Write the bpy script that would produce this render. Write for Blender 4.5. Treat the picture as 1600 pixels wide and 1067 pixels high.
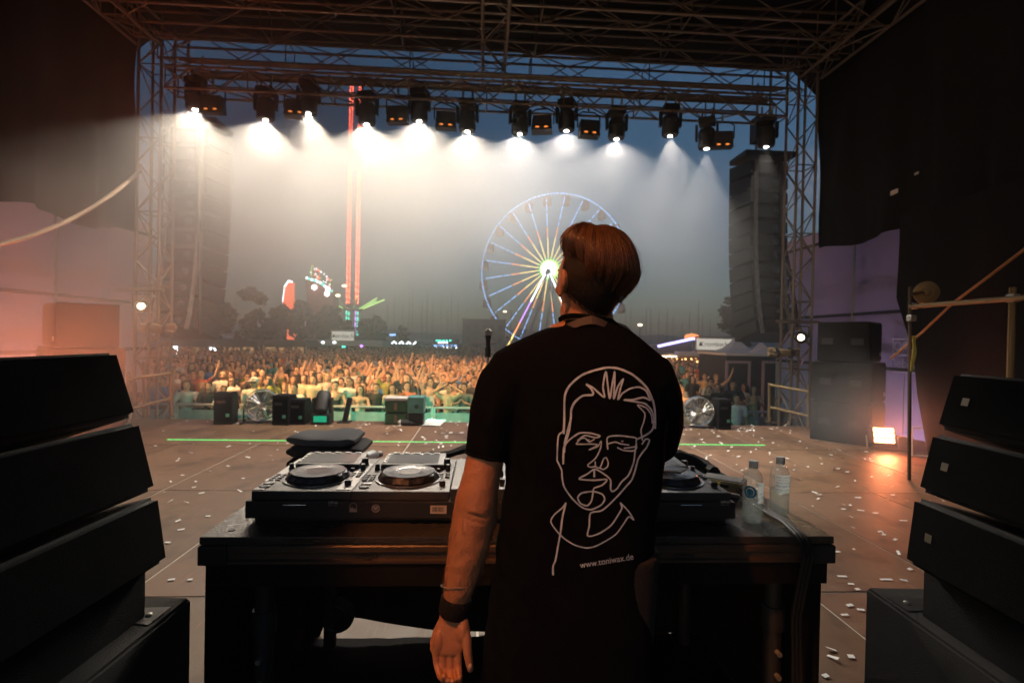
import bpy, bmesh, math, random
from mathutils import Matrix, Vector, noise
from mathutils.bvhtree import BVHTree

for _o in list(bpy.data.objects):
    bpy.data.objects.remove(_o, do_unlink=True)
SC = bpy.context.scene
COL = SC.collection
R = math.radians
rng = random.Random(7)

# ------------------------------------------------------------------ camera
EYE = Vector((0.0, 0.0, 1.52))
YAW, PITCH, ROLL, FPX = R(-3.2), R(-0.55), R(1.2), 800.0
CAMROT = Matrix.Rotation(YAW, 3, 'Z') @ Matrix.Rotation(R(90) + PITCH, 3, 'X') @ Matrix.Rotation(ROLL, 3, 'Z')
cam_data = bpy.data.cameras.new('camera')
cam_data.sensor_width = 36.0
cam_data.lens = 18.0
cam_data.clip_start = 0.05
cam_data.clip_end = 3000.0
cam = bpy.data.objects.new('camera', cam_data)
cam.matrix_world = Matrix.Translation(EYE) @ CAMROT.to_4x4()
COL.objects.link(cam)
SC.camera = cam
cam_data.dof.use_dof = True
cam_data.dof.focus_distance = 1.5
cam_data.dof.aperture_fstop = 4.0


def ray(u, v):
    return CAMROT @ Vector(((u - 800.0) / FPX, -(v - 533.5) / FPX, -1.0))


def at(u, v, Y):
    """point of the place seen at (u, v) of the photograph, standing in the plane y = Y"""
    d = ray(u, v)
    return EYE + d * ((Y - EYE.y) / d.y)


def onz(u, v, z):
    d = ray(u, v)
    return EYE + d * ((z - EYE.z) / d.z)


def ppm(Y):
    return FPX / Y


# ------------------------------------------------------------------ world, sun, exposure
world = bpy.data.worlds.new('World')
SC.world = world
world.use_nodes = True
wn = world.node_tree
for n in list(wn.nodes):
    wn.nodes.remove(n)
w_out = wn.nodes.new('ShaderNodeOutputWorld')
w_bg = wn.nodes.new('ShaderNodeBackground')
w_sky = wn.nodes.new('ShaderNodeTexSky')
w_sky.sky_type = 'NISHITA'
w_sky.sun_disc = False
SUN_EL, SUN_ROT = R(5.0), R(215)
w_sky.sun_elevation = SUN_EL
w_sky.sun_rotation = SUN_ROT
w_sky.air_density = 1.2
w_sky.dust_density = 1.2
w_sky.ozone_density = 4.0
w_hsv = wn.nodes.new('ShaderNodeHueSaturation')
w_hsv.inputs['Saturation'].default_value = 0.95
w_bg.inputs['Strength'].default_value = 0.115
wn.links.new(w_sky.outputs[0], w_hsv.inputs['Color'])
wn.links.new(w_hsv.outputs[0], w_bg.inputs['Color'])
wn.links.new(w_bg.outputs[0], w_out.inputs['Surface'])

sun_data = bpy.data.lights.new('sun', 'SUN')
sun_data.energy = 0.03
sun_data.angle = R(15)
sun_data.color = (1.0, 0.8, 0.65)
sun = bpy.data.objects.new('sun', sun_data)
sun.rotation_euler = (R(88), 0, R(180) - SUN_ROT)
sun.location = (0, 0, 40)
COL.objects.link(sun)

SC.view_settings.view_transform = 'Standard'
SC.view_settings.look = 'None'
SC.view_settings.exposure = 0.0
SC.view_settings.gamma = 1.0
SC.view_settings.use_curve_mapping = False
cy = SC.cycles
cy.use_denoising = True
cy.use_adaptive_sampling = True
cy.adaptive_threshold = 0.045
cy.adaptive_min_samples = 32
cy.max_bounces = 5
cy.diffuse_bounces = 1
cy.glossy_bounces = 2
cy.transmission_bounces = 6
cy.volume_bounces = 0
cy.transparent_max_bounces = 8
cy.volume_step_rate = 2.0
cy.use_light_tree = False
cy.volume_max_steps = 48
cy.sample_clamp_indirect = 4.0
cy.sample_clamp_direct = 0.0
cy.caustics_reflective = False
cy.caustics_refractive = False


# ------------------------------------------------------------------ materials
MATS = {}


def mat(name, col, rough=0.6, metal=0.0, var=0.18, scale=6.0, bump=0.15, bscale=60.0, spec=0.5, alpha=None, coat=0.0, objcol=False):
    """procedural surface: base colour broken up by noise, roughness wear and a fine bump"""
    if name in MATS:
        return MATS[name]
    m = bpy.data.materials.new(name)
    m.use_nodes = True
    nt = m.node_tree
    b = nt.nodes['Principled BSDF']
    tc = nt.nodes.new('ShaderNodeTexCoord')
    nz = nt.nodes.new('ShaderNodeTexNoise')
    nz.inputs['Scale'].default_value = scale
    nz.inputs['Detail'].default_value = 6.0
    nt.links.new(tc.outputs['Object'], nz.inputs['Vector'])
    mr = nt.nodes.new('ShaderNodeMapRange')
    mr.inputs['From Min'].default_value = 0.25
    mr.inputs['From Max'].default_value = 0.75
    mr.inputs['To Min'].default_value = 1.0 - var
    mr.inputs['To Max'].default_value = 1.0 + var
    nt.links.new(nz.outputs['Fac'], mr.inputs['Value'])
    vm = nt.nodes.new('ShaderNodeVectorMath')
    vm.operation = 'SCALE'
    if objcol:
        oi = nt.nodes.new('ShaderNodeObjectInfo')
        nt.links.new(oi.outputs['Color'], vm.inputs[0])
    else:
        vm.inputs[0].default_value = col[:3]
    nt.links.new(mr.outputs[0], vm.inputs['Scale'])
    nt.links.new(vm.outputs[0], b.inputs['Base Color'])
    mr2 = nt.nodes.new('ShaderNodeMapRange')
    mr2.inputs['To Min'].default_value = max(0.02, rough - 0.12)
    mr2.inputs['To Max'].default_value = min(1.0, rough + 0.12)
    nt.links.new(nz.outputs['Fac'], mr2.inputs['Value'])
    nt.links.new(mr2.outputs[0], b.inputs['Roughness'])
    b.inputs['Metallic'].default_value = metal
    b.inputs['Specular IOR Level'].default_value = spec
    b.inputs['Coat Weight'].default_value = coat
    if bump > 0:
        n2 = nt.nodes.new('ShaderNodeTexNoise')
        n2.inputs['Scale'].default_value = bscale
        n2.inputs['Detail'].default_value = 3.0
        nt.links.new(tc.outputs['Object'], n2.inputs['Vector'])
        bp = nt.nodes.new('ShaderNodeBump')
        bp.inputs['Strength'].default_value = bump
        bp.inputs['Distance'].default_value = 0.01
        nt.links.new(n2.outputs['Fac'], bp.inputs['Height'])
        nt.links.new(bp.outputs[0], b.inputs['Normal'])
    MATS[name] = m
    return m


def emat(name, col, strength, base=(0.02, 0.02, 0.02)):
    if name in MATS:
        return MATS[name]
    m = bpy.data.materials.new(name)
    m.use_nodes = True
    b = m.node_tree.nodes['Principled BSDF']
    b.inputs['Base Color'].default_value = (*base, 1)
    b.inputs['Emission Color'].default_value = (*col, 1)
    b.inputs['Emission Strength'].default_value = strength
    m.cycles.emission_sampling = 'NONE' if strength < 8 else 'FRONT'
    MATS[name] = m
    return m


ORD = ['first', 'second', 'third', 'fourth', 'fifth', 'sixth', 'seventh', 'eighth', 'ninth', 'tenth', 'eleventh', 'twelfth', 'thirteenth', 'fourteenth', 'fifteenth', 'sixteenth', 'seventeenth', 'eighteenth', 'nineteenth', 'twentieth',
       'twenty-first', 'twenty-second', 'twenty-third', 'twenty-fourth', 'twenty-fifth', 'twenty-sixth', 'twenty-seventh', 'twenty-eighth', 'twenty-ninth', 'thirtieth']
# ------------------------------------------------------------------ mesh helpers
class MB:
    """collects shapes into one mesh"""

    def __init__(self):
        self.v, self.f = [], []

    def add(self, vs, fs, M=None):
        o = len(self.v)
        self.v += [tuple(M @ Vector(p)) if M is not None else tuple(p) for p in vs]
        self.f += [tuple(i + o for i in f) for f in fs]
        return self

    def box(self, c, s, M=None, bevel=0.0):
        cx, cy_, cz = c
        hx, hy, hz = s[0] / 2, s[1] / 2, s[2] / 2
        if bevel <= 0:
            vs = [(cx + a * hx, cy_ + b * hy, cz + d * hz) for a in (-1, 1) for b in (-1, 1) for d in (-1, 1)]
            return self.add(vs, [(0, 1, 3, 2), (4, 6, 7, 5), (0, 4, 5, 1), (2, 3, 7, 6), (0, 2, 6, 4), (1, 5, 7, 3)], M)
        bm = bmesh.new()
        bmesh.ops.create_cube(bm, size=1.0)
        for v in bm.verts:
            v.co = Vector((cx + v.co.x * s[0], cy_ + v.co.y * s[1], cz + v.co.z * s[2]))
        bmesh.ops.bevel(bm, geom=bm.edges[:] + bm.verts[:], offset=bevel, segments=2, profile=0.6, affect='EDGES')
        bm.verts.index_update()
        self.add([tuple(v.co) for v in bm.verts], [tuple(v.index for v in f.verts) for f in bm.faces], M)
        bm.free()
        return self

    def tube(self, pts, r, n=8, cap=True):
        pts = [Vector(p) for p in pts]
        k = len(pts)
        rs = r if isinstance(r, (list, tuple)) else [r] * k
        t0 = (pts[1] - pts[0]).normalized()
        up = Vector((0, 0, 1)) if abs(t0.z) < 0.9 else Vector((1, 0, 0))
        side = t0.cross(up).normalized()
        vs, fs = [], []
        for i, p in enumerate(pts):
            t = (pts[min(i + 1, k - 1)] - pts[max(i - 1, 0)])
            t = t.normalized() if t.length > 1e-9 else t0
            side = (side - t * side.dot(t))
            side = side.normalized() if side.length > 1e-6 else t.orthogonal().normalized()
            b = t.cross(side)
            for j in range(n):
                a = 2 * math.pi * j / n
                vs.append(p + (side * math.cos(a) + b * math.sin(a)) * rs[i])
        for i in range(k - 1):
            for j in range(n):
                j2 = (j + 1) % n
                fs.append((i * n + j, i * n + j2, (i + 1) * n + j2, (i + 1) * n + j))
        if cap:
            fs.append(tuple(range(n - 1, -1, -1)))
            fs.append(tuple((k - 1) * n + j for j in range(n)))
        return self.add(vs, fs)

    def lathe(self, prof, n=20, M=None, cap=True):
        vs, fs = [], []
        for (r, z) in prof:
            for j in range(n):
                a = 2 * math.pi * j / n
                vs.append((r * math.cos(a), r * math.sin(a), z))
        for i in range(len(prof) - 1):
            for j in range(n):
                j2 = (j + 1) % n
                fs.append((i * n + j, i * n + j2, (i + 1) * n + j2, (i + 1) * n + j))
        if cap:
            fs.append(tuple(range(n - 1, -1, -1)))
            fs.append(tuple((len(prof) - 1) * n + j for j in range(n)))
        return self.add(vs, fs, M)

    def loft(self, secs, cap=True):
        n = len(secs[0])
        vs = [p for s in secs for p in s]
        fs = []
        for i in range(len(secs) - 1):
            for j in range(n):
                j2 = (j + 1) % n
                fs.append((i * n + j, i * n + j2, (i + 1) * n + j2, (i + 1) * n + j))
        if cap:
            fs.append(tuple(range(n - 1, -1, -1)))
            fs.append(tuple((len(secs) - 1) * n + j for j in range(n)))
        return self.add(vs, fs)

    def prism(self, poly, depth, M=None):
        """polygon in local xz extruded along +y"""
        n = len(poly)
        vs = [(x, 0, z) for x, z in poly] + [(x, depth, z) for x, z in poly]
        fs = [tuple(range(n)), tuple(range(2 * n - 1, n - 1, -1))]
        for i in range(n):
            j = (i + 1) % n
            fs.append((i, i + n, j + n, j))
        return self.add(vs, fs, M)

    def mesh(self, name='mesh', smooth=False):
        me = bpy.data.meshes.new(name)
        me.from_pydata(self.v, [], self.f)
        bm = bmesh.new()
        bm.from_mesh(me)
        bmesh.ops.recalc_face_normals(bm, faces=bm.faces)
        bm.to_mesh(me)
        bm.free()
        if smooth:
            me.polygons.foreach_set('use_smooth', [True] * len(me.polygons))
            try:
                me.set_sharp_from_angle(angle=R(40))
            except Exception:
                pass
        return me

    def build(self, name, m, parent=None, smooth=False, **k):
        return obj(name, self.mesh(name, smooth), m, parent, **k)


def world_of(o):
    M = o.matrix_basis.copy()
    if o.parent:
        M = world_of(o.parent) @ o.matrix_parent_inverse @ M
    return M


def obj(name, me, m=None, parent=None, M=None, keep=True):
    if m is not None and not len(me.materials):
        me.materials.append(m)
    o = bpy.data.objects.new(name, me)
    if M is not None:
        o.matrix_basis = M
    COL.objects.link(o)
    if parent is not None:
        o.parent = parent
        if keep:
            o.matrix_parent_inverse = world_of(parent).inverted()
    return o


def thing(name, label, cat, loc=(0, 0, 0), rz=0.0, group=None):
    o = bpy.data.objects.new(name, None)
    o.empty_display_size = 0.1
    o.location = loc
    o.rotation_euler = (0, 0, rz)
    COL.objects.link(o)
    return tag(o, label, cat, group)


def tag(o, label=None, cat=None, group=None, kind=None):
    if label:
        o['label'] = label
    if cat:
        o['category'] = cat
    if group:
        o['group'] = group
    if kind:
        o['kind'] = kind
    return o


KIDS = {}


def dup(root, M=None, label=None):
    def cp(o, par):
        c = o.copy()
        COL.objects.link(c)
        c.parent = par
        for ch in o.children:
            cp(ch, c)
        return c
    r = cp(root, None)
    if M is not None:
        r.matrix_basis = M
    if label:
        r['label'] = label
    return r


_UC = {}


def unit_cyl(m, n=8):
    k = (m.name, n)
    if k not in _UC:
        b = MB()
        b.lathe([(1, 0), (1, 1)], n)
        me = b.mesh('rod_' + m.name, True)
        me.materials.append(m)
        _UC[k] = me
    return _UC[k]


def rod(name, a, b, r, m, parent=None, n=8):
    a, b = Vector(a), Vector(b)
    d = b - a
    q = Vector((0, 0, 1)).rotation_difference(d)
    M = Matrix.LocRotScale(a, q, Vector((r, r, d.length)))
    return obj(name, unit_cyl(m, n), None, parent, M)


_UB = {}


def boxp(name, c, s, m, parent=None, rot=None):
    """a plain shared box scaled to size, for slats, panels and the like"""
    if m.name not in _UB:
        me = MB().box((0, 0, 0), (1, 1, 1)).mesh('slab_' + m.name)
        me.materials.append(m)
        _UB[m.name] = me
    q = rot if rot is not None else Matrix.Identity(3).to_quaternion()
    return obj(name, _UB[m.name], None, parent, Matrix.LocRotScale(Vector(c), q, Vector(s)))


def frame_of(x, y):
    """rotation whose columns are x, y and their cross product"""
    x = x.normalized()
    y = (y - x * y.dot(x)).normalized()
    z = x.cross(y)
    return Matrix((x, y, z)).transposed()


def text_mesh(body, size, depth=0.0, align='CENTER'):
    c = bpy.data.curves.new('lettering', 'FONT')
    c.body = body
    c.size = size
    c.align_x = align
    c.align_y = 'CENTER'
    c.extrude = depth
    c.resolution_u = 3
    o = bpy.data.objects.new('lettering', c)
    COL.objects.link(o)
    dg = bpy.context.evaluated_depsgraph_get()
    me = bpy.data.meshes.new_from_object(o.evaluated_get(dg))
    bpy.data.objects.remove(o, do_unlink=True)
    bpy.data.curves.remove(c)
    return me


def lettering(body, size, pos, xdir, ydir, m, parent, depth=0.0005, name='lettering'):
    me = text_mesh(body, size, depth)
    me.materials.clear()
    me.materials.append(m)
    return obj(name, me, None, parent, Matrix.Translation(pos) @ frame_of(xdir, ydir).to_4x4())


def spot(name, loc, target, power, col, angle, blend=0.4, radius=0.05, parent=None):
    l = bpy.data.lights.new(name, 'SPOT')
    l.energy = power
    l.color = col
    l.spot_size = R(angle)
    l.spot_blend = blend
    l.shadow_soft_size = radius
    o = bpy.data.objects.new(name, l)
    d = Vector(target) - Vector(loc)
    o.matrix_basis = Matrix.Translation(Vector(loc)) @ d.to_track_quat('-Z', 'Y').to_matrix().to_4x4()
    COL.objects.link(o)
    if parent is not None:
        o.parent = parent
        o.matrix_parent_inverse = world_of(parent).inverted()
    return o


def vcol(m_name, density, col, aniso=0.0):
    m = bpy.data.materials.new(m_name)
    m.use_nodes = True
    nt = m.node_tree
    for n in list(nt.nodes):
        nt.nodes.remove(n)
    out = nt.nodes.new('ShaderNodeOutputMaterial')
    pv = nt.nodes.new('ShaderNodeVolumePrincipled')
    pv.inputs['Color'].default_value = (*col, 1)
    pv.inputs['Density'].default_value = density
    pv.inputs['Anisotropy'].default_value = aniso
    nt.links.new(pv.outputs[0], out.inputs['Volume'])
    return m, nt, pv

# ------------------------------------------------------------------ shared surfaces
M_black = mat('black_paint', (0.018, 0.018, 0.02), 0.55, var=0.3, bump=0.1)
M_fabric = mat('black_molton', (0.007, 0.0065, 0.007), 0.95, var=0.35, scale=3, bump=0.4, bscale=300, spec=0.2)
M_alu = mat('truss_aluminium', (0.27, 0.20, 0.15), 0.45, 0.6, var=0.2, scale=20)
M_steel = mat('zinc_steel', (0.42, 0.4, 0.36), 0.45, 0.7, var=0.25, scale=12)
M_cab = mat('speaker_coating', (0.006, 0.006, 0.0065), 0.6, var=0.3, bump=0.6, bscale=500, spec=.2)
M_grille = mat('speaker_grille', (0.0025, 0.0025, 0.003), 0.8, 0.0, var=0.2, bump=0.5, bscale=700, spec=.06)
M_white = mat('white_paint', (0.75, 0.75, 0.73), 0.5, var=0.08)
M_rubber = mat('black_rubber', (0.01, 0.01, 0.01), 0.5, var=0.2)
M_paper = mat('confetti_paper', (0.85, 0.85, 0.83), 0.8, var=0.06, bump=0)

GROUND_Z = -1.5
FRONT = 9.0           # front edge of the stage deck


# ------------------------------------------------------------------ ground and deck
def asphalt():
    m = mat('asphalt', (0.05, 0.047, 0.045), 0.85, var=0.4, scale=0.7, bump=0.5, bscale=25)
    return m


g = MB()
g.add([(-258, -65, GROUND_Z), (258, -65, GROUND_Z), (258, 355, GROUND_Z), (-258, 355, GROUND_Z)], [(0, 1, 2, 3)])
tag(g.build('ground', asphalt()), kind='structure')

DX0, DX1 = -6.0, 7.0
fl = MB().box(((DX0 + DX1) / 2, (FRONT - 3) / 2, -0.053), (DX1 - DX0, FRONT + 3, 0.10))
M_deckframe = mat('deck_frame', (0.55, 0.5, 0.43), 0.6, 0.2, var=0.25)
floor = fl.build('floor', M_deckframe)
tag(floor, kind='structure')
legs = MB()


def deck_material():
    m = bpy.data.materials.new('deck_plywood')
    m.use_nodes = True
    nt = m.node_tree
    b = nt.nodes['Principled BSDF']
    tc = nt.nodes.new('ShaderNodeTexCoord')
    oi = nt.nodes.new('ShaderNodeObjectInfo')
    add = nt.nodes.new('ShaderNodeVectorMath')
    nt.links.new(tc.outputs['Object'], add.inputs[0])
    nt.links.new(oi.outputs['Random'], add.inputs[1])
    ns = []
    for sc_, det in ((1.3, 4), (9.0, 6), (70.0, 3)):
        n = nt.nodes.new('ShaderNodeTexNoise')
        n.inputs['Scale'].default_value = sc_
        n.inputs['Detail'].default_value = det
        nt.links.new(add.outputs[0], n.inputs['Vector'])
        ns.append(n)
    ramp = nt.nodes.new('ShaderNodeValToRGB')
    ramp.color_ramp.elements[0].position = 0.3
    ramp.color_ramp.elements[0].color = (0.085, 0.045, 0.025, 1)
    ramp.color_ramp.elements[1].position = 0.72
    ramp.color_ramp.elements[1].color = (0.19, 0.108, 0.06, 1)
    mx = nt.nodes.new('ShaderNodeMix')
    mx.inputs['Factor'].default_value = 0.45
    nt.links.new(ns[0].outputs['Fac'], mx.inputs['A'])
    nt.links.new(ns[1].outputs['Fac'], mx.inputs['B'])
    nt.links.new(mx.outputs['Result'], ramp.inputs['Fac'])
    mp_ = nt.nodes.new('ShaderNodeMapping')
    mp_.inputs['Scale'].default_value = (90.0, 3.0, 1.0)
    mp_.inputs['Rotation'].default_value = (0, 0, .5)
    nt.links.new(add.outputs[0], mp_.inputs['Vector'])
    sn = nt.nodes.new('ShaderNodeTexNoise')
    sn.inputs['Scale'].default_value = 1.0
    sn.inputs['Detail'].default_value = 3
    nt.links.new(mp_.outputs[0], sn.inputs['Vector'])
    sr = nt.nodes.new('ShaderNodeMapRange')
    sr.inputs['From Min'].default_value = .62
    sr.inputs['From Max'].default_value = .72
    sr.inputs['To Min'].default_value = 1.0
    sr.inputs['To Max'].default_value = 1.55
    nt.links.new(sn.outputs['Fac'], sr.inputs['Value'])
    st = nt.nodes.new('ShaderNodeMapRange')
    st.inputs['From Min'].default_value = .34
    st.inputs['From Max'].default_value = .44
    st.inputs['To Min'].default_value = .62
    st.inputs['To Max'].default_value = 1.0
    n4 = nt.nodes.new('ShaderNodeTexNoise')
    n4.inputs['Scale'].default_value = 3.2
    n4.inputs['Detail'].default_value = 7
    nt.links.new(add.outputs[0], n4.inputs['Vector'])
    nt.links.new(n4.outputs['Fac'], st.inputs['Value'])
    sm_ = nt.nodes.new('ShaderNodeMath')
    sm_.operation = 'MULTIPLY'
    nt.links.new(sr.outputs[0], sm_.inputs[0])
    nt.links.new(st.outputs[0], sm_.inputs[1])
    sv = nt.nodes.new('ShaderNodeVectorMath')
    sv.operation = 'SCALE'
    nt.links.new(ramp.outputs['Color'], sv.inputs[0])
    nt.links.new(sm_.outputs[0], sv.inputs['Scale'])
    sc2 = nt.nodes.new('ShaderNodeVectorMath')
    sc2.operation = 'MULTIPLY'
    nt.links.new(sv.outputs[0], sc2.inputs[0])
    nt.links.new(oi.outputs['Color'], sc2.inputs[1])
    nt.links.new(sc2.outputs[0], b.inputs['Base Color'])
    mr = nt.nodes.new('ShaderNodeMapRange')
    mr.inputs['To Min'].default_value = 0.38
    mr.inputs['To Max'].default_value = 0.7
    nt.links.new(ns[1].outputs['Fac'], mr.inputs['Value'])
    nt.links.new(mr.outputs[0], b.inputs['Roughness'])
    bp = nt.nodes.new('ShaderNodeBump')
    bp.inputs['Strength'].default_value = 0.25
    bp.inputs['Distance'].default_value = 0.004
    nt.links.new(ns[2].outputs['Fac'], bp.inputs['Height'])
    nt.links.new(bp.outputs[0], b.inputs['Normal'])
    return m


M_deck = deck_material()
panel_me = MB().box((0, 0, 0), (0.986, 1.986, 0.018)).mesh('deck_panel')
panel_me.materials.append(M_deck)
for ix in range(13):
    for iy in range(6):
        x, y = DX0 + 0.5 + ix, -2 + 2 * iy
        if y - 1 < -3:
            continue
        o = obj('deck_panel', panel_me, None, floor, Matrix.Translation((x, y, -0.009 + rng.uniform(0, 0.003))))
        k = rng.uniform(0.8, 1.15)
        o.color = (k * rng.uniform(0.96, 1.06), k, k * rng.uniform(0.92, 1.08), 1)
# fascia below the deck towards the audience
sk = MB().box(((DX0 + DX1) / 2, FRONT - 0.05, -0.8), (DX1 - DX0, 0.02, 1.38))
tag(sk.build('stage_fascia', M_fabric), 'black cloth fascia hanging below the front edge of the stage', 'stage skirt')


# ------------------------------------------------------------------ trusses
def truss(name, label, a, b, size, group=None, up=Vector((0, 0, 1)), step=None, m=None, r=0.025, br=0.012):
    a, b = Vector(a), Vector(b)
    m = m or M_alu
    root = thing(name, label, 'truss', a, 0, group)
    d = (b - a)
    L = d.length
    d.normalize()
    s = d.cross(up).normalized()
    u = s.cross(d).normalized()
    h = size / 2
    cor = [(-h, -h), (h, -h), (h, h), (-h, h)]
    for (p, q) in cor:
        o_ = s * p + u * q
        rod('chord', a + o_, b + o_, r, m, root)
    n = max(2, round(L / (step or size)))
    for k in range(4):
        p0 = s * cor[k][0] + u * cor[k][1]
        p1 = s * cor[(k + 1) % 4][0] + u * cor[(k + 1) % 4][1]
        for i in range(n):
            t0, t1 = L * i / n, L * (i + 1) / n
            f, t = (p0, p1) if (i + k) % 2 else (p1, p0)
            rod('brace', a + d * t0 + f, a + d * t1 + t, br, m, root, 6)
        for i in range(0, n + 1, 3):
            tt = L * min(i, n) / n
            rod('brace', a + d * tt + p0, a + d * tt + p1, br, m, root, 6)
    return root


TZ = 6.46
TL = at(238, 640, 9.35)
TR = at(1240, 650, 9.35)
TLX, TRX = TL.x, TR.x
truss('truss_tower', 'aluminium truss tower at the left front stage corner beside the smoke', (TLX, 9.35, GROUND_Z), (TLX, 9.35, 6.9), 0.38, 'front corner towers', Vector((0, 1, 0)), 0.42)
truss('truss_tower', 'aluminium truss tower at the right front stage corner beside the hanging speakers', (TRX, 9.35, GROUND_Z), (TRX, 9.35, 6.9), 0.36, 'front corner towers', Vector((0, 1, 0)), 0.42)
for nm_, (y0, zz) in (('nearest roof truss crossing the dark stage ceiling from side to side', (5.9, TZ + .3)), ('upper roof truss crossing just above the lower main truss', (7.88, TZ + .22)),
                      ('main roof truss of orange lit tubes across the stage top', (8.83, TZ + .22)), ('front edge roof truss above the row of stage lights', (9.9, TZ + .2))):
    truss('roof_truss', nm_, (TLX - .2, y0, zz), (TRX + .2, y0, zz), 0.44, 'roof trusses', step=0.75)
cx_ = at(772, 100, 8.8).x
truss('roof_truss', 'centre roof truss running from front to back over the stage', (cx_, 3.0, TZ + .1), (cx_, 10.1, TZ + .1), 0.4, 'roof trusses', step=0.8)
truss('roof_truss', 'left edge roof truss running back from the left tower', (TLX, 1.0, TZ + .1), (TLX, 9.1, TZ + .1), 0.4, 'roof trusses', step=0.8)
truss('roof_truss', 'right edge roof truss running back from the right tower', (TRX, 1.0, TZ + .1), (TRX, 9.1, TZ + .1), 0.4, 'roof trusses', step=0.8)
LTY = 8.5
la, lb = at(268, 148, LTY), at(1222, 150, LTY)
ltz = at(775, 152, LTY).z
truss('lighting_truss', 'lighting truss carrying the row of glowing stage lights', (la.x, LTY, ltz), (lb.x, LTY, ltz), 0.34, None, step=0.42, r=0.022)
# pipes of the roof grid near the front
roofbars = thing('roof_purlins', 'row of thin roof tubes side by side above the light truss', 'tubes', (0, 9.2, 6.3))
for k in range(7):
    y = 9.15 + 0.17 * k
    rod('purlin', (TLX + .4, y, 6.18 + 0.05 * (k % 3)), (TRX - .4, y, 6.18 + 0.05 * (k % 3)), 0.02, M_alu, roofbars)

# roof canopy: a black sheet that sags between the trusses
rf = MB()
NX, NY = 28, 26
for j in range(NY + 1):
    for i in range(NX + 1):
        x = -8.2 + 15.6 * i / NX
        y = -2.5 + 12.8 * j / NY
        rf.v.append((x, y, 7.15 + 0.09 * math.cos((y + 2.5) * 3.0) + 0.05 * noise.noise((x, y, 0)) - 0.02 * abs(x) - (0.5 if abs(x) > 6.6 else 0)))
for j in range(NY):
    for i in range(NX):
        a = j * (NX + 1) + i
        rf.f.append((a, a + 1, a + NX + 2, a + NX + 1))
roof = rf.build('stage_roof', M_fabric, smooth=True)
tag(roof, 'black fabric canopy roof over the stage', 'roof')


def cloth(name, label, cat, p00, p10, z0f, z1, m, nx=60, nz=14, amp=0.06, freq=3.0, thick=0.004):
    """a hanging cloth between two ground points, bottom height from a function of 0..1, folds as real geometry"""
    p00, p10 = Vector(p00), Vector(p10)
    d = p10 - p00
    nrm = Vector((-d.y, d.x, 0)).normalized()
    b = MB()
    for side in (0, 1):
        for j in range(nz + 1):
            for i in range(nx + 1):
                t = i / nx
                zb = z0f(t)
                zt = z1(t) if callable(z1) else z1
                z = zb + (zt - zb) * j / nz
                w = amp * (math.sin(t * d.length * freq * 2) * 0.5 + noise.noise((t * d.length * freq, z * 0.6, 3.1))) * (1.15 - 0.55 * j / nz)
                p = p00 + d * t + nrm * (w + side * thick)
                b.v.append((p.x, p.y, z))
    off = (nx + 1) * (nz + 1)
    for j in range(nz):
        for i in range(nx):
            a = j * (nx + 1) + i
            b.f.append((a, a + 1, a + nx + 2, a + nx + 1))
            b.f.append((off + a, off + a + nx + 1, off + a + nx + 2, off + a + 1))
    for i in range(nx):
        b.f.append((i, off + i, off + i + 1, i + 1))
        t_ = nz * (nx + 1) + i
        b.f.append((t_, t_ + 1, off + t_ + 1, off + t_))
    for j in range(nz):
        a = j * (nx + 1)
        b.f.append((a, a + nx + 1, off + a + nx + 1, off + a))
        a += nx
        b.f.append((a, off + a, off + a + nx + 1, a + nx + 1))
    o = b.build(name, m, smooth=True)
    return tag(o, label, cat)


WL, WR = TLX - 0.33, TRX + 0.30
cloth('side_tarp', 'black tarpaulin side wall above the gap at the left of the stage', 'tarpaulin', (WL, -2, 0), (WL, 9.3, 0), lambda t: 3.15 + 0.07 * math.sin(t * 40) - 0.25 * (1 - t), 7.3, M_fabric, amp=0.11, nx=110)
cloth('side_tarp', 'black tarpaulin side wall above the gap at the right of the stage', 'tarpaulin', (WR, -2, 0), (WR, 9.3, 0), lambda t: 3.0 + 0.05 * math.sin(t * 33) + 0.25 * t, 7.3, M_fabric, amp=0.11, nx=110)


def ragged(t):
    return 0.0 if t < 0.93 else 0.0 + (t - 0.93) / 0.07 * 2.4 + 0.2 * math.sin(t * 300)


cloth('side_curtain', 'black side curtain hanging to the deck behind the scaffold at right', 'curtain', (WR - .18, -2, 0), (WR - .18, 7.15, 0), ragged, 3.4, M_fabric, amp=0.07)
cloth('side_curtain', 'bunched black curtain hanging high at the left edge of the photo', 'curtain', (WL + .2, 4.0, 0), (WL + .2, 6.55, 0), lambda t: 2.25 + 0.35 * math.sin(t * 9) - .5 * t * t, 4.4, M_fabric, amp=0.12)

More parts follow.
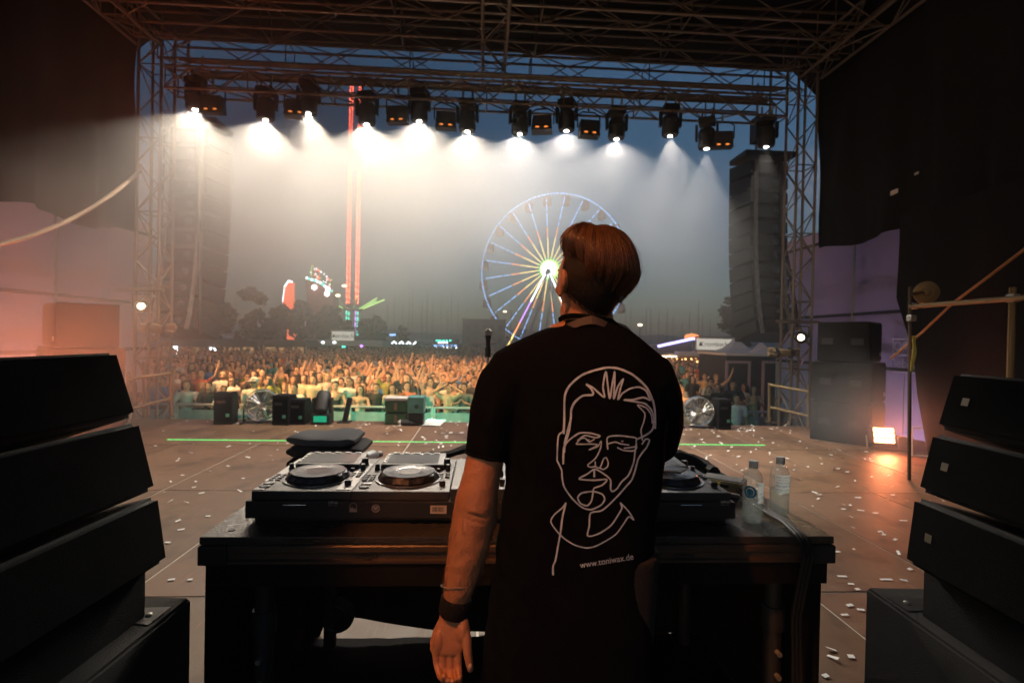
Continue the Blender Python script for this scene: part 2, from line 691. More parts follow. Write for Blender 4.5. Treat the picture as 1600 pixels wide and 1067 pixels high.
# pale tarpaulin tent walls outside the two gaps, violet light put into their colour
M_tentL = mat('pale_tarp', (0.55, 0.47, 0.56), 0.6, var=0.1, scale=1.2)
M_tentR = mat('violet_lit_tarp', (0.50, 0.38, 0.62), 0.6, var=0.12, scale=0.8)
for sx, m_, lb_ in ((-1, M_tentL, 'pale tarpaulin tent wall glowing behind the left speaker stack'), (1, M_tentR, 'pale tarpaulin tent wall with violet light in its colour behind the right speaker stack')):
    X = -8.9 if sx < 0 else 8.35
    root = thing('tent_wall', lb_, 'tent wall', (X, 9, GROUND_Z), 0)
    for k in range(6):
        y0 = 5.2 + k * 1.5
        b = MB()
        n = 8
        for j in range(7):
            for i in range(n + 1):
                t = i / n
                b.v.append((X + sx * 0.05 * math.sin(math.pi * t) + 0.02 * noise.noise((y0 + t, j * .7, 1)), y0 + 1.485 * t, GROUND_Z + 5.8 * j / 6))
        for j in range(6):
            for i in range(n):
                a = j * (n + 1) + i
                b.f.append((a, a + 1, a + n + 2, a + n + 1))
        b.build('panel', m_, root, smooth=True)
    for zz in (2.2, 1.05, 4.0):
        rod('rail', (X - sx * .12, 5.2, zz), (X - sx * .12, 14.2, zz - .04), 0.035, M_black, root)
    for k in range(4):
        rod('post', (X - sx * .13, 5.2 + 2.9 * k, GROUND_Z), (X - sx * .13, 5.2 + 2.9 * k, 4.3), 0.03, M_steel, root)
    if sx > 0:
        M_print = mat('white_print', (0.75, 0.68, 0.8), 0.7, bump=0, var=0.1)
        p = Vector((X - .1, 9.3, 0))
        yr = at(1395, 560, 9).normalized()
        # printed boxes on the banner facing the stage
        def on_wall(u, v):
            d = ray(u, v)
            return EYE + d * ((X - .09 - EYE.x) / d.x)
        for (v0, v1, tx) in ((530, 553, 'Offic'), (557, 580, 'ebc')):
            c0, c1 = on_wall(1395, v1), on_wall(1440, v0)
            for (aa, bb) in (((c0.y, c0.z), (c1.y, c0.z)), ((c0.y, c1.z), (c1.y, c1.z)), ((c0.y, c0.z), (c0.y, c1.z))):
                rod('print_line', (X - .09, *aa), (X - .09, *bb), 0.012, M_print, root, 4)
            mid = on_wall(1413, (v0 + v1) / 2)
            lettering(tx, 0.26, Vector((X - .1, mid.y, mid.z)), Vector((0, -1, 0)), Vector((0, 0, 1)), M_print, root, 0.003)

# violet uplights at the foot of the tent walls
def uplight(label, p, aim, col, power):
    r_ = thing('uplight', label, 'stage light', p)
    MB().box(Vector(p) + Vector((0, 0, .12)), (.3, .2, .2), bevel=.02).build('housing', M_black, r_)
    MB().box(Vector(p) + Vector((0, 0, .225)), (.26, .16, .012)).build('lens', emat('violet_lens', col, 6.0), r_)
    MB().tube([Vector(p) + Vector((-.17, 0, .02)), Vector(p) + Vector((-.17, 0, .14)), Vector(p) + Vector((.17, 0, .14)), Vector(p) + Vector((.17, 0, .02))], .012, 6).build('bracket', M_steel, r_)
    spot('lamp', Vector(p) + Vector((0, 0, .3)), aim, power, col, 130, .8, .1, r_)


uplight('violet uplight behind the right speaker stack', (7.35, 9.3, -1.5), (8.4, 9.6, 1.6), (.86, .72, 1.0), 80)
uplight('pale violet uplight behind the left speaker stack', (-7.7, 9.0, -1.5), (-8.9, 9.2, 1.8), (.95, .78, .9), 170)

# ------------------------------------------------------------------ air
haze_m, _, _ = vcol('haze_air', 0.0024, (0.85, 0.9, 1.0))
hz = MB().box((0, 145, 30), (520, 430, 66)).build('haze', haze_m)
tag(hz, 'thin evening haze over the festival ground', kind='stuff')


def smoke(label, lo, hi, blobs, col=(1, 1, 1), nscale=0.6, contrast=0.35, aniso=0.1):
    """one body of stage smoke; its density thickens around a few centres and is broken up by noise"""
    m, nt, pv = vcol('stage_smoke', 0.0, col, aniso)
    tc = nt.nodes.new('ShaderNodeTexCoord')
    tot = None
    for (c, rad, dens) in blobs:
        mp = nt.nodes.new('ShaderNodeMapping')
        mp.vector_type = 'TEXTURE'
        mp.inputs['Location'].default_value = c
        mp.inputs['Scale'].default_value = rad
        nt.links.new(tc.outputs['Object'], mp.inputs['Vector'])
        gr = nt.nodes.new('ShaderNodeTexGradient')
        gr.gradient_type = 'QUADRATIC_SPHERE'
        nt.links.new(mp.outputs[0], gr.inputs['Vector'])
        ma = nt.nodes.new('ShaderNodeMath')
        ma.operation = 'MULTIPLY_ADD'
        nt.links.new(gr.outputs['Fac'], ma.inputs[0])
        ma.inputs[1].default_value = dens
        ma.inputs[2].default_value = 0.0
        if tot is not None:
            nt.links.new(tot.outputs[0], ma.inputs[2])
        tot = ma
    nz = nt.nodes.new('ShaderNodeTexNoise')
    nz.inputs['Scale'].default_value = nscale
    nz.inputs['Detail'].default_value = 1.0
    nt.links.new(tc.outputs['Object'], nz.inputs['Vector'])
    m2 = nt.nodes.new('ShaderNodeMapRange')
    m2.inputs['From Min'].default_value = 0.3
    m2.inputs['From Max'].default_value = 0.7
    m2.inputs['To Min'].default_value = 1.0 - contrast
    m2.inputs['To Max'].default_value = 1.0 + contrast
    nt.links.new(nz.outputs['Fac'], m2.inputs['Value'])
    mm = nt.nodes.new('ShaderNodeMath')
    mm.operation = 'MULTIPLY'
    nt.links.new(tot.outputs[0], mm.inputs[0])
    nt.links.new(m2.outputs[0], mm.inputs[1])
    nt.links.new(mm.outputs[0], pv.inputs['Density'])
    c = [(a + b) / 2 for a, b in zip(lo, hi)]
    s_ = [b - a for a, b in zip(lo, hi)]
    o = MB().box(c, s_).build('stage_smoke', m)
    return tag(o, label, kind='stuff')


SMR = at(1362, 648, 6.9)
smoke('stage smoke drifting under the lights, thickest at the left', (-9.5, 4.2, 0.02), (8.2, 13.6, 7.05), [
    ((-3.2, 8.9, 4.1), (6.3, 3.9, 3.9), 0.47),
    ((0.0, 9.0, 4.0), (9.0, 5.0, 4.6), 0.035),
    ((3.4, 8.8, 3.9), (3.4, 2.8, 3.4), 0.09),
    ((-6.2, 7.0, 1.4), (3.6, 2.8, 3.2), 0.40),
    (tuple(SMR), (1.6, 1.2, 1.1), 0.5)])

# ------------------------------------------------------------------ stage lights on the truss
M_lens = emat('hot_lens', (1.0, 0.93, 0.82), 120.0)
M_dimlamp = emat('dim_filament', (1.0, 0.28, 0.05), 1.3)
WARM = (1.0, 0.85, 0.67)


def make_wash():
    """wash moving head: base clamped to truss, yoke arms, drum head with finned back and a bright lens"""
    root = thing('moving_head_light', 'x', 'stage light')
    MB().box((0, 0, 0.28), (0.26, 0.22, 0.11), bevel=0.015).build('base', M_black, root)
    for s in (-1, 1):
        MB().prism([(-.05, .24), (.05, .24), (.04, -.02), (-.04, -.02)], 0.035, Matrix.Translation((s * .165 - .0, 0, 0)) @ Matrix.Rotation(R(90), 4, 'Z') @ Matrix.Translation((0, -.017, 0))).build('yoke_arm', M_black, root)
    head = MB().lathe([(0.06, .17), (0.115, .15), (0.13, .09), (0.135, .0), (0.14, -.13), (0.128, -.165), (0.11, -.17)], 18).build('head', M_black, root, smooth=True)
    for k in range(3):
        MB().lathe([(0.138, .03 + .035 * k), (0.145, .035 + .035 * k), (0.138, .04 + .035 * k)], 18, cap=False).build('fin', M_black, head, smooth=True)
    MB().lathe([(0.0, -.168), (0.034, -.172), (0.0, -.176)], 16).build('lens', M_lens, root)
    for s in (-1, 1):
        MB().tube([(s * .08, 0, .33), (s * .08, 0, .5)], 0.018).build('clamp', M_steel, root)
    return root


def make_blinder():
    root = thing('blinder_light', 'x', 'stage light')
    sh = MB().prism([(-.17, -.13), (.17, -.13), (.15, .13), (-.15, .13)], 0.16, Matrix.Translation((0, -.08, 0)))
    sh.build('housing', M_black, root)
    for s in (-1, 1):
        MB().lathe([(0, 0), (.026, .0), (.022, .008), (0, .01)], 12, Matrix.Translation((s * .07, -.083, -.085)) @ Matrix.Diagonal((1.3, 1, .5, 1)) @ Matrix.Rotation(R(90), 4, 'X')).build('lamp', M_dimlamp, root)
        MB().tube([(s * .19, 0, .02), (s * .19, 0, .24), (s * .1, 0, .3), (0, 0, .3)], 0.012, 6).build('bracket', M_black, root)
    MB().tube([(0, 0, .3), (0, 0, .42)], 0.018).build('clamp', M_steel, root)
    return root


HEADS = [(305, 172, 'far left'), (415, 188, 'second from left'), (482, 178, 'third from left'), (573, 195, 'fourth from left'), (655, 190, 'fifth from left'),
         (730, 206, 'sixth from left'), (812, 210, 'sixth from right'), (885, 205, 'fifth from right'), (963, 218, 'fourth from right'), (1047, 213, 'third from right'),
         (1104, 233, 'second from right'), (1197, 230, 'far right')]
W0 = make_wash()
B0 = make_blinder()
WASH = []
POW = [350, 380, 420, 410, 410, 400, 410, 440, 440, 420, 320, 95]
for i, (u, v, wh) in enumerate(HEADS):
    p = at(u, v, LTY - .05)
    rot = Matrix.Rotation(R(rng.uniform(-30, 30)), 4, 'Z')
    M = Matrix.Translation(p + Vector((0, 0, .172))) @ rot
    lab = 'lit black moving head stage light, %s in the hanging row' % wh
    o = W0 if i == 0 else dup(W0, M, lab)
    o.matrix_basis = M
    o['label'] = lab
    o['group'] = 'moving head lights on the truss'
    WASH.append(o)
for i, o in enumerate(WASH):
    p = at(HEADS[i][0], HEADS[i][1], LTY - .05)
    ang = 104 if i < 9 else (70 if i == 9 else 48)
    tgt = p + Vector((rng.uniform(-.5, .5), -1.2 if i < 9 else -.6, -5))
    spot('lamp', p + Vector((0, 0, -.02)), tgt, POW[i], WARM if i < 6 else (1.0, .91, .80), ang, 0.16, 0.03, o)
BL = [(333, 165, 'leftmost'), (463, 172, 'second from left'), (622, 181, 'third from left'), (697, 190, 'fourth from left'), (847, 196, 'third from right'), (920, 203, 'second from right'), (1128, 220, 'rightmost')]
for i, (u, v, wh) in enumerate(BL):
    p = at(u, v, LTY - .1)
    M = Matrix.Translation(p) @ Matrix.Rotation(R(rng.uniform(-12, 12)), 4, 'Z') @ Matrix.Rotation(R(rng.uniform(-14, 4)), 4, 'X')
    lab = 'black twin blinder with dim orange bulbs, %s of the blinders' % wh
    o = B0 if i == 0 else dup(B0, M, lab)
    o.matrix_basis = M
    o['label'] = lab
    o['group'] = 'twin blinders on the truss'

# ------------------------------------------------------------------ far land, harbour masts
M_foliage = mat('dusk_foliage', (0.022, 0.03, 0.016), 0.85, var=0.5, scale=2.0, bump=0)
M_bark = mat('bark', (0.07, 0.05, 0.035), 0.9)
M_darkwall = mat('dark_wall', (0.06, 0.055, 0.055), 0.8, var=0.25, scale=1.0)
hl = MB()
N = 120
for i in range(N + 1):
    x = -255 + 510 * i / N
    h = 5.5 + 3.5 * noise.noise((x * 0.02, 0, 0)) + 1.8 * noise.noise((x * 0.14, 4, 0))
    hl.v += [(x, 300 + abs(x) * .08, GROUND_Z - .2), (x, 303 + abs(x) * .08, GROUND_Z + h), (x, 328 + abs(x) * .08, GROUND_Z + h * .9)]
for i in range(N):
    a = i * 3
    hl.f += [(a, a + 3, a + 4, a + 1), (a + 1, a + 4, a + 5, a + 2)]
tag(hl.build('hills', M_foliage, smooth=True), kind='structure')

M_mast = mat('mast', (0.16, 0.16, 0.17), 0.5, 0.3)
M_hull = mat('hull', (0.5, 0.5, 0.5), 0.4)
mastm = MB().tube([(0, 0, 0), (0, 0, 1)], [0.11, 0.06], 6).mesh('mast')
mastm.materials.append(M_mast)
hullm = MB()
hullm.loft([[(-4, 0, .9), (-4, .1, .5), (-4, 0, .2), (-4, -.1, .5)], [(-2, 0, .9), (-2, 1.1, .8), (-2, 0, -.3), (-2, -1.1, .8)], [(2.5, 0, .9), (2.5, 1.2, .8), (2.5, 0, -.3), (2.5, -1.2, .8)], [(4, 0, .95), (4, .9, .85), (4, 0, .1), (4, -.9, .85)]])
hullm = hullm.mesh('hull')
hullm.materials.append(M_hull)
mast_px = [(606, 470), (617, 455), (640, 462), (645, 450), (660, 468), (668, 455), (676, 474), (690, 462), (706, 455), (716, 470), (730, 478), (978, 480), (986, 470), (1010, 480), (1017, 482), (1030, 488), (1043, 483), (1052, 497), (1066, 505), (1078, 488), (1092, 470), (1098, 492), (1110, 500), (1122, 495), (370, 440), (585, 468), (630, 478), (700, 480), (1004, 497)]
for mi, (u, v) in enumerate(sorted(mast_px)):
    Y = rng.uniform(170, 230)
    top = at(u, v, Y)
    b = thing('sailboat', 'moored sailboat with a bare thin mast, %s of the masts from the left' % ORD[mi], 'sailboat', (top.x, Y, GROUND_Z), rng.uniform(0, 6), 'sailboats in the harbour')
    H = top.z - GROUND_Z
    obj('mast', mastm, None, b, Matrix.Translation((top.x, Y, GROUND_Z)) @ Matrix.Diagonal((1.4, 1.4, H, 1)))
    rod('spreader', (top.x - .9, Y, GROUND_Z + H * .62), (top.x + .9, Y, GROUND_Z + H * .62), 0.05, M_mast, b, 4)
    obj('hull', hullm, None, b, Matrix.Translation((top.x, Y, GROUND_Z)))


# ------------------------------------------------------------------ trees
def tree(label, u, vtop, vbase_u, Y, rx, rz, seed, leaves=6500):
    r_ = random.Random(seed)
    base = at(vbase_u, 540, Y)
    base.z = GROUND_Z
    top = at(u, vtop, Y)
    H = top.z - GROUND_Z
    root = thing('tree', label, 'tree', base, 0, 'trees behind the crowd')
    c = Vector((top.x, Y, top.z - rz))
    tk = MB().tube([base, base + Vector((.1, 0, H * .25)), (base + c) / 2 + Vector((0, 0, H * .1)), c], [.35, .28, .2, .08], 8)
    for k in range(9):
        a = r_.uniform(0, 6.28)
        e = c + Vector((math.cos(a) * rx * .75, math.sin(a) * rx * .75, r_.uniform(-.6, .7) * rz))
        s = base.lerp(c, r_.uniform(.45, .9))
        tk.tube([s, s.lerp(e, .5) + Vector((0, 0, .4)), e], [.12, .08, .03], 5)
    tk.build('trunk', M_bark, root, smooth=True)
    cl = [(c + Vector((r_.gauss(0, .42) * rx, r_.gauss(0, .42) * rx, r_.gauss(-.05, .45) * rz)), r_.uniform(.16, .34) * rx) for _ in range(34)]
    cr = MB()
    for i in range(leaves):
        cc, cr_ = cl[r_.randrange(len(cl))]
        d = Vector((r_.gauss(0, 1), r_.gauss(0, 1), r_.gauss(0, 1)))
        d = d.normalized() * cr_ * r_.uniform(.4, 1.05)
        p = cc + d
        if ((p.x - c.x) / rx) ** 2 + ((p.z - c.z) / rz) ** 2 > 1.25:
            continue
        s = r_.uniform(.2, .42)
        e1 = Vector((r_.gauss(0, 1), r_.gauss(0, 1), r_.gauss(0, .6))).normalized() * s
        e2 = e1.orthogonal().normalized() * s * .6
        o = len(cr.v)
        cr.v += [tuple(p - e1), tuple(p + e2), tuple(p + e1), tuple(p - e2)]
        cr.f.append((o, o + 1, o + 2, o + 3))
    me = bpy.data.meshes.new('crown')
    me.from_pydata(cr.v, [], cr.f)
    obj('crown', me, M_foliage, root)


tree('broad dark tree half hidden behind the left hanging speakers', 322, 458, 322, 50, 2.7, 3.3, 1)
tree('round dark tree between the left hanging speakers and the orange ride', 407, 457, 405, 58, 2.9, 4.4, 2)
tree('wide dark tree in front of the red fairground ride', 490, 466, 490, 56, 2.6, 3.6, 3)
tree('dark tree at the foot of the red lit tower', 530, 484, 530, 58, 1.6, 2.6, 4, 2600)
tree('rounded tree just right of the red lit tower', 578, 494, 578, 66, 2.3, 2.8, 5)
tree('tiny distant tree above the blue string lights', 629, 510, 629, 90, 1.6, 2.0, 6, 700)
tree('tree with open branches beside the right hanging speakers', 1158, 455, 1165, 42, 2.1, 2.2, 7, 1700)

# ------------------------------------------------------------------ ferris wheel
M_fsteel = mat('wheel_steel', (0.35, 0.35, 0.36), 0.5, 0.5)
E_yel = emat('led_yellow', (1.0, 0.72, 0.22), 2.6)
E_grn = emat('led_green_yellow', (0.55, 1.0, 0.25), 2.4)
E_org = emat('led_orange', (1.0, 0.33, 0.12), 2.4)
E_blu = emat('led_blue', (0.25, 0.48, 1.0), 2.3)
E_wht = emat('led_white', (0.85, 0.95, 1.0), 5.0)
E_pur = emat('led_purple', (0.62, 0.3, 1.0), 2.2)
E_red = emat('led_red', (1.0, 0.13, 0.06), 6.0)
E_teal = emat('led_teal', (0.05, 0.9, 0.62), 2.4)
WY = 115.0
hub_c = at(863, 423, WY)
wh = thing('ferris_wheel', 'tall ferris wheel with yellow and blue lit spokes behind the man', 'ferris wheel', (hub_c.x, WY, GROUND_Z))
th = R(25)
ex, en = Vector((math.cos(th), -math.sin(th), 0)), Vector((-math.sin(th), -math.cos(th), 0))
WRAD = 17.1
fh = hub_c + en * 2.6


def rim(a, rr, off):
    return hub_c + en * off + (ex * math.cos(a) + Vector((0, 0, 1)) * math.sin(a)) * rr


NS = 24
for k in range(NS):
    a = 2 * math.pi * (k + .35) / NS
    e = rim(a, WRAD - .3, .7)
    sp = rod('spoke', fh, e, 0.05, M_fsteel, wh, 6)
    L = lambda t: fh.lerp(e, t) + en * .12
    rod('light_strip', L(.06), L(.16), 0.085, E_grn, sp, 5)
    rod('light_strip', L(.16), L(.42), 0.085, E_yel, sp, 5)
    rod('light_strip', L(.42), L(.56), 0.08, E_org, sp, 5)
    t = .58
    while t < .97:
        t2 = min(.98, t + rng.choice((.05, .09, .12)))
        rod('light_strip', L(t), L(t2), 0.08, E_blu, sp, 5)
        t = t2 + rng.choice((.015, .03))
    a2 = 2 * math.pi * (k + 1.35) / NS
    rod('rim_segment', rim(a, WRAD, .8), rim(a2, WRAD, .8), 0.1, M_fsteel, wh, 6)
    rs = rod('rim_segment', rim(a, WRAD, -.8), rim(a2, WRAD, -.8), 0.1, M_fsteel, wh, 6)
    rod('cross_bar', rim(a, WRAD, .8), rim(a, WRAD, -.8), 0.07, M_fsteel, wh, 5)
    for q in range(6):
        f0 = a + (a2 - a) * (q + .08) / 6
        f1 = a + (a2 - a) * (q + .08 + rng.uniform(.45, .85)) / 6
        rod('light_strip', rim(f0, WRAD, .95), rim(f1, WRAD, .95), 0.1, E_blu, rs, 5)
M_gond = mat('gondola_shell', (0.35, 0.2, 0.1), 0.5)
gm = MB().lathe([(.1, -1.0), (.85, -.95), (1.0, -.5), (.98, 0), (.9, .1), (.9, .8), (1.05, .85), (.6, 1.2), (.05, 1.35)], 10).mesh('gondola', True)
gm.materials.append(M_gond)
for k in range(NS):
    a = 2 * math.pi * (k + .35) / NS
    p = rim(a, WRAD, 0) + Vector((0, 0, -1.5))
    obj('gondola', gm, None, wh, Matrix.Translation(p))
MB().lathe([(0, -.3), (1.5, -.3), (1.7, 0), (1.5, .3), (0, .35)], 20, Matrix.Translation(fh) @ en.to_track_quat('Z', 'Y').to_matrix().to_4x4()).build('hub_disc', E_wht, wh)
MB().lathe([(1.75, -.5), (2.1, -.5), (2.1, -.1), (1.75, -.1)], 24, Matrix.Translation(fh) @ en.to_track_quat('Z', 'Y').to_matrix().to_4x4(), cap=False).build('hub_ring', E_grn, wh)
rod('axle', fh, hub_c - en * 2.6, 0.8, M_fsteel, wh, 12)
for s in (1, -1):
    top = hub_c + en * (2.9 * s)
    for q, du in enumerate((-9.0, 9.0)):
        ft = top + ex * du + en * (1.5 * s)
        ft.z = GROUND_Z
        lg = rod('support_leg', top, ft, 0.35, M_fsteel, wh, 8)
        if s == 1:
            T = lambda t: top.lerp(ft, t) + en * .4
            seq = ((.06, .4, E_wht), (.4, .66, E_pur), (.66, .8, E_org), (.8, .98, E_yel)) if q == 0 else ((.06, .5, E_wht), (.5, .98, E_teal))
            for (t0, t1, m_) in seq:
                rod('light_strip', T(t0), T(t1), 0.15, m_, lg, 5)
    for du in (-4.0, 4.0):
        ft = top + ex * du + en * (3.0 * s)
        ft.z = GROUND_Z
        rod('support_leg', top, ft, 0.22, M_fsteel, wh, 6)

# ------------------------------------------------------------------ red lit swing tower
TY = 100.0
tb, tt = at(545, 520, TY), at(557, 128, TY)
tb = Vector((tt.x, TY, GROUND_Z))
tw = thing('swing_ride_tower', 'very tall swing ride tower outlined by red lights', 'tower ride', tb)
TH = tt.z - GROUND_Z
for (sx, sy) in ((-1, -1), (1, -1), (1, 1), (-1, 1)):
    c = tb + Vector((sx * .85, sy * .85, 0))
    ch = rod('column', c, c + Vector((0, 0, TH)), 0.12, M_fsteel, tw, 6)
    z = 7.0
    while z < TH - 1:
        rod('light_strip', c + Vector((0, -.16, z)), c + Vector((0, -.16, z + .95)), 0.12, E_red, ch, 5)
        z += 1.25
    z = 1.0
    while z < 6.8:
        rod('light_strip', c + Vector((0, -.16, z)), c + Vector((0, -.16, z + .8)), 0.12, E_teal if (sx < 0 or sy > 0) else E_pur, ch, 5)
        z += 1.1
n = int(TH / 2.2)
for k in range(n):
    z0, z1 = TH * k / n, TH * (k + 1) / n
    s = 1 if k % 2 else -1
    rod('brace', tb + Vector((-s * .85, -.85, z0)), tb + Vector((s * .85, -.85, z1)), 0.05, M_fsteel, tw, 4)
    rod('brace', tb + Vector((-.85, -s * .85, z0)), tb + Vector((-.85, s * .85, z1)), 0.05, M_fsteel, tw, 4)
MB().lathe([(1.3, 0), (1.9, .3), (1.9, 1.2), (1.3, 1.5)], 16, Matrix.Translation(tb + Vector((0, 0, 7.2))), cap=False).build('gondola_ring', M_fsteel, tw)
for k in range(9):
    a = 2 * math.pi * (k + .3) / 9
    p0 = tb + Vector((math.cos(a) * 1.8, math.sin(a) * 1.8, 7.6))
    p1 = tb + Vector((math.cos(a) * 6.0, math.sin(a) * 6.0, 9.6))
    am = rod('arm', p0, p1, 0.12, M_fsteel, tw, 6)
    rod('light_strip', p0 + Vector((0, -.15, .1)), p1 + Vector((0, -.15, .1)), 0.07, E_grn, am, 4)

# ------------------------------------------------------------------ fairground fronts
FY = 84.0
E_bulb = emat('warm_bulb', (1.0, 0.75, 0.45), 5.0)
E_glow = emat('orange_glow', (1.0, 0.16, 0.06), 1.3, (0.3, 0.05, 0.03))
M_redwall = mat('red_ride_wall', (0.30, 0.07, 0.05), 0.6, var=0.4, scale=.4)
q = at(448, 520, FY)
cl_ = thing('ride_column', 'orange glowing curved column edged with white bulbs behind the trees', 'fairground ride', (q.x, FY, GROUND_Z))
pts = [at(u, v, FY) for (u, v) in ((441, 532), (441, 500), (442, 470), (445, 448), (451, 439), (458, 441), (457, 470), (458, 500), (459, 532))]
MB().prism([(p.x, p.z) for p in pts], .8, Matrix.Translation((0, FY, 0))).build('body', E_glow, cl_)
bulbm = MB().lathe([(0.01, -.14), (.14, 0), (.01, .14)], 6).mesh('bulb')
bulbm.materials.append(E_wht)
edge = pts[1:6]
for i in range(len(edge) - 1):
    for k in range(5):
        p = edge[i].lerp(edge[i + 1], k / 5)
        obj('bulb', bulbm, None, cl_, Matrix.Translation((p.x, FY - .1, p.z)))
q = at(500, 520, FY)
rd = thing('fairground_ride', 'red fairground ride front with a sloping green lit edge', 'fairground ride', (q.x, FY, GROUND_Z))
pts = [at(u, v, FY) for (u, v) in ((479, 525), (479, 434), (500, 441), (520, 456), (524, 525))]
MB().prism([(p.x, p.z) for p in pts], 3.0, Matrix.Translation((0, FY, 0))).build('wall', M_redwall, rd)
for (a, b) in ((1, 2), (2, 3)):
    for k in range(8):
        p, p2 = pts[a].lerp(pts[b], k / 8), pts[a].lerp(pts[b], (k + .8) / 8)
        rod('light_strip', (p.x, FY - .15, p.z), (p2.x, FY - .15, p2.z), .2, E_teal if k % 3 else E_wht, rd, 5)
sg = [at(u, v, FY + .5) for (u, v) in ((485, 430), (486, 413), (519, 436), (518, 453))]
sgp = MB().prism([(p.x, p.z) for p in sg], .3, Matrix.Translation((0, FY + .5, 0))).build('sign_board', M_darkwall, rd)
for k in range(46):
    t, w = rng.random(), rng.random()
    p = sg[0].lerp(sg[3], t).lerp(sg[1].lerp(sg[2], t), w)
    o = obj('bulb', bulbm, None, sgp, Matrix.Translation((p.x, FY + .4, p.z)) @ Matrix.Scale(.8, 4))
    if k < 30:
        o.material_slots[0].link = 'OBJECT'
        o.material_slots[0].material = (E_org, E_grn, E_red)[k % 3]
for (u, v) in ((491, 449), (511, 459), (513, 452)):
    p = at(u, v, FY - .3)
    MB().lathe([(.05, -.45), (.42, -.2), (.42, .2), (.05, .45)], 10, Matrix.Translation(p)).build('lamp', E_wht, rd)
for (u, v, w) in ((512, 495, 1.6), (508, 500, 1.1), (516, 490, .9)):
    p = at(u, v, FY - 1.2)
    MB().box(p, (w, .2, .7)).build('lit_panel', E_glow, rd)


def lamp_post(label, u, v, Y, m, arm=0.0):
    p = at(u, v, Y)
    r_ = thing('street_lamp', label, 'street lamp', (p.x + arm, Y, GROUND_Z), 0, 'street lamps')
    rod('post', (p.x + arm, Y, GROUND_Z), (p.x + arm, Y, p.z + .2), .07, M_mast, r_, 6)
    if arm:
        rod('arm', (p.x + arm, Y, p.z + .2), (p.x, Y, p.z + .2), .05, M_mast, r_, 5)
    MB().lathe([(.05, .2), (.32, .1), (.34, 0), (.2, -.12), (.02, -.14)], 10, Matrix.Translation(p)).build('lamp', m, r_)


lamp_post('street lamp glowing white right of the man above the dark shore', 1000, 508, 70, E_bulb)
lamp_post('small street lamp with pale light just right of the red tower', 596, 507, 75, E_wht)
lamp_post('smaller higher street lamp just right of the red tower', 592, 500, 90, E_wht)
lamp_post('street lamp on a long arm in front of the red ride, upper', 538, 447, 70, E_bulb, -1.8)
lamp_post('street lamp with yellowish light left of the red tower foot', 528, 462, 70, E_bulb, -.8)
lamp_post('orange street lamp beside the lower left of the ferris wheel', 789, 487, 100, E_bulb, 1.2)

# ------------------------------------------------------------------ stalls and stands behind the crowd
M_awn = mat('awning_white', (0.55, 0.5, 0.48), 0.7, var=0.1)
M_sign = emat('backlit_sign', (0.75, 0.72, 0.62), 0.55, (0.6, 0.6, 0.55))
M_signink = mat('sign_ink', (0.02, 0.03, 0.03), 0.5, bump=0)
E_bar = emat('bar_glow', (1.0, 0.5, 0.16), 6.0)
E_barw = emat('bar_white', (1.0, 0.8, 0.5), 7.0)
E_neonb = emat('neon_violet', (0.42, 0.38, 1.0), 4.0)


def sign(root, u0, v0, u1, v1, Y, text, lamp=True):
    a, b = at(u0, v1, Y), at(u1, v0, Y)
    w, h = b.x - a.x, b.z - a.z
    c = (a + b) / 2
    sb = MB().box((c.x, Y, c.z), (w, .3, h)).build('sign_box', M_sign, root)
    fr = [(a.x - .1, a.z - .1), (b.x + .1, a.z - .1), (b.x + .1, b.z + .1), (a.x - .1, b.z + .1)]
    for k in range(4):
        p, q = fr[k], fr[(k + 1) % 4]
        rod('sign_frame', (p[0], Y - .1, p[1]), (q[0], Y - .1, q[1]), .06, M_alu, root, 6)
    if text:
        lettering(text, h * .62, Vector((c.x + w * .06, Y - .16, c.z)), Vector((1, 0, 0)), Vector((0, 0, 1)), M_signink, sb, .004)
        MB().prism([(-.5, -.5), (.5, -.5), (.3, .1), (.5, .1), (0, .6), (-.5, .1), (-.3, .1)], .01, Matrix.Translation((a.x + w * .09, Y - .165, c.z)) @ Matrix.Scale(h * .3, 4)).build('emblem', M_signink, sb)
    return a, b


# left stand with its sign
SY = 46.0
a = at(478, 545, SY)
st = thing('beer_stand', 'open beer stand with flat white awning under the left sign', 'stand', (a.x, SY, GROUND_Z), 0, 'beer stands')
a, b = at(480, 546, SY), at(598, 533, SY)
MB().box(((a.x + b.x) / 2, SY + 1.5, b.z - .25), (b.x - a.x, 3.4, .5), bevel=.05).build('awning', M_awn, st)
for k in range(5):
    x = a.x + .2 + (b.x - a.x - .4) * k / 4
    rod('post', (x, SY, GROUND_Z), (x, SY, b.z - .5), .05, M_steel, st, 6)
MB().box(((a.x + b.x) / 2, SY + 2.2, GROUND_Z + .55), (b.x - a.x - .6, .6, 1.1)).build('counter', M_darkwall, st)
MB().box(((a.x + b.x) / 2, SY + 3.1, GROUND_Z + 1.5), (b.x - a.x - .6, .1, 2.6)).build('back_wall', M_darkwall, st)
sign(st, 519, 518, 553, 532, SY + .4, 'Krombacher')
for (u, v, m_) in ((505, 535, E_wht), (523, 535, E_wht), (537, 542, E_teal), (565, 540, E_pur), (548, 551, E_bar), (560, 556, E_bar), (590, 551, E_bar), (606, 553, E_bar), (530, 552, E_bar)):
    p = at(u, v, SY - .1)
    MB().lathe([(.02, -.18), (.2, 0), (.02, .18)], 8, Matrix.Translation(p)).build('lamp', m_, st)
a = at(575, 545, SY + 8)
st = thing('beer_stand', 'dim second stand right of the left beer sign', 'stand', (a.x, SY + 8, GROUND_Z), 0, 'beer stands')
a, b = at(572, 548, SY + 8), at(640, 538, SY + 8)
MB().box(((a.x + b.x) / 2, SY + 9, b.z - .2), (b.x - a.x, 2.6, .4), bevel=.05).build('awning', M_awn, st)
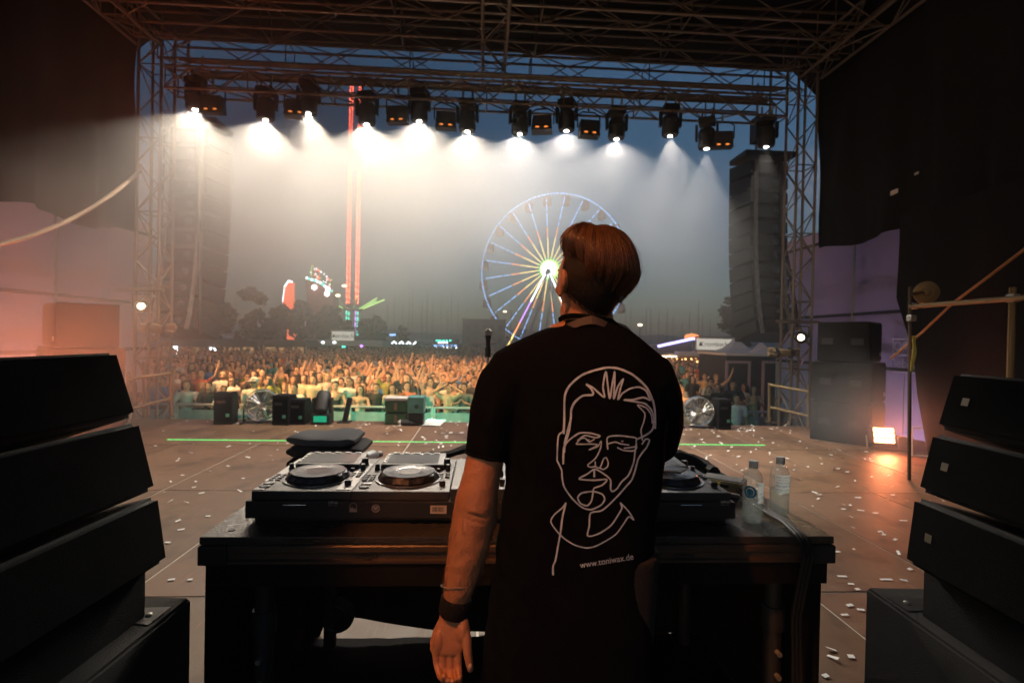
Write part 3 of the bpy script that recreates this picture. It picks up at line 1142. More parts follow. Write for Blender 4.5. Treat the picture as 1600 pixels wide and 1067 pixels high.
for k in range(4):
    x = a.x + .2 + (b.x - a.x - .4) * k / 3
    rod('post', (x, SY + 8, GROUND_Z), (x, SY + 8, b.z - .4), .05, M_steel, st, 6)
a, b = at(574, 536, SY + 8), at(609, 526, SY + 8)
MB().box(((a.x + b.x) / 2, SY + 8, (a.z + b.z) / 2), (b.x - a.x, .25, b.z - a.z)).build('sign_box', mat('dim_sign', (0.3, 0.28, 0.26), .6), st)
# dark stalls on the left
for k, (u0, u1, lab) in enumerate(((252, 330, 'dark market stall with a lit white panel at far left'), (330, 408, 'dark market stall with a curved white neon light'), (408, 482, 'dark market stall with faint round sign beside the beer stand'))):
    Y = 38.0
    a, b = at(u0, 560, Y), at(u1, 532, Y)
    st = thing('market_stall', lab, 'stall', ((a.x + b.x) / 2, Y, GROUND_Z), 0, 'market stalls')
    w = b.x - a.x
    zt = b.z
    MB().prism([(-w / 2 - .1, zt - .5), (w / 2 + .1, zt - .5), (w / 2 - .3, zt), (-w / 2 + .3, zt)], 3.0, Matrix.Translation(((a.x + b.x) / 2, Y, 0))).build('roof', M_darkwall, st)
    MB().box(((a.x + b.x) / 2, Y + 2.8, (zt + GROUND_Z) / 2 - .3), (w - .3, .1, zt - GROUND_Z - .5)).build('back_wall', M_darkwall, st)
    MB().box(((a.x + b.x) / 2, Y + .4, GROUND_Z + .5), (w - .5, .5, 1.0)).build('counter', M_darkwall, st)
    for s in (a.x + .15, b.x - .15):
        rod('post', (s, Y, GROUND_Z), (s, Y, zt - .4), .06, M_steel, st, 6)
    if k == 0:
        p = at(274, 548, Y - .2)
        MB().box(p, (.28, .12, .62), bevel=.03).build('lit_panel', E_wht, st)
    if k == 1:
        c = at(331, 550, Y - .2)
        arc = [c + Vector((math.cos(t) * .26, 0, math.sin(t) * .26)) for t in [2.3 - i * .33 for i in range(10)]]
        MB().tube(arc, .09, 6).build('neon_hook', E_wht, st)
    if k == 2:
        c = at(427, 549, Y - .1)
        MB().lathe([(.24, 0), (.3, .04), (.24, .08)], 14, Matrix.Translation(c) @ Matrix.Rotation(R(90), 4, 'X'), cap=False).build('ring_sign', M_awn, st)
    for q in range(3):
        p = at(u0 + 14 + q * 22, 548 + 2 * (q % 2), Y + 2.6)
        MB().box(p, (.8, .05, .7)).build('shelf_light', emat('dim_shelf', (1.0, .55, .25), .35), st)

# blue string light kiosk and teal kiosk
for (u0, u1, v0, v1, Y, lab, e1, e2) in ((610, 650, 534, 555, 62, 'kiosk outlined with a zigzag of pale blue string lights', E_wht, E_blu), (677, 716, 531, 556, 60, 'kiosk with rows of teal and white lights', E_teal, E_blu)):
    a, b = at(u0, v1, Y), at(u1, v0, Y)
    kk = thing('kiosk', lab, 'kiosk', ((a.x + b.x) / 2, Y, GROUND_Z))
    MB().box(((a.x + b.x) / 2, Y + 1, (b.z + GROUND_Z) / 2), (b.x - a.x, 2, b.z - GROUND_Z)).build('cabin', M_darkwall, kk)
    n = 7
    if u0 < 650:
        for k in range(n):
            x0, x1 = a.x + (b.x - a.x) * k / n, a.x + (b.x - a.x) * (k + 1) / n
            z0, z1 = (b.z, b.z - .45) if k % 2 else (b.z - .45, b.z)
            rod('string_light', (x0, Y - .1, z0), (x1, Y - .1, z1), .07, e1, kk, 5)
        p = at(631, 547, Y - .1)
        for s in (-.25, .25):
            rod('neon_stroke', p + Vector((s, 0, -.35)), p + Vector((s * .6, 0, .4)), .1, e1, kk, 5)
        p0, p1 = at(609, 523, Y), at(618, 523, Y)
        rod('roof_light', p0, p1, .12, e2, kk, 5)
    else:
        for (v, m_, f0, f1) in ((532, e1, .1, .9), (535, E_wht, 0, .6), (540, e2, 0, 1), (543, E_wht, .05, .97), (548, E_bar, .35, .95)):
            p0, p1 = at(u0, v, Y - .1), at(u1, v, Y - .1)
            for k in range(6):
                if rng.random() < .85:
                    rod('light_row', p0.lerp(p1, f0 + (f1 - f0) * k / 6), p0.lerp(p1, f0 + (f1 - f0) * (k + rng.uniform(.5, .95)) / 6), .09, m_, kk, 5)
# grey block building behind the microphone
a, b = at(722, 560, 95), at(790, 501, 95)
bd = thing('block_building', 'plain dark block building behind the microphone', 'building', ((a.x + b.x) / 2, 95, GROUND_Z))
MB().box(((a.x + b.x) / 2, 99, (b.z + GROUND_Z) / 2), (b.x - a.x, 8, b.z - GROUND_Z)).build('wall', M_darkwall, bd)
MB().box(((a.x + b.x) / 2, 99, b.z + .1), (b.x - a.x + .3, 8.3, .22)).build('parapet', M_darkwall, bd)
M_win = mat('dark_glass', (0.03, 0.035, 0.045), 0.15)
for i in range(5):
    for j in range(2):
        MB().box((a.x + 1 + (b.x - a.x - 2) * i / 4, 94.97, b.z - 1.4 - 2.2 * j), (.8, .06, 1.1)).build('window', M_win, bd)
a, b = at(735, 556, 80), at(775, 528, 80)
aw = thing('market_umbrella', 'faint reddish market umbrella in front of the block building', 'umbrella', ((a.x + b.x) / 2, 80, GROUND_Z))
MB().lathe([(2.2, 0), (2.15, .12), (.1, .9), (.02, .95)], 12, Matrix.Translation(((a.x + b.x) / 2, 80, b.z - .95))).build('canopy', mat('umbrella_red', (.25, .1, .08), .7), aw)
rod('pole', ((a.x + b.x) / 2, 80, GROUND_Z), ((a.x + b.x) / 2, 80, b.z - .9), .05, M_steel, aw, 6)

# right beer stand with sign, neon line and glowing bar
SY = 36.0
a, b = at(1030, 580, SY), at(1162, 550, SY)
st = thing('beer_stand', 'beer stand with glowing orange bar and white sign at right', 'stand', ((a.x + b.x) / 2, SY, GROUND_Z), 0, 'beer stands')
a2, b2 = at(1057, 557, SY), at(1160, 550, SY)
MB().box(((a2.x + b2.x) / 2, SY + 1.2, (a2.z + b2.z) / 2), (b2.x - a2.x, 3.2, .32), bevel=.04).build('awning', M_awn, st)
sign(st, 1088, 530, 1143, 546, SY + .2, 'Krombacher')
p0, p1, p2 = at(1028, 541, SY + .3), at(1083, 529, SY + .3), at(1089, 531, SY + .3)
rod('neon_line', p0, p1, .09, E_neonb, st, 6)
rod('neon_line', p1, p2, .07, E_neonb, st, 6)
c = at(1081, 527, SY + 2)
MB().lathe([(.02, .3), (.45, .2), (.55, 0), (.5, -.12), (.02, -.14)], 14, Matrix.Translation(c)).build('roof_dome', emat('dome_glow', (1, .3, .1), 1.4), st)
pl, pr = at(1030, 555, SY + 1), at(1128, 575, SY + 1)
bk = MB().box(((pl.x + pr.x) / 2, SY + 2.6, (pl.z + GROUND_Z) / 2), (pr.x - pl.x, .1, pl.z - GROUND_Z)).build('back_wall', mat('bar_wood', (.35, .2, .1), .6), st)
for (v, f0, f1, m_) in ((557, 0, .28, E_barw), (561, .02, .6, E_bar), (565, 0, .75, E_bar), (569, .05, .8, E_barw)):
    for k in range(9):
        if v != 557 and rng.random() < .25:
            continue
        q0, q1 = at(1030, v, SY + 1.4), at(1128, v, SY + 1.4)
        rod('bar_light', q0.lerp(q1, f0 + (f1 - f0) * k / 9), q0.lerp(q1, f0 + (f1 - f0) * (k + .8) / 9), .06, m_, st, 5)
for k in range(5):
    x = pl.x + (b2.x - pl.x) * k / 4
    rod('post', (x, SY, GROUND_Z), (x, SY, a2.z), .05, M_steel, st, 6)
MB().box(((pl.x + pr.x) / 2, SY + .8, GROUND_Z + .55), (pr.x - pl.x, .5, 1.1)).build('counter', M_darkwall, st)
MB().prism([(p0.x, p0.z - .1), (p1.x, p1.z - .1), (p1.x, p0.z - .5), (p0.x, p0.z - .5)], .1, Matrix.Translation((0, SY + .45, 0))).build('gable', M_darkwall, st)
tag_ = [('pointed white pagoda tent right of the beer sign', 1163, 524, 34, 1.15), ('second pagoda tent behind the black cabin', 1208, 533, 30, 1.3)]
for (lab, u, v, Y, hw) in tag_:
    p = at(u, v, Y)
    pg = thing('pagoda_tent', lab, 'tent', (p.x, Y, GROUND_Z), 0, 'pagoda tents')
    zb = p.z - 1.15
    prof = [(hw * 1.42, zb), (hw * .8, zb + .25), (hw * .35, zb + .65), (.03, p.z)]
    MB().lathe(prof, 4, Matrix.Translation((p.x, Y + hw, 0)) @ Matrix.Rotation(R(45), 4, 'Z')).build('roof', M_awn, pg)
    MB().box((p.x, Y + hw, (zb + GROUND_Z) / 2), (hw * 1.9, hw * 1.9, zb - GROUND_Z)).build('wall', M_awn, pg)
# black cabin
CY_ = 18.5
a, b = at(1133, 650, CY_), at(1226, 557, CY_)
cb = thing('site_cabin', 'black site cabin with two pale framed doorways behind the right barrier', 'cabin', ((a.x + b.x) / 2, CY_, GROUND_Z))
M_cabinm = mat('cabin_paint', (0.02, 0.018, 0.022), .6, var=.3)
M_dframe = mat('door_frame', (0.30, 0.22, 0.26), .6)
MB().box(((a.x + b.x) / 2, CY_ + 1.2, (b.z + GROUND_Z) / 2), (b.x - a.x, 2.4, b.z - GROUND_Z)).build('wall', M_cabinm, cb)
MB().box(((a.x + b.x) / 2, CY_ + 1.2, b.z + .04), (b.x - a.x + .1, 2.5, .09)).build('roof', M_awn, cb)
for (u0, u1) in ((1134, 1171), (1191, 1217)):
    p0, p1 = at(u0, 640, CY_ - .04), at(u1, 566, CY_ - .04)
    for s in (p0.x, p1.x):
        boxp('door_frame', (s, CY_ - .04, (p1.z + GROUND_Z) / 2), (.09, .06, p1.z - GROUND_Z), M_dframe, cb)
    boxp('door_frame', ((p0.x + p1.x) / 2, CY_ - .045, p1.z), (p1.x - p0.x + .09, .06, .09), M_dframe, cb)
    boxp('door', ((p0.x + p1.x) / 2, CY_ - .015, (p1.z + GROUND_Z) / 2), (p1.x - p0.x, .02, p1.z - GROUND_Z), M_cabinm, cb)

# ------------------------------------------------------------------ hanging line arrays
def line_array(label, u_l, u_r, v_top, v_bot, Y, n, inward):
    a, b = at(u_l, v_top, Y), at(u_r, v_bot, Y)
    W = b.x - a.x
    H = (a.z - b.z)
    cx = (a.x + b.x) / 2
    root = thing('line_array', label, 'speakers', (cx, Y, b.z), 0, 'hanging speaker arrays')
    h = H / n
    M_flash = mat('array_back', (0.03, 0.028, 0.026), 0.45, var=.3)
    z = a.z
    tilt = 0.0
    y = Y
    boxes = []
    for k in range(n):
        f = k / (n - 1)
        tilt = R(1 + 17 * f ** 2.2)
        rotM = Matrix.Translation((cx, y, z)) @ Matrix.Rotation(inward, 4, 'Z') @ Matrix.Rotation(-tilt, 4, 'X')
        d = 0.62
        # wedge shaped cabinet: deep front towards the audience, tapered back
        poly = [(-W / 2, -h * .96), (W / 2, -h * .96), (W / 2, -h * .04), (-W / 2, -h * .04)]
        m = MB()
        vs = [(-W / 2, .35, -h * .97), (W / 2, .35, -h * .97), (W / 2, .35, -.01), (-W / 2, .35, -.01),
              (-W * .40, -.25, -h * .86), (W * .40, -.25, -h * .86), (W * .40, -.25, -h * .12), (-W * .40, -.25, -h * .12)]
        m.add(vs, [(0, 1, 2, 3), (7, 6, 5, 4), (0, 4, 5, 1), (1, 5, 6, 2), (2, 6, 7, 3), (3, 7, 4, 0)], rotM)
        c = m.build('cabinet', M_flash, root)
        for s in (-1, 1):
            MB().box((s * W * .3, -.27, -h * .5), (.06, .05, h * .95), rotM).build('rigging_plate', M_steel, c)
        MB().lathe([(.05, 0), (.075, .01), (.03, .03)], 10, rotM @ Matrix.Translation((W * .12, -.26, -h * .5)) @ Matrix.Rotation(R(90), 4, 'X')).build('connector_plate', mat('connector', (.12, .15, .17), .3, .6), c)
        z -= h * math.cos(tilt) * .985
        y -= h * math.sin(tilt) * .9
    boxp('bumper_frame', (cx, Y, a.z + .12), (W * 1.02, .7, .1), M_black, root)
    for s in (-.25, .25):
        rod('chain', (cx, Y + s, a.z + .15), (cx, Y + s, 7.0), .03, M_steel, root, 6)
    boxp('motor_hoist', (cx, Y + .1, a.z + .75), (.3, .3, .5), M_black, root)
    MB().tube([(cx + .2, Y - .3, a.z), (cx + .28, Y - .34, a.z - H * .4), (cx + .42, Y - .5, a.z - H * .72), (cx + .5, Y - .65, b.z + .1)], .035, 6).build('cable_loom', M_rubber, root)
    return root


line_array('tall curved speaker array hanging beside the left tower in the smoke', 258, 345, 205, 530, 10.4, 12, R(-6))
line_array('tall curved speaker array hanging beside the right tower', 1153, 1221, 256, 535, 10.4, 12, R(6))


# ------------------------------------------------------------------ speaker stacks at the stage sides
def sub_stack(label, c, w, d, hs, rz, led_u):
    root = thing('speaker_stack', label, 'speakers', (c.x, c.y, 0), rz, 'side speaker stacks')
    z = 0.0
    for k, (h, s) in enumerate(hs):
        M = Matrix.Translation((c.x, c.y, z + h / 2)) @ Matrix.Rotation(rz, 4, 'Z')
        cab = MB().box((0, 0, 0), (w * s, d * s, h - .012), M, bevel=.015).build('cabinet', M_cab, root)
        MB().box((0, -d * s / 2 - .006, 0), (w * s - .06, .012, h - .08), M).build('grille', M_grille, cab)
        MB().box((w * s * .36, -d * s / 2 - .014, -h * .3), (.06, .006, .06), M).build('badge', mat('badge', (.45, .4, .3), .4, .6), cab)
        for q in (-.25, .25):
            MB().box((-w * s / 2 - .004, q * d, 0), (.01, .16, .1), M).build('handle', M_black, cab)
        z += h
    return root


cR = onz(1356, 697, 0)
sub_stack('black speaker stack on the deck at right beside the bright floor light', Vector((cR.x, cR.y + .45, 0)), 0.78, .8, ((.62, 1), (.62, 1), (.62, .86)), R(38), 0)
cL = at(126, 600, 7.7)
sub_stack('black speaker stack in orange smoke at the left stage side', Vector((cL.x, 7.7, 0)), 1.0, .8, ((.62, 1), (.62, 1), (.62, .86)), R(-42), 0)


# ------------------------------------------------------------------ LED floor lights
E_flood = emat('flood_face', (1.0, 0.38, 0.16), 18.0)


def floor_flood(label, p, rz, power, tilt=-14):
    root = thing('floor_light', label, 'floor light', p, rz, 'floor flood lights')
    M = Matrix.Translation(p) @ Matrix.Rotation(rz, 4, 'Z') @ Matrix.Translation((0, 0, .2)) @ Matrix.Rotation(R(tilt), 4, 'X')
    MB().box((0, 0, 0), (.31, .12, .24), M, bevel=.012).build('housing', M_black, root)
    for i in range(6):
        for j in range(3):
            MB().box((-.11 + .044 * i, -.062, -.075 + .075 * j), (.037, .012, .058), M).build('led_cell', E_flood, root)
    for s in (-1, 1):
        MB().tube([M @ Vector((s * .2, 0, 0)), M @ Vector((s * .2, 0, -.18)), M @ Vector((0, .02, -.2))], .012, 6).build('bracket', M_steel, root)
    f = M @ Vector((0, -.12, 0))
    spot('lamp', f, M @ Vector((0, -3, .1)), power, (1.0, .22, .08), 135, .8, .12, root)
    return root


pR = onz(1377, 702, 0)
floor_flood('bright white orange LED floor light at the foot of the right speaker stack', pR, R(-14), 130)
pL = onz(120, 702, 0)
floor_flood('orange LED floor light behind the left front speakers', Vector((-5.0, 6.0, 0)), R(-158), 700, -40)


# ------------------------------------------------------------------ drum fans
def fan(label, u, v, Y, dia, rz):
    c = at(u, v, Y)
    root = thing('drum_fan', label, 'fan', (c.x, Y, 0), rz, 'stage fans')
    M = Matrix.Translation(c) @ Matrix.Rotation(rz, 4, 'Z') @ Matrix.Rotation(R(90), 4, 'X')
    r = dia / 2
    M_chrome = mat('fan_chrome', (.6, .6, .58), .25, .9)
    MB().lathe([(r, -.09), (r * 1.04, -.09), (r * 1.04, .09), (r, .09)], 32, M, cap=False).build('drum', M_chrome, root, smooth=True)
    gr = MB()
    for k in range(7):
        q = r * (k + 1) / 7
        gr.tube([M @ Vector((q * math.cos(t), q * math.sin(t), .1)) for t in [2 * math.pi * i / 24 for i in range(25)]], .0025, 4)
    for k in range(20):
        t = 2 * math.pi * k / 20
        gr.tube([M @ Vector((.05 * math.cos(t), .05 * math.sin(t), .1)), M @ Vector((r * math.cos(t + .25), r * math.sin(t + .25), .1))], .003, 4)
    gr.build('guard', M_chrome, root)
    for k in range(8):
        t = 2 * math.pi * k / 8
        bl = MB()
        vs = []
        for i in range(4):
            q = r * (.18 + .75 * i / 3)
            for s, z in ((-.2, -.03), (.2, .04)):
                a = t + s * (1.1 + .25 * i)
                vs.append((q * math.cos(a), q * math.sin(a), z))
        fs = [(2 * i, 2 * i + 1, 2 * i + 3, 2 * i + 2) for i in range(3)]
        bl.add(vs, fs, M)
        vs2 = [(x, y, z - .004) for x, y, z in vs]
        bl.add(vs2, [f[::-1] for f in fs], M)
        bl.build('blade', M_chrome, root, smooth=True)
    MB().lathe([(.01, .09), (.06, .085), (.07, .0), (.06, -.08)], 16, M).build('motor_hub', M_chrome, root, smooth=True)
    zf = -c.z + .0
    for s in (-1, 1):
        MB().tube([M @ Vector((s * r * 1.06, 0, 0)), Vector((*(M @ Vector((s * r * 1.1, 0, 0))).xy, .03)), M @ Vector((s * r * 1.1, -c.z + .02, .16)), ], .012, 6).build('stand', M_black, root)
        MB().tube([M @ Vector((s * r * 1.1, -c.z + .02, .2)), M @ Vector((s * r * 1.1, -c.z + .02, -.2))], .014, 6).build('foot', M_black, root)
    return root


fan('round chrome fan at the front edge of the stage, left', 409, 632, 8.75, .50, R(14))
fan('round chrome fan lit green at the front edge, right of the man', 1091, 642, 8.75, .48, R(-12))

# green beam fixtures along the front edge
GREEN = (0.06, 1.0, 0.5)


def case(name, label, cat, u0, u1, v0, v1, Y, d, m, rz=0.0, group=None, base=0.0):
    a, b = at(u0, v1, Y), at(u1, v0, Y)
    w, h = b.x - a.x, b.z - base
    root = thing(name, label, cat, ((a.x + b.x) / 2, Y, base), rz, group)
    M = Matrix.Translation(((a.x + b.x) / 2, Y, base)) @ Matrix.Rotation(rz, 4, 'Z')
    return root, M, w, h


def stage_box(label, u0, u1, v0, Y, rz=0.0, m=None, cat='monitor speaker', name='stage_monitor'):
    root, M, w, h = case(name, label, cat, u0, u1, v0, 650, Y, .4, m or M_cab, rz, 'boxes along the stage front')
    w *= .82
    poly = [(-.22, 0), (.22, 0), (.22, h * .55), (.05, h), (-.22, h)]
    b = MB()
    n = len(poly)
    b.v = [tuple(M @ Vector((-w / 2, y, z))) for y, z in poly] + [tuple(M @ Vector((w / 2, y, z))) for y, z in poly]
    b.f = [tuple(range(n)), tuple(range(2 * n - 1, n - 1, -1))] + [(i, (i + 1) % n, (i + 1) % n + n, i + n) for i in range(n)]
    c = b.build('cabinet', m or M_cab, root)
    MB().box((0, -.225, h * .5), (w * .86, .012, h * .8), M).build('rear_panel', M_grille, root)
    MB().box((w * .25, -.235, h * .3), (.05, .012, .05), M).build('connector', mat('green_pilot', (.1, .4, .3), .3), root)
    MB().box((-w * .1, -.235, h * .72), (.12, .016, .04), M).build('handle', M_black, root)
    return root


stage_box('black monitor box left of the left fan with a red pilot light', 338, 371, 612, 8.72, R(12))
stage_box('black monitor box just right of the left fan', 432, 464, 616, 8.72, R(-5))
stage_box('low black box with teal socket further right of the left fan', 456, 486, 622, 8.78)
stage_box('black monitor box just right of the right fan', 1112, 1136, 622, 8.75)


def moving_head_floor(label, u, v0, v1, Y, w, on=None):
    a, b = at(u, v1, Y), at(u, v0, Y)
    H = b.z
    root = thing('floor_moving_head', label, 'stage light', (a.x, Y, 0), 0, 'floor fixtures along the stage front')
    MB().box((a.x, Y, .09), (w, .26, .18), bevel=.015).build('base', M_black, root)
    MB().box((a.x, Y - .135, .1), (w * .7, .01, .1)).build('display', emat('pilot_green', (.0, .7, .35), .5), root)
    for s in (-1, 1):
        MB().box((a.x + s * w * .46, Y, .18 + (H - .18) * .42), (.045, .13, (H - .18) * .8), bevel=.01).build('yoke_arm', M_black, root)
    M = Matrix.Translation((a.x, Y, .2 + (H - .2) * .58)) @ Matrix.Rotation(R(-35), 4, 'X')
    hd = MB().lathe([(.06, -.2), (.1, -.18), (.115, -.05), (.12, .12), (.105, .16), (.02, .162)], 16, M).build('head', M_black, root, smooth=True)
    MB().lathe([(.0, .163), (.085, .166), (.0, .17)], 14, M).build('lens', on or M_win, root)
    return root, M


mh, MM = moving_head_floor('black floor moving head with green glints, left of the centre', 504, 616, 657, 8.7, .3, emat('green_lens', GREEN, 3.0))
spot('lamp', MM @ Vector((0, 0, .2)), at(575, 640, 12.9), 300, GREEN, 100, .5, .05, mh)
# laser projector, the teal light on it put into the shell colour
a, b = at(638, 655, 8.7), at(664, 619, 8.7)
lp = thing('laser_projector', 'teal lit laser projector box on the stage front edge', 'projector', ((a.x + b.x) / 2, 8.7, 0))
MB().box(((a.x + b.x) / 2, 8.7, b.z * .72), (b.x - a.x, .3, b.z * .56), bevel=.012).build('housing', mat('teal_lit_shell', (.12, .3, .28), .35, .3), lp)
MB().box(((a.x + b.x) / 2, 8.72, b.z * .2), (b.x - a.x - .02, .26, b.z * .4), bevel=.012).build('base', M_black, lp)
MB().lathe([(.015, 0), (.03, 0), (.03, .02), (.015, .02)], 14, Matrix.Translation(((a.x + b.x) / 2 + .02, 8.545, b.z * .68)) @ Matrix.Rotation(R(90), 4, 'X'), cap=False).build('aperture', M_black, lp)
spot('lamp', Vector(((a.x + b.x) / 2 - .05, 8.95, b.z + .12)), at(690, 640, 12.9), 260, (0.05, 1.0, .6), 150, .4, .04, lp)
a, b = at(604, 648, 8.82), at(638, 624, 8.82)
ap = thing('equipment_case', 'green lit double equipment case left of the laser projector', 'case', ((a.x + b.x) / 2, 8.82, 0))
M_grn = mat('green_lit_case', (.05, .14, .07), .5)  # green stage light put into the case's base colour
for k in range(2):
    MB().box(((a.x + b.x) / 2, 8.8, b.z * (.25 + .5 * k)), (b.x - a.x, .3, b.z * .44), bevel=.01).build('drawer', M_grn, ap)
    MB().box(((a.x + b.x) / 2, 8.645, b.z * (.25 + .5 * k)), (.05, .02, b.z * .3)).build('latch', M_alu, ap)
MB().box(((a.x + b.x) / 2, 8.8, b.z + .02), (b.x - a.x + .03, .32, .04)).build('lid', M_awn, ap)
# white towel sheet and dark roll near the projector
a, b = onz(656, 666, 0), onz(692, 657, 0)
tw_ = MB()
for j in range(7):
    for i in range(13):
        x, y = a.x + (b.x - a.x) * i / 12 + .06 * j / 6, a.y + (b.y - a.y) * j / 6
        tw_.v.append((x, y, .012 + .02 * max(0, noise.noise((x * 4, y * 4, 0))) + .006 * ((i + j) % 2)))
for j in range(6):
    for i in range(12):
        q = j * 13 + i
        tw_.f.append((q, q + 1, q + 14, q + 13))
tag(tw_.build('towel', M_white, smooth=True), 'white towel lying flat beside the laser projector', 'towel')
p = onz(638, 665, 0)
rl = thing('rolled_cloth', 'dark grey rolled cloth lying in front of the laser projector', 'cloth', (p.x, p.y, 0))
MB().tube([(p.x - .12, p.y, .05), (p.x - .06, p.y, .055), (p.x + .06, p.y, .05), (p.x + .12, p.y + .01, .052)], [.045, .052, .05, .047], 10).build('roll', mat('grey_cloth', (.06, .06, .065), .9), rl, smooth=True)
MB().tube([(p.x + .02, p.y, .05), (p.x + .045, p.y, .05)], .056, 10).build('strap', M_black, rl)
p = onz(627, 663, 0)
tag(MB().lathe([(.02, 0), (.07, .01), (.085, .05), (.06, .1), (.02, .12)], 12, Matrix.Translation((p.x, p.y, 0))).build('crumpled_paper', M_paper, smooth=True), 'crumpled white paper lump beside the dark rolled cloth', 'paper')
# black post near the front barrier
p = at(540, 654, 8.85)
po = thing('stage_post', 'leaning black post standing at the stage front edge', 'post', (p.x, 8.85, 0))
rod('tube', (p.x - .02, 8.85, 0), (p.x + .07, 8.85, .42), .045, M_black, po, 10)
boxp('foot_plate', (p.x - .02, 8.85, .01), (.2, .2, .02), M_black, po)

# ------------------------------------------------------------------ crowd barriers
BY = 12.9
M_bar = mat('barrier_alu', (0.62, 0.62, 0.6), .4, .6)
M_barp = mat('barrier_panel', (0.40, 0.42, 0.42), .5, .3)
seg0 = None
xs = at(205, 640, BY).x
k = 0
while xs < at(1330, 640, BY).x:
    if seg0 is None:
        seg0 = thing('crowd_barrier', 'x', 'barrier', (0, 0, 0), 0, 'crowd barriers in front of the stage')
        boxp('panel', (0, .02, .58), (.98, .012, .98), M_barp, seg0)
        for s in (-.49, .49):
            boxp('upright', (s, 0, .6), (.05, .05, 1.2), M_bar, seg0)
            rod('back_stay', (s, 0, 1.0), (s, -.75, .03), .02, M_bar, seg0, 6)
        rod('top_rail', (-.5, 0, 1.2), (.5, 0, 1.2), .03, M_bar, seg0)
        boxp('foot_plate', (0, -.4, .01), (1.0, .9, .02), M_bar, seg0)
        o = seg0
    else:
        o = dup(seg0)
    o.location = (xs + .52, BY, GROUND_Z)
    o['label'] = 'aluminium crowd barrier segment below the front row, %s from the left' % ORD[k]
    xs += 1.04
    k += 1


# ------------------------------------------------------------------ handrails, tower lamps, cable looms
M_rail = mat('brass_rail', (0.26, 0.19, 0.1), .45, .7)


def handrail(label, pts, Y0):
    root = thing('handrail', label, 'handrail', (pts[0][0].x, pts[0][0].y, 0), 0, 'stage corner handrails')
    for (a, b) in pts:
        rod('tube', a, b, .026, M_rail, root)
    return root


A = lambda u, v, Y=9.0: at(u, v, Y)
handrail('scaffold tube handrail at the foot of the right tower', [(A(1202, 598), A(1202, 660)), (A(1202, 601), A(1263, 612, 8.6)), (A(1203, 636), A(1263, 650, 8.6)), (A(1263, 603, 8.6), A(1263, 668, 8.6))], 9)
handrail('scaffold tube handrail at the foot of the left tower', [(A(268, 578), A(268, 652)), (A(268, 583), A(200, 592, 8.6)), (A(268, 622), A(200, 640, 8.6)), (A(200, 580, 8.6), A(200, 662, 8.6)), (A(225, 565), A(225, 655))], 9)


def tower_par(label, u, v, Y, power, side):
    p = at(u, v, Y)
    root = thing('par_light', label, 'stage light', p, 0, 'lamps on the towers')
    aim = (EYE + Vector((0, 1.5, -.6)) - p).normalized()
    M = Matrix.Translation(p) @ aim.to_track_quat('Z', 'Y').to_matrix().to_4x4()
    MB().lathe([(.04, -.3), (.09, -.26), (.10, -.05), (.115, .03), (.105, .05)], 18, M).build('can', M_black, root, smooth=True)
    MB().lathe([(.0, .052), (.055, .056), (.0, .06)], 16, M).build('lens', emat('par_lens', (1, .72, .42), 14.0), root)
    MB().tube([p + Vector((-.14, 0, 0)), p + Vector((-.14, 0, .2)), p + Vector((.14, 0, .2)), p + Vector((.14, 0, 0))], .012, 6).build('yoke', M_black, root)
    rod('clamp_bar', p + Vector((-.45 * 1, .05, .28)), p + Vector((.35, .05, .28)), .03, M_alu, root)
    spot('lamp', p + aim * .08, p + aim * 4, power, (1, .62, .32), 75, .7, .06, root)


tower_par('small lit spotlight clamped to the left tower', 220, 478, 9.05, 30, -1)
tower_par('small lit spotlight clamped to the right tower', 1252, 527, 9.05, 30, 1)
for (u, v, lab) in ((1224, 551, 'tan cable bundle tied to the right tower'), (247, 513, 'tan cable bundle tied to the left tower')):
    p = at(u, v, 9.0)
    lo = thing('cable_bundle', lab, 'cables', p, 0, 'cable bundles on the towers')
    for k in range(5):
        pts = [p + Vector((-.28 + .56 * i / 6, .03 * math.sin(k * 2 + i), .05 * math.cos(k * 1.3) + .02 * math.sin(i * 1.3 + k))) for i in range(7)]
        MB().tube(pts, .032, 6).build('cable', mat('tan_cable', (.3, .22, .13), .7), lo, smooth=True)
    for s in (-.15, .12):
        MB().tube([p + Vector((s, 0, 0)), p + Vector((s + .03, 0, 0))], .1, 10).build('tie', M_black, lo)
# sagging cable at the left
pts = []
a, b = at(-90, 395, 5.8), at(218, 268, 8.9)
for i in range(25):
    t = i / 24
    q = a.lerp(b, t)
    q.z -= .55 * 4 * t * (1 - t) * .5
    pts.append(q)
tag(MB().tube(pts, .03, 8).build('cable_loom', mat('loom_tan', (.32, .24, .17), .6), smooth=True), 'thick pale cable sagging from the left tower to the left side', 'cable')
# rope of the right side and scaffold frame
sx = thing('scaffold_frame', 'orange lit scaffold frame of tubes in front of the black curtain', 'scaffold', (at(1422, 600, 5.5).x, 5.5, 0))
M_scaf = mat('scaffold_tube', (0.22, 0.14, 0.06), .5, .6)
rod('upright', at(1422, 448, 5.5), Vector((at(1422, 700, 5.5).x, 5.5, 0)), .018, mat('dark_scaffold', (.09, .06, .035), .6, .4), sx)
e_ = at(1640, 462, 3.6)
rod('ledger', at(1423, 479, 5.5), e_, .024, M_scaf, sx)
up_ = at(1582, 468, 4.0)
rod('upright', (up_.x, up_.y, up_.z + .1), (up_.x, up_.y, 0), .024, M_scaf, sx)
for (u, v) in ((1427, 478), (1583, 466), (1424, 497)):
    p = at(u, v, 5.5 if u < 1500 else 4.0)
    MB().box(p, (.07, .07, .07), bevel=.012).build('coupler', M_steel, sx)
pts = [at(1392, 560, 6.0), at(1440, 520, 5.6), at(1487, 475, 5.0), at(1545, 432, 4.2), at(1620, 375, 3.6)]
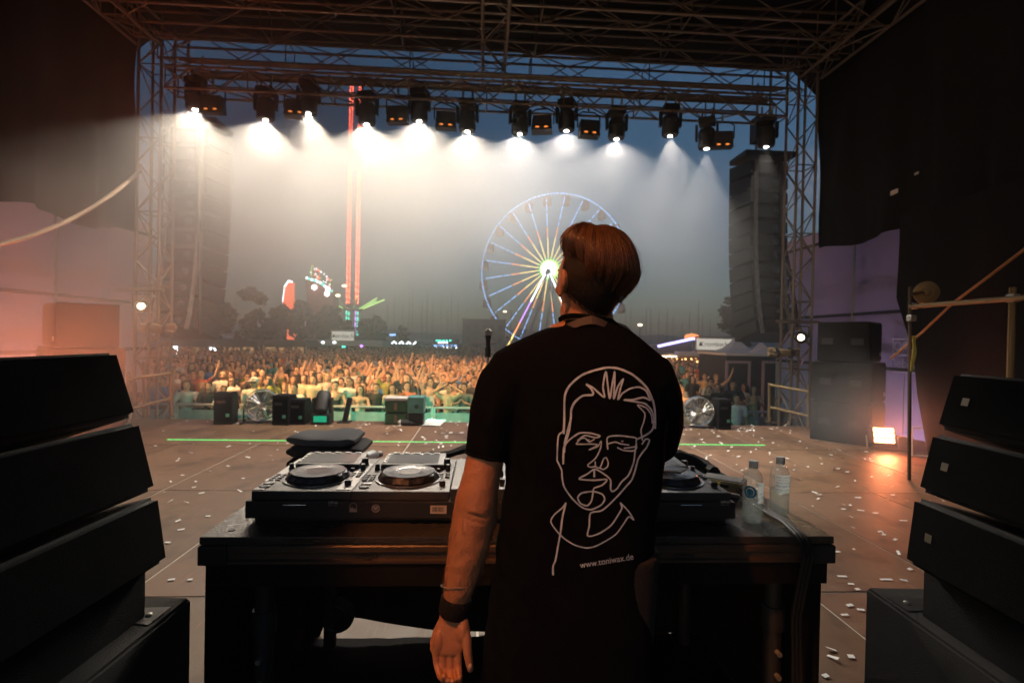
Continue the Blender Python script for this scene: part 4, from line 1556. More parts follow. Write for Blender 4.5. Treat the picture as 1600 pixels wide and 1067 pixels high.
tag(MB().tube(pts, .012, 6).build('tie_rope', mat('rope_orange', (.45, .2, .07), .8)), 'orange rope stretched diagonally across the right scaffold', 'rope')
st_ = MB()
p0, p1 = at(1428, 525, 5.45), at(1427, 580, 5.45)
for i in range(9):
    t = i / 8
    c = p0.lerp(p1, t) + Vector((.012 * math.sin(t * 5), 0, 0))
    st_.v += [(c.x - .02, c.y, c.z), (c.x + .02, c.y + .008 * math.sin(t * 9), c.z), (c.x + .02, c.y + .006, c.z), (c.x - .02, c.y + .006, c.z)]
for i in range(8):
    q = i * 4
    for s in range(4):
        st_.f.append((q + s, q + (s + 1) % 4, q + 4 + (s + 1) % 4, q + 4 + s))
tag(st_.build('strap', mat('yellow_strap', (.5, .42, .08), .7)), 'yellow strap hanging beside the right scaffold upright', 'strap')
p = at(1447, 457, 5.6)
hn = thing('horn_siren', 'round brown flanged lamp head on the right scaffold', 'lamp', p)
Mh = Matrix.Translation(p) @ (Vector((-.45, -1, -.1))).to_track_quat('Z', 'Y').to_matrix().to_4x4()
MB().lathe([(.07, .03), (.125, .02), (.13, 0), (.12, -.02), (.07, -.03)], 24, Mh, cap=False).build('flange', M_scaf, hn, smooth=True)
MB().lathe([(.07, .04), (.065, -.12), (.03, -.18)], 18, Mh).build('body', M_scaf, hn, smooth=True)
MB().lathe([(.001, .06), (.04, .05), (.05, .03)], 16, Mh).build('boss', M_scaf, hn, smooth=True)
rod('arm', p, at(1422, 460, 5.5), .02, M_scaf, hn)
# pale stand frame at the right of the deck
fs = thing('floor_stand', 'thin pale metal frame standing on the deck by the right front speakers', 'stand', onz(1430, 712, 0))
a, b, c, d = onz(1425, 712, 0), at(1425, 668, onz(1425, 712, 0).y), None, None
e2 = b + Vector((.55, -.12, -.02))
rod('post', a, b, .012, M_white, fs)
rod('bar', b, e2, .012, M_white, fs)
rod('post', e2, (e2.x, e2.y, 0), .012, M_white, fs)
rod('foot', a, (e2.x, e2.y, 0.012), .012, M_white, fs)
# reflective stickers on the right tarpaulin
for i, (u, v, w) in enumerate(((1397, 300, .14), (1432, 271, .07), (1501, 316, .06), (1416, 337, .08), (1578, 436, .16))):
    d = ray(u, v)
    p = EYE + d * ((WR - .12 - EYE.x) / d.x)
    q = MB().prism([(-w / 2, -w * .3), (w / 2, -w * .22), (w / 2, w * .25), (-w / 2, w * .2)], .004, Matrix.Translation(p) @ Matrix.Rotation(R(-90), 4, 'Z')).build('sticker', mat('sticker_paper', (.85, .62, .5), .5))
    tag(q, ('pale rectangular patch on the dark right tarpaulin', 'small high pale patch on the right tarpaulin', 'tiny patch at far right of the right tarpaulin', 'small patch low on the right tarpaulin', 'thin pale strip above the right scaffold tube')[i], 'patch')

# ------------------------------------------------------------------ microphone stand
mp = at(763, 520, 3.6)
ms = thing('microphone_stand', 'microphone with round grille on a straight stand beside the man', 'microphone', (mp.x, 3.6, 0))
MB().lathe([(.12, 0), (.12, .012), (.02, .025), (.012, .03)], 20, Matrix.Translation((mp.x, 3.6, 0))).build('base', M_black, ms, smooth=True)
rod('pole', (mp.x, 3.6, .02), (mp.x, 3.6, mp.z - .17), .009, M_steel, ms)
rod('clutch', (mp.x, 3.6, 1.0), (mp.x, 3.6, 1.08), .016, M_black, ms)
rod('clip', (mp.x, 3.6, mp.z - .17), (mp.x, 3.6, mp.z - .1), .02, M_black, ms)
MB().lathe([(.011, -.16), (.013, -.1), (.02, -.025), (.024, -.018)], 14, Matrix.Translation(mp)).build('handle', M_black, ms, smooth=True)
MB().lathe([(.024, -.018), (.027, .0), (.024, .014), (.014, .025), (.001, .028)], 16, Matrix.Translation(mp)).build('grille', mat('mic_grille', (.55, .53, .5), .5, .4, bump=.8, bscale=900), ms, smooth=True)

# ------------------------------------------------------------------ green laser line, its projected light built as a glowing strip
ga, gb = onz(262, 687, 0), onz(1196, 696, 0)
gl = thing('painted_laser_line', 'thin glowing green strip in place of a laser line across the deck', 'light line', (0, ga.y, 0))
E_line = emat('laser_strip_green', (.12, 1.0, .22), 1.6)
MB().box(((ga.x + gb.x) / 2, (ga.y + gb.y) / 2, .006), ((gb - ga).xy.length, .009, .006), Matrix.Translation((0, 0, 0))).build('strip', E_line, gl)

# small bottles beside the left fan
for i, (u, lab) in enumerate(((373, 'left of the two small bottles beside the left fan'), (382, 'right of the two small bottles beside the left fan'))):
    p = onz(u, 657, 0)
    bt = thing('small_bottle', lab, 'bottle', p, 0, 'small bottles by the fan')
    MB().lathe([(.03, 0), (.033, .02), (.033, .13), (.015, .17), (.013, .18)], 12, Matrix.Translation(p)).build('body', mat('pale_plastic', (.6, .62, .6), .3), bt, smooth=True)
    MB().lathe([(.016, .18), (.016, .2)], 12, Matrix.Translation(p)).build('cap', M_white, bt)
    MB().lathe([(.0335, .05), (.0335, .1)], 12, Matrix.Translation(p), cap=False).build('label_band', mat('teal_label', (.1, .45, .42), .5), bt)

# ------------------------------------------------------------------ confetti
near = [(1300, 862, 40, 7), (1345, 797, 14, 6), (1330, 912, 12, 8), (1385, 905, 26, 7), (1340, 920, 10, 9), (1328, 945, 16, 10), (1345, 952, 14, 8), (1330, 1025, 10, 18), (1290, 1055, 14, 12), (1320, 960, 16, 6), (1412, 813, 16, 5),
        (1316, 900, 20, 6), (283, 827, 14, 7), (262, 847, 14, 6), (268, 905, 14, 6), (297, 905, 10, 7), (325, 806, 12, 6), (315, 770, 12, 6), (303, 761, 8, 6), (1318, 795, 10, 5), (1395, 773, 8, 4), (1375, 830, 12, 5), (285, 742, 10, 4), (380, 747, 9, 5)]
cm = MB().add([(-.5, -.5, 0), (.5, -.42, .06), (.46, .5, .1), (-.5, .44, .02)], [(0, 1, 2, 3)])
cm.add([(-.5, -.5, -.02), (.5, -.42, .04), (.46, .5, .08), (-.5, .44, 0)], [(3, 2, 1, 0)])
cmm = cm.mesh('confetti_strip')
cmm.materials.append(M_paper)
for (u, v, w, h) in near:
    p = onz(u, v, .008)
    s = (p - EYE).length
    a = rng.uniform(-.5, .5)
    o = obj('confetti_strip', cmm, None, None, Matrix.Translation(p) @ Matrix.Rotation(a, 4, 'Z') @ Matrix.Diagonal((max(.03, w * s / 800 * .55), .012 + h * s / 800 * .24, .03, 1)))
    tag(o, 'strip of white paper confetti lying on the deck near the table', 'confetti', 'larger confetti strips on the deck')
cf = MB()
for k in range(1900):
    y = 9.0 - 7.0 * rng.random() ** 1.4
    x = rng.uniform(-5.2, 6.3)
    dens = .15 + .85 * math.exp(-((x - .4) / 2.2) ** 2) * (1 if y > 5 else .4) + .45 * math.exp(-((x - 4.2) / 1.6) ** 2)
    if rng.random() > dens:
        continue
    a = rng.uniform(0, 6.28)
    l, w = rng.uniform(.025, .06), rng.uniform(.014, .022)
    M = Matrix.Translation((x, y, .006)) @ Matrix.Rotation(a, 4, 'Z') @ Matrix.Rotation(rng.uniform(-.3, .3), 4, 'Y')
    cf.add([(-l / 2, -w / 2, 0.004), (l / 2, -w / 2, .004), (l / 2, w / 2, .01), (-l / 2, w / 2, .006)], [(0, 1, 2, 3)], M)
tag(cf.build('confetti', M_paper), 'white paper confetti scattered over the deck', 'confetti', kind='stuff')

# ------------------------------------------------------------------ near front speakers on subs
FWD = Vector((math.sin(-YAW), math.cos(-YAW), 0))
SIDE = Vector((math.cos(-YAW), -math.sin(-YAW), 0))


def pd(u, v, d):
    return EYE + ray(u, v) * d


def near_stack(label, side, tops, base, subf, subn, badges):
    """three tilted cabinets facing the booth; side = +1 stands at the right"""
    out = SIDE * side
    root = thing('monitor_stack', label, 'speakers', (subf + out * .3).to_2d().to_3d(), 0, 'front monitor stacks')
    z0 = subf.z
    L = (subf - subn).length + .35
    nr = subf - FWD * L
    sub = MB()
    pts = [subf, subf + out * .62, nr + out * .62, nr]
    sub.add([p.to_tuple() for p in pts] + [(p.x, p.y, 0.04) for p in pts], [(0, 1, 2, 3), (7, 6, 5, 4), (0, 4, 5, 1), (1, 5, 6, 2), (2, 6, 7, 3), (3, 7, 4, 0)])
    bm = bmesh.new()
    me = sub.mesh('subwoofer')
    bm.from_mesh(me)
    bmesh.ops.bevel(bm, geom=bm.edges[:], offset=.008, segments=2, affect='EDGES')
    bm.to_mesh(me)
    bm.free()
    so = obj('subwoofer', me, mat('sub_coating', (0.022, 0.02, 0.018), 0.65, var=.4, scale=120, bump=1.0, bscale=450), root)
    # rigging plate with bolts on the sub's top edge
    pl = subf - FWD * .06 + out * .02
    MB().add([(pl + out * 0.0 + Vector((0, 0, .003))).to_tuple(), (pl + out * .16 - FWD * .02 + Vector((0, 0, .003))).to_tuple(), (pl + out * .15 - FWD * .07 + Vector((0, 0, .003))).to_tuple(), (pl - FWD * .09 + Vector((0, 0, .003))).to_tuple()], [(0, 1, 2, 3)]).build('rigging_plate', mat('plate_dark', (.05, .05, .05), .5, .4), so)
    for q in (.03, .12):
        MB().lathe([(.008, 0), (.008, .004), (.003, .006)], 10, Matrix.Translation(pl + out * q - FWD * .045 + Vector((0, 0, .003)))).build('bolt', M_steel, so)
    bp = base - FWD * .5
    foot = MB()
    q = [base, base + out * .3, bp + out * .3, bp]
    foot.add([(p.x, p.y, z0 + .001) for p in q] + [(p.x, p.y, z0 + .13) for p in q], [(3, 2, 1, 0), (4, 5, 6, 7), (0, 1, 5, 4), (1, 2, 6, 5), (2, 3, 7, 6), (3, 0, 4, 7)])
    foot.build('stack_base', M_cab, root)
    for k, (pt, pb) in enumerate(tops):
        wd = .66
        t_, b_ = pt, pb
        up = (t_ - b_)
        tilt = Vector((0, 0, 1)).cross(FWD)
        inn = up.normalized()
        back = (out - inn * out.dot(inn)).normalized()
        h = up.length
        sec = [b_, t_, t_ + back * .33 - inn * h * .05, b_ + back * .33 + inn * h * .05]
        vs = [p.to_tuple() for p in sec] + [(p - FWD * wd).to_tuple() for p in sec]
        cb_ = MB().add(vs, [(0, 1, 2, 3), (7, 6, 5, 4), (0, 4, 5, 1), (1, 5, 6, 2), (2, 6, 7, 3), (3, 7, 4, 0)])
        me = cb_.mesh('cabinet')
        bm = bmesh.new()
        bm.from_mesh(me)
        bmesh.ops.bevel(bm, geom=bm.edges[:], offset=.012, segments=3, affect='EDGES')
        bm.to_mesh(me)
        bm.free()
        me.polygons.foreach_set('use_smooth', [True] * len(me.polygons))
        c = obj('cabinet', me, M_cab, root)
        n_ = -back
        g0 = b_ + inn * .012 - FWD * .012
        g = [g0, g0 + inn * (h - .024), g0 + inn * (h - .024) - FWD * (wd - .024), g0 - FWD * (wd - .024)]
        MB().add([(p + n_ * .001).to_tuple() for p in g] + [(p + n_ * .006).to_tuple() for p in g], [(3, 2, 1, 0), (4, 5, 6, 7), (0, 1, 5, 4), (1, 2, 6, 5), (2, 3, 7, 6), (3, 0, 4, 7)]).build('grille', M_grille, c)
        bc = b_ + inn * h * badges - FWD * .075 + n_ * .008
        e1, e2 = -FWD * side * -1 * .016, inn * .011
        bd_ = MB().add([(bc - FWD * .011 - e2).to_tuple(), (bc + FWD * .011 - e2).to_tuple(), (bc + FWD * .011 + e2).to_tuple(), (bc - FWD * .011 + e2).to_tuple()], [(0, 1, 2, 3)])
        if side > 0:
            bo = bd_.build('badge', mat('badge_silver', (.17, .145, .11), .45, .2), c)
    return root


DL, DR = 1.42, 1.48
near_stack('stack of three black tilted speakers on a sub at the left edge', -1,
           [(pd(247, 773, DL), pd(261, 875, DL - .02)), (pd(217, 658, DL + .01), pd(243, 764, DL)), (pd(182, 549, DL + .02), pd(213, 650, DL + .01))],
           onz(226, 963, .75), onz(300, 932, .75), onz(148, 1067, .75), .45)
near_stack('stack of three black tilted speakers on a sub at the right edge', 1,
           [(pd(1428, 775, DR), pd(1414, 877, DR - .02)), (pd(1457, 676, DR + .01), pd(1434, 765, DR)), (pd(1490, 581, DR + .02), pd(1463, 668, DR + .01))],
           onz(1442, 962, .75), onz(1352, 916, .75), onz(1590, 1067, .75), .5)

# ------------------------------------------------------------------ DJ table
TZ_ = 0.885
fl_, fr_ = onz(300, 847, TZ_), onz(1291, 831, TZ_)
TY0 = (fl_.y + fr_.y) / 2
TX0, TX1 = fl_.x, fr_.x
TD = 1.0
M_top = mat('scuffed_table_top', (0.035, 0.031, 0.028), 0.28, var=.6, scale=5.0, bump=.3, bscale=120)
M_prof = mat('bronze_profile', (0.085, 0.062, 0.048), 0.4, .4, var=.2, scale=8)
tb_ = thing('dj_table', 'dark stage platform table with a brown metal edge holding the decks', 'table', ((TX0 + TX1) / 2, TY0 + TD / 2, 0))
MB().box(((TX0 + TX1) / 2, TY0 + TD / 2, TZ_ - .012), (TX1 - TX0, TD, .024), bevel=.003).build('table_top', M_top, tb_)
w_ = TX1 - TX0
for (y, s) in ((TY0, -1), (TY0 + TD, 1)):
    b = MB()
    prof = [(0, -.026), (-.004, -.03), (-.004, -.046), (.004, -.05), (.004, -.07), (-.006, -.074), (-.006, -.082), (.02, -.084), (.02, -.026)]
    for (x) in (TX0 + .09, TX1 - .09):
        b.v += [(x, y + s * -1 * p[0] if s < 0 else y + p[0] * -1, TZ_ + p[1]) for p in prof]
    n = len(prof)
    if s < 0:
        b.v = [(x, TY0 + p[0], TZ_ + p[1]) for x in (TX0 + .085, TX1 - .085) for p in prof]
    else:
        b.v = [(x, TY0 + TD - p[0], TZ_ + p[1]) for x in (TX0 + .085, TX1 - .085) for p in prof]
    b.f = [(i, (i + 1) % n, (i + 1) % n + n, i + n) for i in range(n)] + [tuple(range(n)), tuple(range(2 * n - 1, n - 1, -1))]
    b.build('edge_profile', M_prof, tb_)
for u in (.26, .74):
    boxp('slot', (TX0 + w_ * u - .3 * (.5 - u) * .3, TY0 - .0065, TZ_ - .06), (.065, .004, .008), M_black, tb_)
for x in (TX0, TX1 - .085):
    for y in (TY0 - .004, TY0 + TD - .06):
        MB().box((x + .0425, y + .03, TZ_ - .055), (.086, .075, .06), bevel=.006).build('corner_cap', M_black, tb_)
for y in (TY0 + .012, TY0 + TD - .012):
    boxp('lower_beam', ((TX0 + TX1) / 2, y, TZ_ - .12), (w_ - .04, .02, .07), M_fabric, tb_)
for x in (TX0 + .15, TX1 - .13):
    for y in (TY0 + .12, TY0 + TD - .12):
        lg = rod('leg', (x, y, 0), (x, y, TZ_ - .1), .03, M_black, tb_, 14)
        rod('collar', (x, y, .52), (x, y, .6), .038, M_black, lg, 14)
        rod('bolt', (x, y - .05, .45), (x, y - .03, .45), .009, M_steel, lg, 8)
        rod('bolt', (x, y - .05, .37), (x, y - .03, .37), .009, M_steel, lg, 8)
cloth('table_skirt', 'black cloth skirt hanging from the back edge of the table', 'cloth', (TX0 + .002, TY0 + TD - .03, 0), (TX1 - .002, TY0 + TD - .03, 0),
      lambda t: 0.0 if (t < .045 or t > .45) else (.094 if t < .13 else .094 - .086 * (t - .13) / .32), TZ_ - .085, M_fabric, amp=.025, freq=4)
for (x, lab) in ((TX0 + .012, 'black cloth skirt on the left end of the table'), (TX1 - .016, 'black cloth skirt on the right end of the table')):
    cloth('table_skirt', lab, 'cloth', (x, TY0 + .03, 0), (x, TY0 + TD, 0), lambda t: .0, TZ_ - .085, M_fabric, amp=.012, freq=4)
fcl = MB()
for j in range(9):
    for i in range(31):
        x = TX0 + .03 + (TX1 - TX0 - .06) * i / 30
        yf = TY0 + TD - .05 + .012 * noise.noise((x * 3, 1, 0))
        y = TY0 - .25 + (yf - TY0 + .25) * j / 8
        fcl.v.append((x, y, .006 + .012 * abs(noise.noise((x * 5, y * 5, 2)))))
for j in range(8):
    for i in range(30):
        q = j * 31 + i
        fcl.f.append((q, q + 1, q + 32, q + 31))
tag(fcl.build('floor_cloth', M_fabric, smooth=True), 'black cloth lying on the deck under the table', 'cloth')
# round black thing hanging under the table
p = at(525, 962, TY0 + TD - .12)
cc = thing('cable_coil', 'round black cable coil hanging under the table', 'cable', p)
for k in range(4):
    MB().tube([p + Vector(((.05 + .008 * k) * math.cos(t), .012 * k - .02, (.06 + .006 * k) * math.sin(t))) for t in [2 * math.pi * i / 20 for i in range(21)]], .013, 6).build('loop', M_rubber, cc, smooth=True)
rod('tie', p + Vector((0, 0, .05)), (p.x, p.y, TZ_ - .13), .006, M_rubber, cc, 6)
MB().lathe([(.0, -.02), (.055, -.015), (.055, .015), (0, .02)], 16, Matrix.Translation(p) @ Matrix.Rotation(R(90), 4, 'X')).build('reel', M_rubber, cc)

# ------------------------------------------------------------------ deck case and players
CYF = TY0 + .105                        # front of the case
cl0, cr0 = at(383, 780, CYF), at(1150, 783, CYF)
CTZ = (cl0.z + cr0.z) / 2 - .004        # top of the case rim
CX0, CX1 = cl0.x, cr0.x
M_case = mat('case_laminate', (0.012, 0.012, 0.014), .45, var=.3, bump=.3, bscale=300)
M_ink = mat('print_white', (.62, .6, .56), .6, bump=0)
fc = thing('flight_case', 'long black flight case tray holding the players on the table', 'flight case', ((CX0 + CX1) / 2, CYF + .3, TZ_))
MB().box(((CX0 + CX1) / 2, CYF + .30, CTZ - .03), (CX1 - CX0, .60, .058), bevel=.004).build('tray', M_case, fc)
MB().box(((CX0 + CX1) / 2 , CYF + .31, (TZ_ + CTZ - .058) / 2 - .001), (CX1 - CX0 - .035, .56, CTZ - .062 - TZ_), bevel=.004).build('base', M_case, fc)
EX, EZ = Vector((1, 0, 0)), Vector((0, 0, 1))


def face_txt(s, size, u, v, parent, m=None):
    p = at(u, v, CYF - .0008)
    return lettering(s, size, Vector((p.x, CYF - .0008, p.z)), EX, EZ, m or M_ink, parent, .0004)


face_txt('OPUS', .0125, 520, 785, fc)
face_txt('PRODUCTION', .0045, 520, 789.5, fc, mat('print_grey', (.28, .27, .26), .6, bump=0))
face_txt('OPUS', .0125, 1133, 784, fc)
face_txt('PRODUCTION', .0045, 1133, 788.5, fc, MATS['print_grey'])
# stickers: a silhouette emblem, a round blue seal, a barcode
p = at(552, 793, CYF - .001)
em = MB()
em.prism([(-.012, -.014), (.012, -.014), (.012, -.002), (.007, -.008), (.003, .0), (0, -.006), (-.004, .004), (-.007, -.004), (-.012, .0)], .001, Matrix.Translation((p.x, CYF - .0015, p.z)))
em.lathe([(.0105, 0), (.012, 0), (.012, .0006), (.0105, .0006)], 20, Matrix.Translation((p.x, CYF - .0008, p.z + .005)) @ Matrix.Rotation(R(90), 4, 'X'), cap=False)
em.build('emblem_sticker', MATS['print_grey'], fc)
p = at(587, 794, CYF - .001)
sl = MB().lathe([(0, 0), (.0135, 0), (.0135, .0008), (0, .0008)], 24, Matrix.Translation((p.x, CYF - .0002, p.z)) @ Matrix.Rotation(R(90), 4, 'X')).build('seal_sticker', mat('seal_blue', (.06, .07, .14), .5, bump=0), fc)
MB().lathe([(.011, 0), (.0128, 0), (.0128, .0004), (.011, .0004)], 24, Matrix.Translation((p.x, CYF - .0011, p.z)) @ Matrix.Rotation(R(90), 4, 'X'), cap=False).build('seal_ring', MATS['print_grey'], sl)
MB().prism([(-.008, .004), (0, -.006), (.008, .004), (.004, .007), (0, .001), (-.004, .007)], .0006, Matrix.Translation((p.x, CYF - .0016, p.z))).build('seal_mark', MATS['print_grey'], sl)
p = at(685, 796, CYF - .001)
bs = MB().box((p.x, CYF - .0006, p.z), (.054, .001, .027)).build('barcode_sticker', mat('sticker_white', (.45, .4, .38), .6, bump=0), fc)
x = -.019
while x < .019:
    wv = rng.choice((.0008, .0014, .0022))
    MB().box((p.x + x, CYF - .0014, p.z + .001), (wv, .0006, .016)).build('bar', M_black, bs)
    x += wv + rng.choice((.001, .0016, .002))
for u in (460, 1080):
    p = at(u, 789, CYF - .001)
    MB().box((p.x, CYF - .001, p.z), (.075, .003, .0035), bevel=.0012).build('latch_glint', mat('polished_chrome', (.8, .8, .78), .12, .95, bump=0), fc)

M_cdj = mat('player_shell', (0.035, 0.036, 0.04), .35, var=.15, bump=.1, bscale=400)
M_cdjs = mat('player_silver', (0.33, 0.33, 0.33), .38, .55, var=.12)
M_jog = mat('jog_plate', (0.10, 0.10, 0.105), .22, .75, var=.15, scale=30)
M_jogr = mat('jog_rim', (0.02, 0.02, 0.022), .4)
M_glass = mat('screen_glass', (0.16, 0.15, 0.14), .12, var=.05, bump=0)
M_knob = mat('black_knob', (0.012, 0.012, 0.013), .4)
M_btn = mat('button_grey', (0.16, 0.16, 0.17), .45)


def knob(parent, x, y, z, r=.008, h=.016, m=None, name='knob'):
    MB().lathe([(r * 1.15, 0), (r * 1.1, h * .3), (r, h * .35), (r * .9, h), (0, h)], 12, Matrix.Translation((x, y, z))).build(name, m or M_knob, parent, smooth=True)


def player(label, x0, silver=False, phone=False):
    """x0 = left edge; front edge at the case rim; top plate just above it"""
    W, D = .329, .453
    root = thing('deck_player', label, 'deck player', (x0 + W / 2, CYF + .02 + D / 2, CTZ), 0, 'deck players in the flight case')
    T = Matrix.Translation((x0, CYF + .018, CTZ))
    P = lambda x, y, z=0.0: T @ Vector((x, y, z))
    body = MB().box((W / 2, D / 2, .012), (W - .003, D, .03), T, bevel=.004).build('body', M_cdj, root)
    Z = .0275
    if silver:
        MB().box((.02, D / 2, Z + .0005), (.034, D - .02, .002), T).build('side_plate', M_cdjs, root)
        MB().box((W - .03, D * .42, Z + .0005), (.05, D * .78, .002), T).build('fader_plate', M_cdjs, root)
    jc = (W * .515, D * .35)
    MJ = T @ Matrix.Translation((jc[0], jc[1], Z))
    MB().lathe([(.118, 0), (.121, .001), (.121, .004), (.112, .004)], 40, MJ, cap=False).build('jog_ring', mat('ring_silver', (.6, .6, .6), .2, .9), root, smooth=True)
    rimv = MB()
    nn = 48
    pr = [(.108, .002), (.110, .008), (.102, .022), (.094, .027)]
    for (r_, z_) in pr:
        for j in range(nn):
            a = 2 * math.pi * j / nn
            rr = r_ - (.004 if (j // 2) % 2 and z_ < .024 else 0)
            rimv.v.append(tuple(MJ @ Vector((rr * math.cos(a), rr * math.sin(a), z_))))
    for i in range(3):
        for j in range(nn):
            j2 = (j + 1) % nn
            rimv.f.append((i * nn + j, i * nn + j2, (i + 1) * nn + j2, (i + 1) * nn + j))
    jr = rimv.build('jog_wheel', M_jogr, root)
    MB().lathe([(.095, .026), (.094, .029), (.05, .0285), (.045, .0275)], 40, MJ, cap=False).build('jog_plate', M_jog, jr, smooth=True)
    MB().lathe([(.0, .028), (.045, .0278)], 32, MJ, cap=False).build('jog_centre', mat('jog_centre_a', (.13, .07, .05), .15, bump=0) if silver else mat('jog_centre_b', (.3, .3, .3), .2, .5, bump=0), jr)
    # raised, tilted screen
    MS = T @ Matrix.Translation((W * .5, D * .80, Z + .012)) @ Matrix.Rotation(R(3), 4, 'X')
    sb_ = MB().box((0, 0, 0), (.245, .165, .026), MS, bevel=.006).build('screen_block', M_cdj, root)
    MB().box((-.002, -.004, .0136), (.2, .12, .0015), MS).build('screen', M_glass, sb_)
    for k in range(5):
        MB().box((-.085 + .042 * k, .071, .0142), (.024, .01, .004), MS).build('screen_button', M_cdjs, sb_)
    for k in range(4):
        MB().box((-.112, -.05 + .03 * k, .0142), (.01, .018, .004), MS).build('screen_button', M_cdjs, sb_)
    knob(root, *P(W * .5 + .132, D * .75, Z), .014, .03)
    MB().lathe([(.017, 0), (.018, .003), (.016, .005)], 16, T @ Matrix.Translation((W * .5 + .132, D * .75, Z)), cap=False).build('knob_ring', mat('ring_silver', (.6, .6, .6), .2, .9), root)
    # transport buttons, pads, pitch fader
    for (y, ring) in ((.045, 'cue'), (.085, 'play')):
        MB().lathe([(.017, 0), (.0175, .004), (.0145, .005), (.0145, .0035), (0, .0035)], 18, T @ Matrix.Translation((.024 if silver else .032, y, Z))).build('transport_button', M_cdjs if ring == 'play' else M_btn, root, smooth=True)
    for k in range(4):
        for q in range(2):
            MB().box((.016 + .022 * q, .125 + .022 * k, Z + .002), (.015, .008, .005), T).build('button', M_btn, root)
    for k in range(8):
        MB().box((.06 + .028 * k, D * .605, Z + .002), (.02, .007, .005), T).build('pad_button', mat('pad_amber', (.35, .16, .07), .4) if k in (0, 1) else M_btn, root)
    for k in range(3):
        for q in range(2):
            MB().box((W - .045 + .025 * q, .17 + .02 * k, Z + .003), (.016, .007, .006), T).build('button', M_knob, root)
    knob(root, *P(.03, D * .62, Z), .009, .022)
    knob(root, *P(W - .06, D * .56, Z), .008, .012)
    knob(root, *P(W - .025, D * .6, Z), .009, .024)
    MB().box((W - .03, .075, Z + .0012), (.006, .11, .002), T).build('fader_slot', M_black, root)
    MB().box((W - .03, .07, Z + .009), (.022, .013, .018), T, bevel=.003).build('fader_cap', M_knob, root)
    lettering('Pioneer DJ', .011, P(W * .5, .014, Z + .0006), EX, Vector((0, 1, 0)), M_ink, root, .0002)
    if phone:
        MP = T @ Matrix.Translation((W * .44, D * .36, Z + .035)) @ Matrix.Rotation(R(48), 4, 'Z') @ Matrix.Rotation(R(-5), 4, 'X')
        ph = thing('phone', 'black phone lying on the right player', 'phone', MP.translation)
        MB().box((0, 0, .004), (.075, .155, .009), MP, bevel=.0035).build('shell', M_black, ph)
        MB().box((0, 0, .0088), (.069, .147, .0008), MP).build('glass', mat('phone_glass', (.02, .015, .012), .08, bump=0), ph)
        MB().box((0, 0, .006), (.0765, .1565, .002), MP).build('frame', mat('ring_silver', (.6, .6, .6), .2, .9), ph)
    return root


UW = (CX1 - CX0 - .02) / 5
player('leftmost deck player with silver edge plates and dark jog centre', CX0 + .010, True)
player('second deck player from the left, just left of the man', CX0 + .010 + UW)
player('deck player hidden in part by the man, right of the mixer', CX0 + .010 + 3 * UW)
player('rightmost deck player with a phone lying on its wheel', CX0 + .010 + 4 * UW, False, True)
mx0 = CX0 + .012 + 2 * UW
mxr = thing('dj_mixer', 'black mixer with rows of knobs between the players, mostly behind the man', 'mixer', (mx0 + .16, CYF + .24, CTZ))
MB().box((mx0 + .163, CYF + .235, CTZ + .016), (.32, .43, .04), bevel=.004).build('body', M_cdj, mxr)
for i in range(4):
    for j in range(5):
        knob(mxr, mx0 + .05 + .065 * i, CYF + .19 + .05 * j, CTZ + .036, .009, .02)
    MB().box((mx0 + .05 + .065 * i, CYF + .10, CTZ + .037), (.005, .08, .002)).build('fader_slot', M_black, mxr)
    MB().box((mx0 + .05 + .065 * i, CYF + .08 + .03 * (i % 2), CTZ + .046), (.02, .012, .018), bevel=.002).build('fader_cap', M_knob, mxr)

# ------------------------------------------------------------------ things on the table
# folded dark clothing
p = at(514, 722, TY0 + .84)
fd = thing('folded_clothes', 'folded stack of dark grey clothes behind the left player', 'clothes', (p.x, TY0 + .84, TZ_))
W_ = .105 * 2.35 / 800 * 1000 / 1000
for k, (w, d, z0, z1, m_) in enumerate(((.31, .26, .0, .075, M_fabric), (.335, .27, .072, .125, mat('dark_cotton', (.022, .022, .025), .9, bump=.4, bscale=250)), (.30, .25, .122, .165, mat('grey_cotton', (.09, .095, .105), .92, bump=.4, bscale=250)))):
    secs = []
    for i in range(13):
        t = i / 12
        x = (t - .5) * w
        sec = []
        hh = (z1 - z0)
        edge = (1 - abs(2 * t - 1) ** 12)
        for j in range(16):
            a = 2 * math.pi * j / 16
            cy_, sy_ = math.cos(a), math.sin(a)
            yy = d / 2 * (abs(cy_) ** .5) * (1 if cy_ > 0 else -1) * (.86 + .14 * edge)
            zz = (z0 + z1) / 2 + hh / 2 * (abs(sy_) ** .4) * (1 if sy_ > 0 else -1) * max(.35, edge)
            zz += .014 * noise.noise((x * 9 + k, yy * 7, k * 3.0)) + .005 * math.sin(t * 5 + k) * (1 if sy_ > 0 else .6)
            sec.append((p.x + x + .012 * math.sin(k * 2), TY0 + .84 + yy, TZ_ + max(.002, zz)))
        secs.append(sec)
    MB().loft(secs).build('garment', m_, fd, smooth=True)
# white tube lying behind
p = at(572, 716, TY0 + .80)
tb2 = thing('lying_bottle', 'white plastic bottle lying on its side behind the players', 'bottle', (p.x, TY0 + .8, TZ_ + .03))
Mt = Matrix.Translation((p.x, TY0 + .80, p.z)) @ Matrix.Rotation(R(62), 4, 'Z') @ Matrix.Rotation(R(90), 4, 'Y')
MB().lathe([(.02, -.09), (.03, -.085), (.031, .05), (.014, .075), (.012, .085)], 16, Mt).build('body', mat('milky_plastic', (.6, .62, .62), .35), tb2, smooth=True)
MB().lathe([(.015, .085), (.015, .105), (.0, .106)], 14, Mt).build('cap', M_white, tb2)
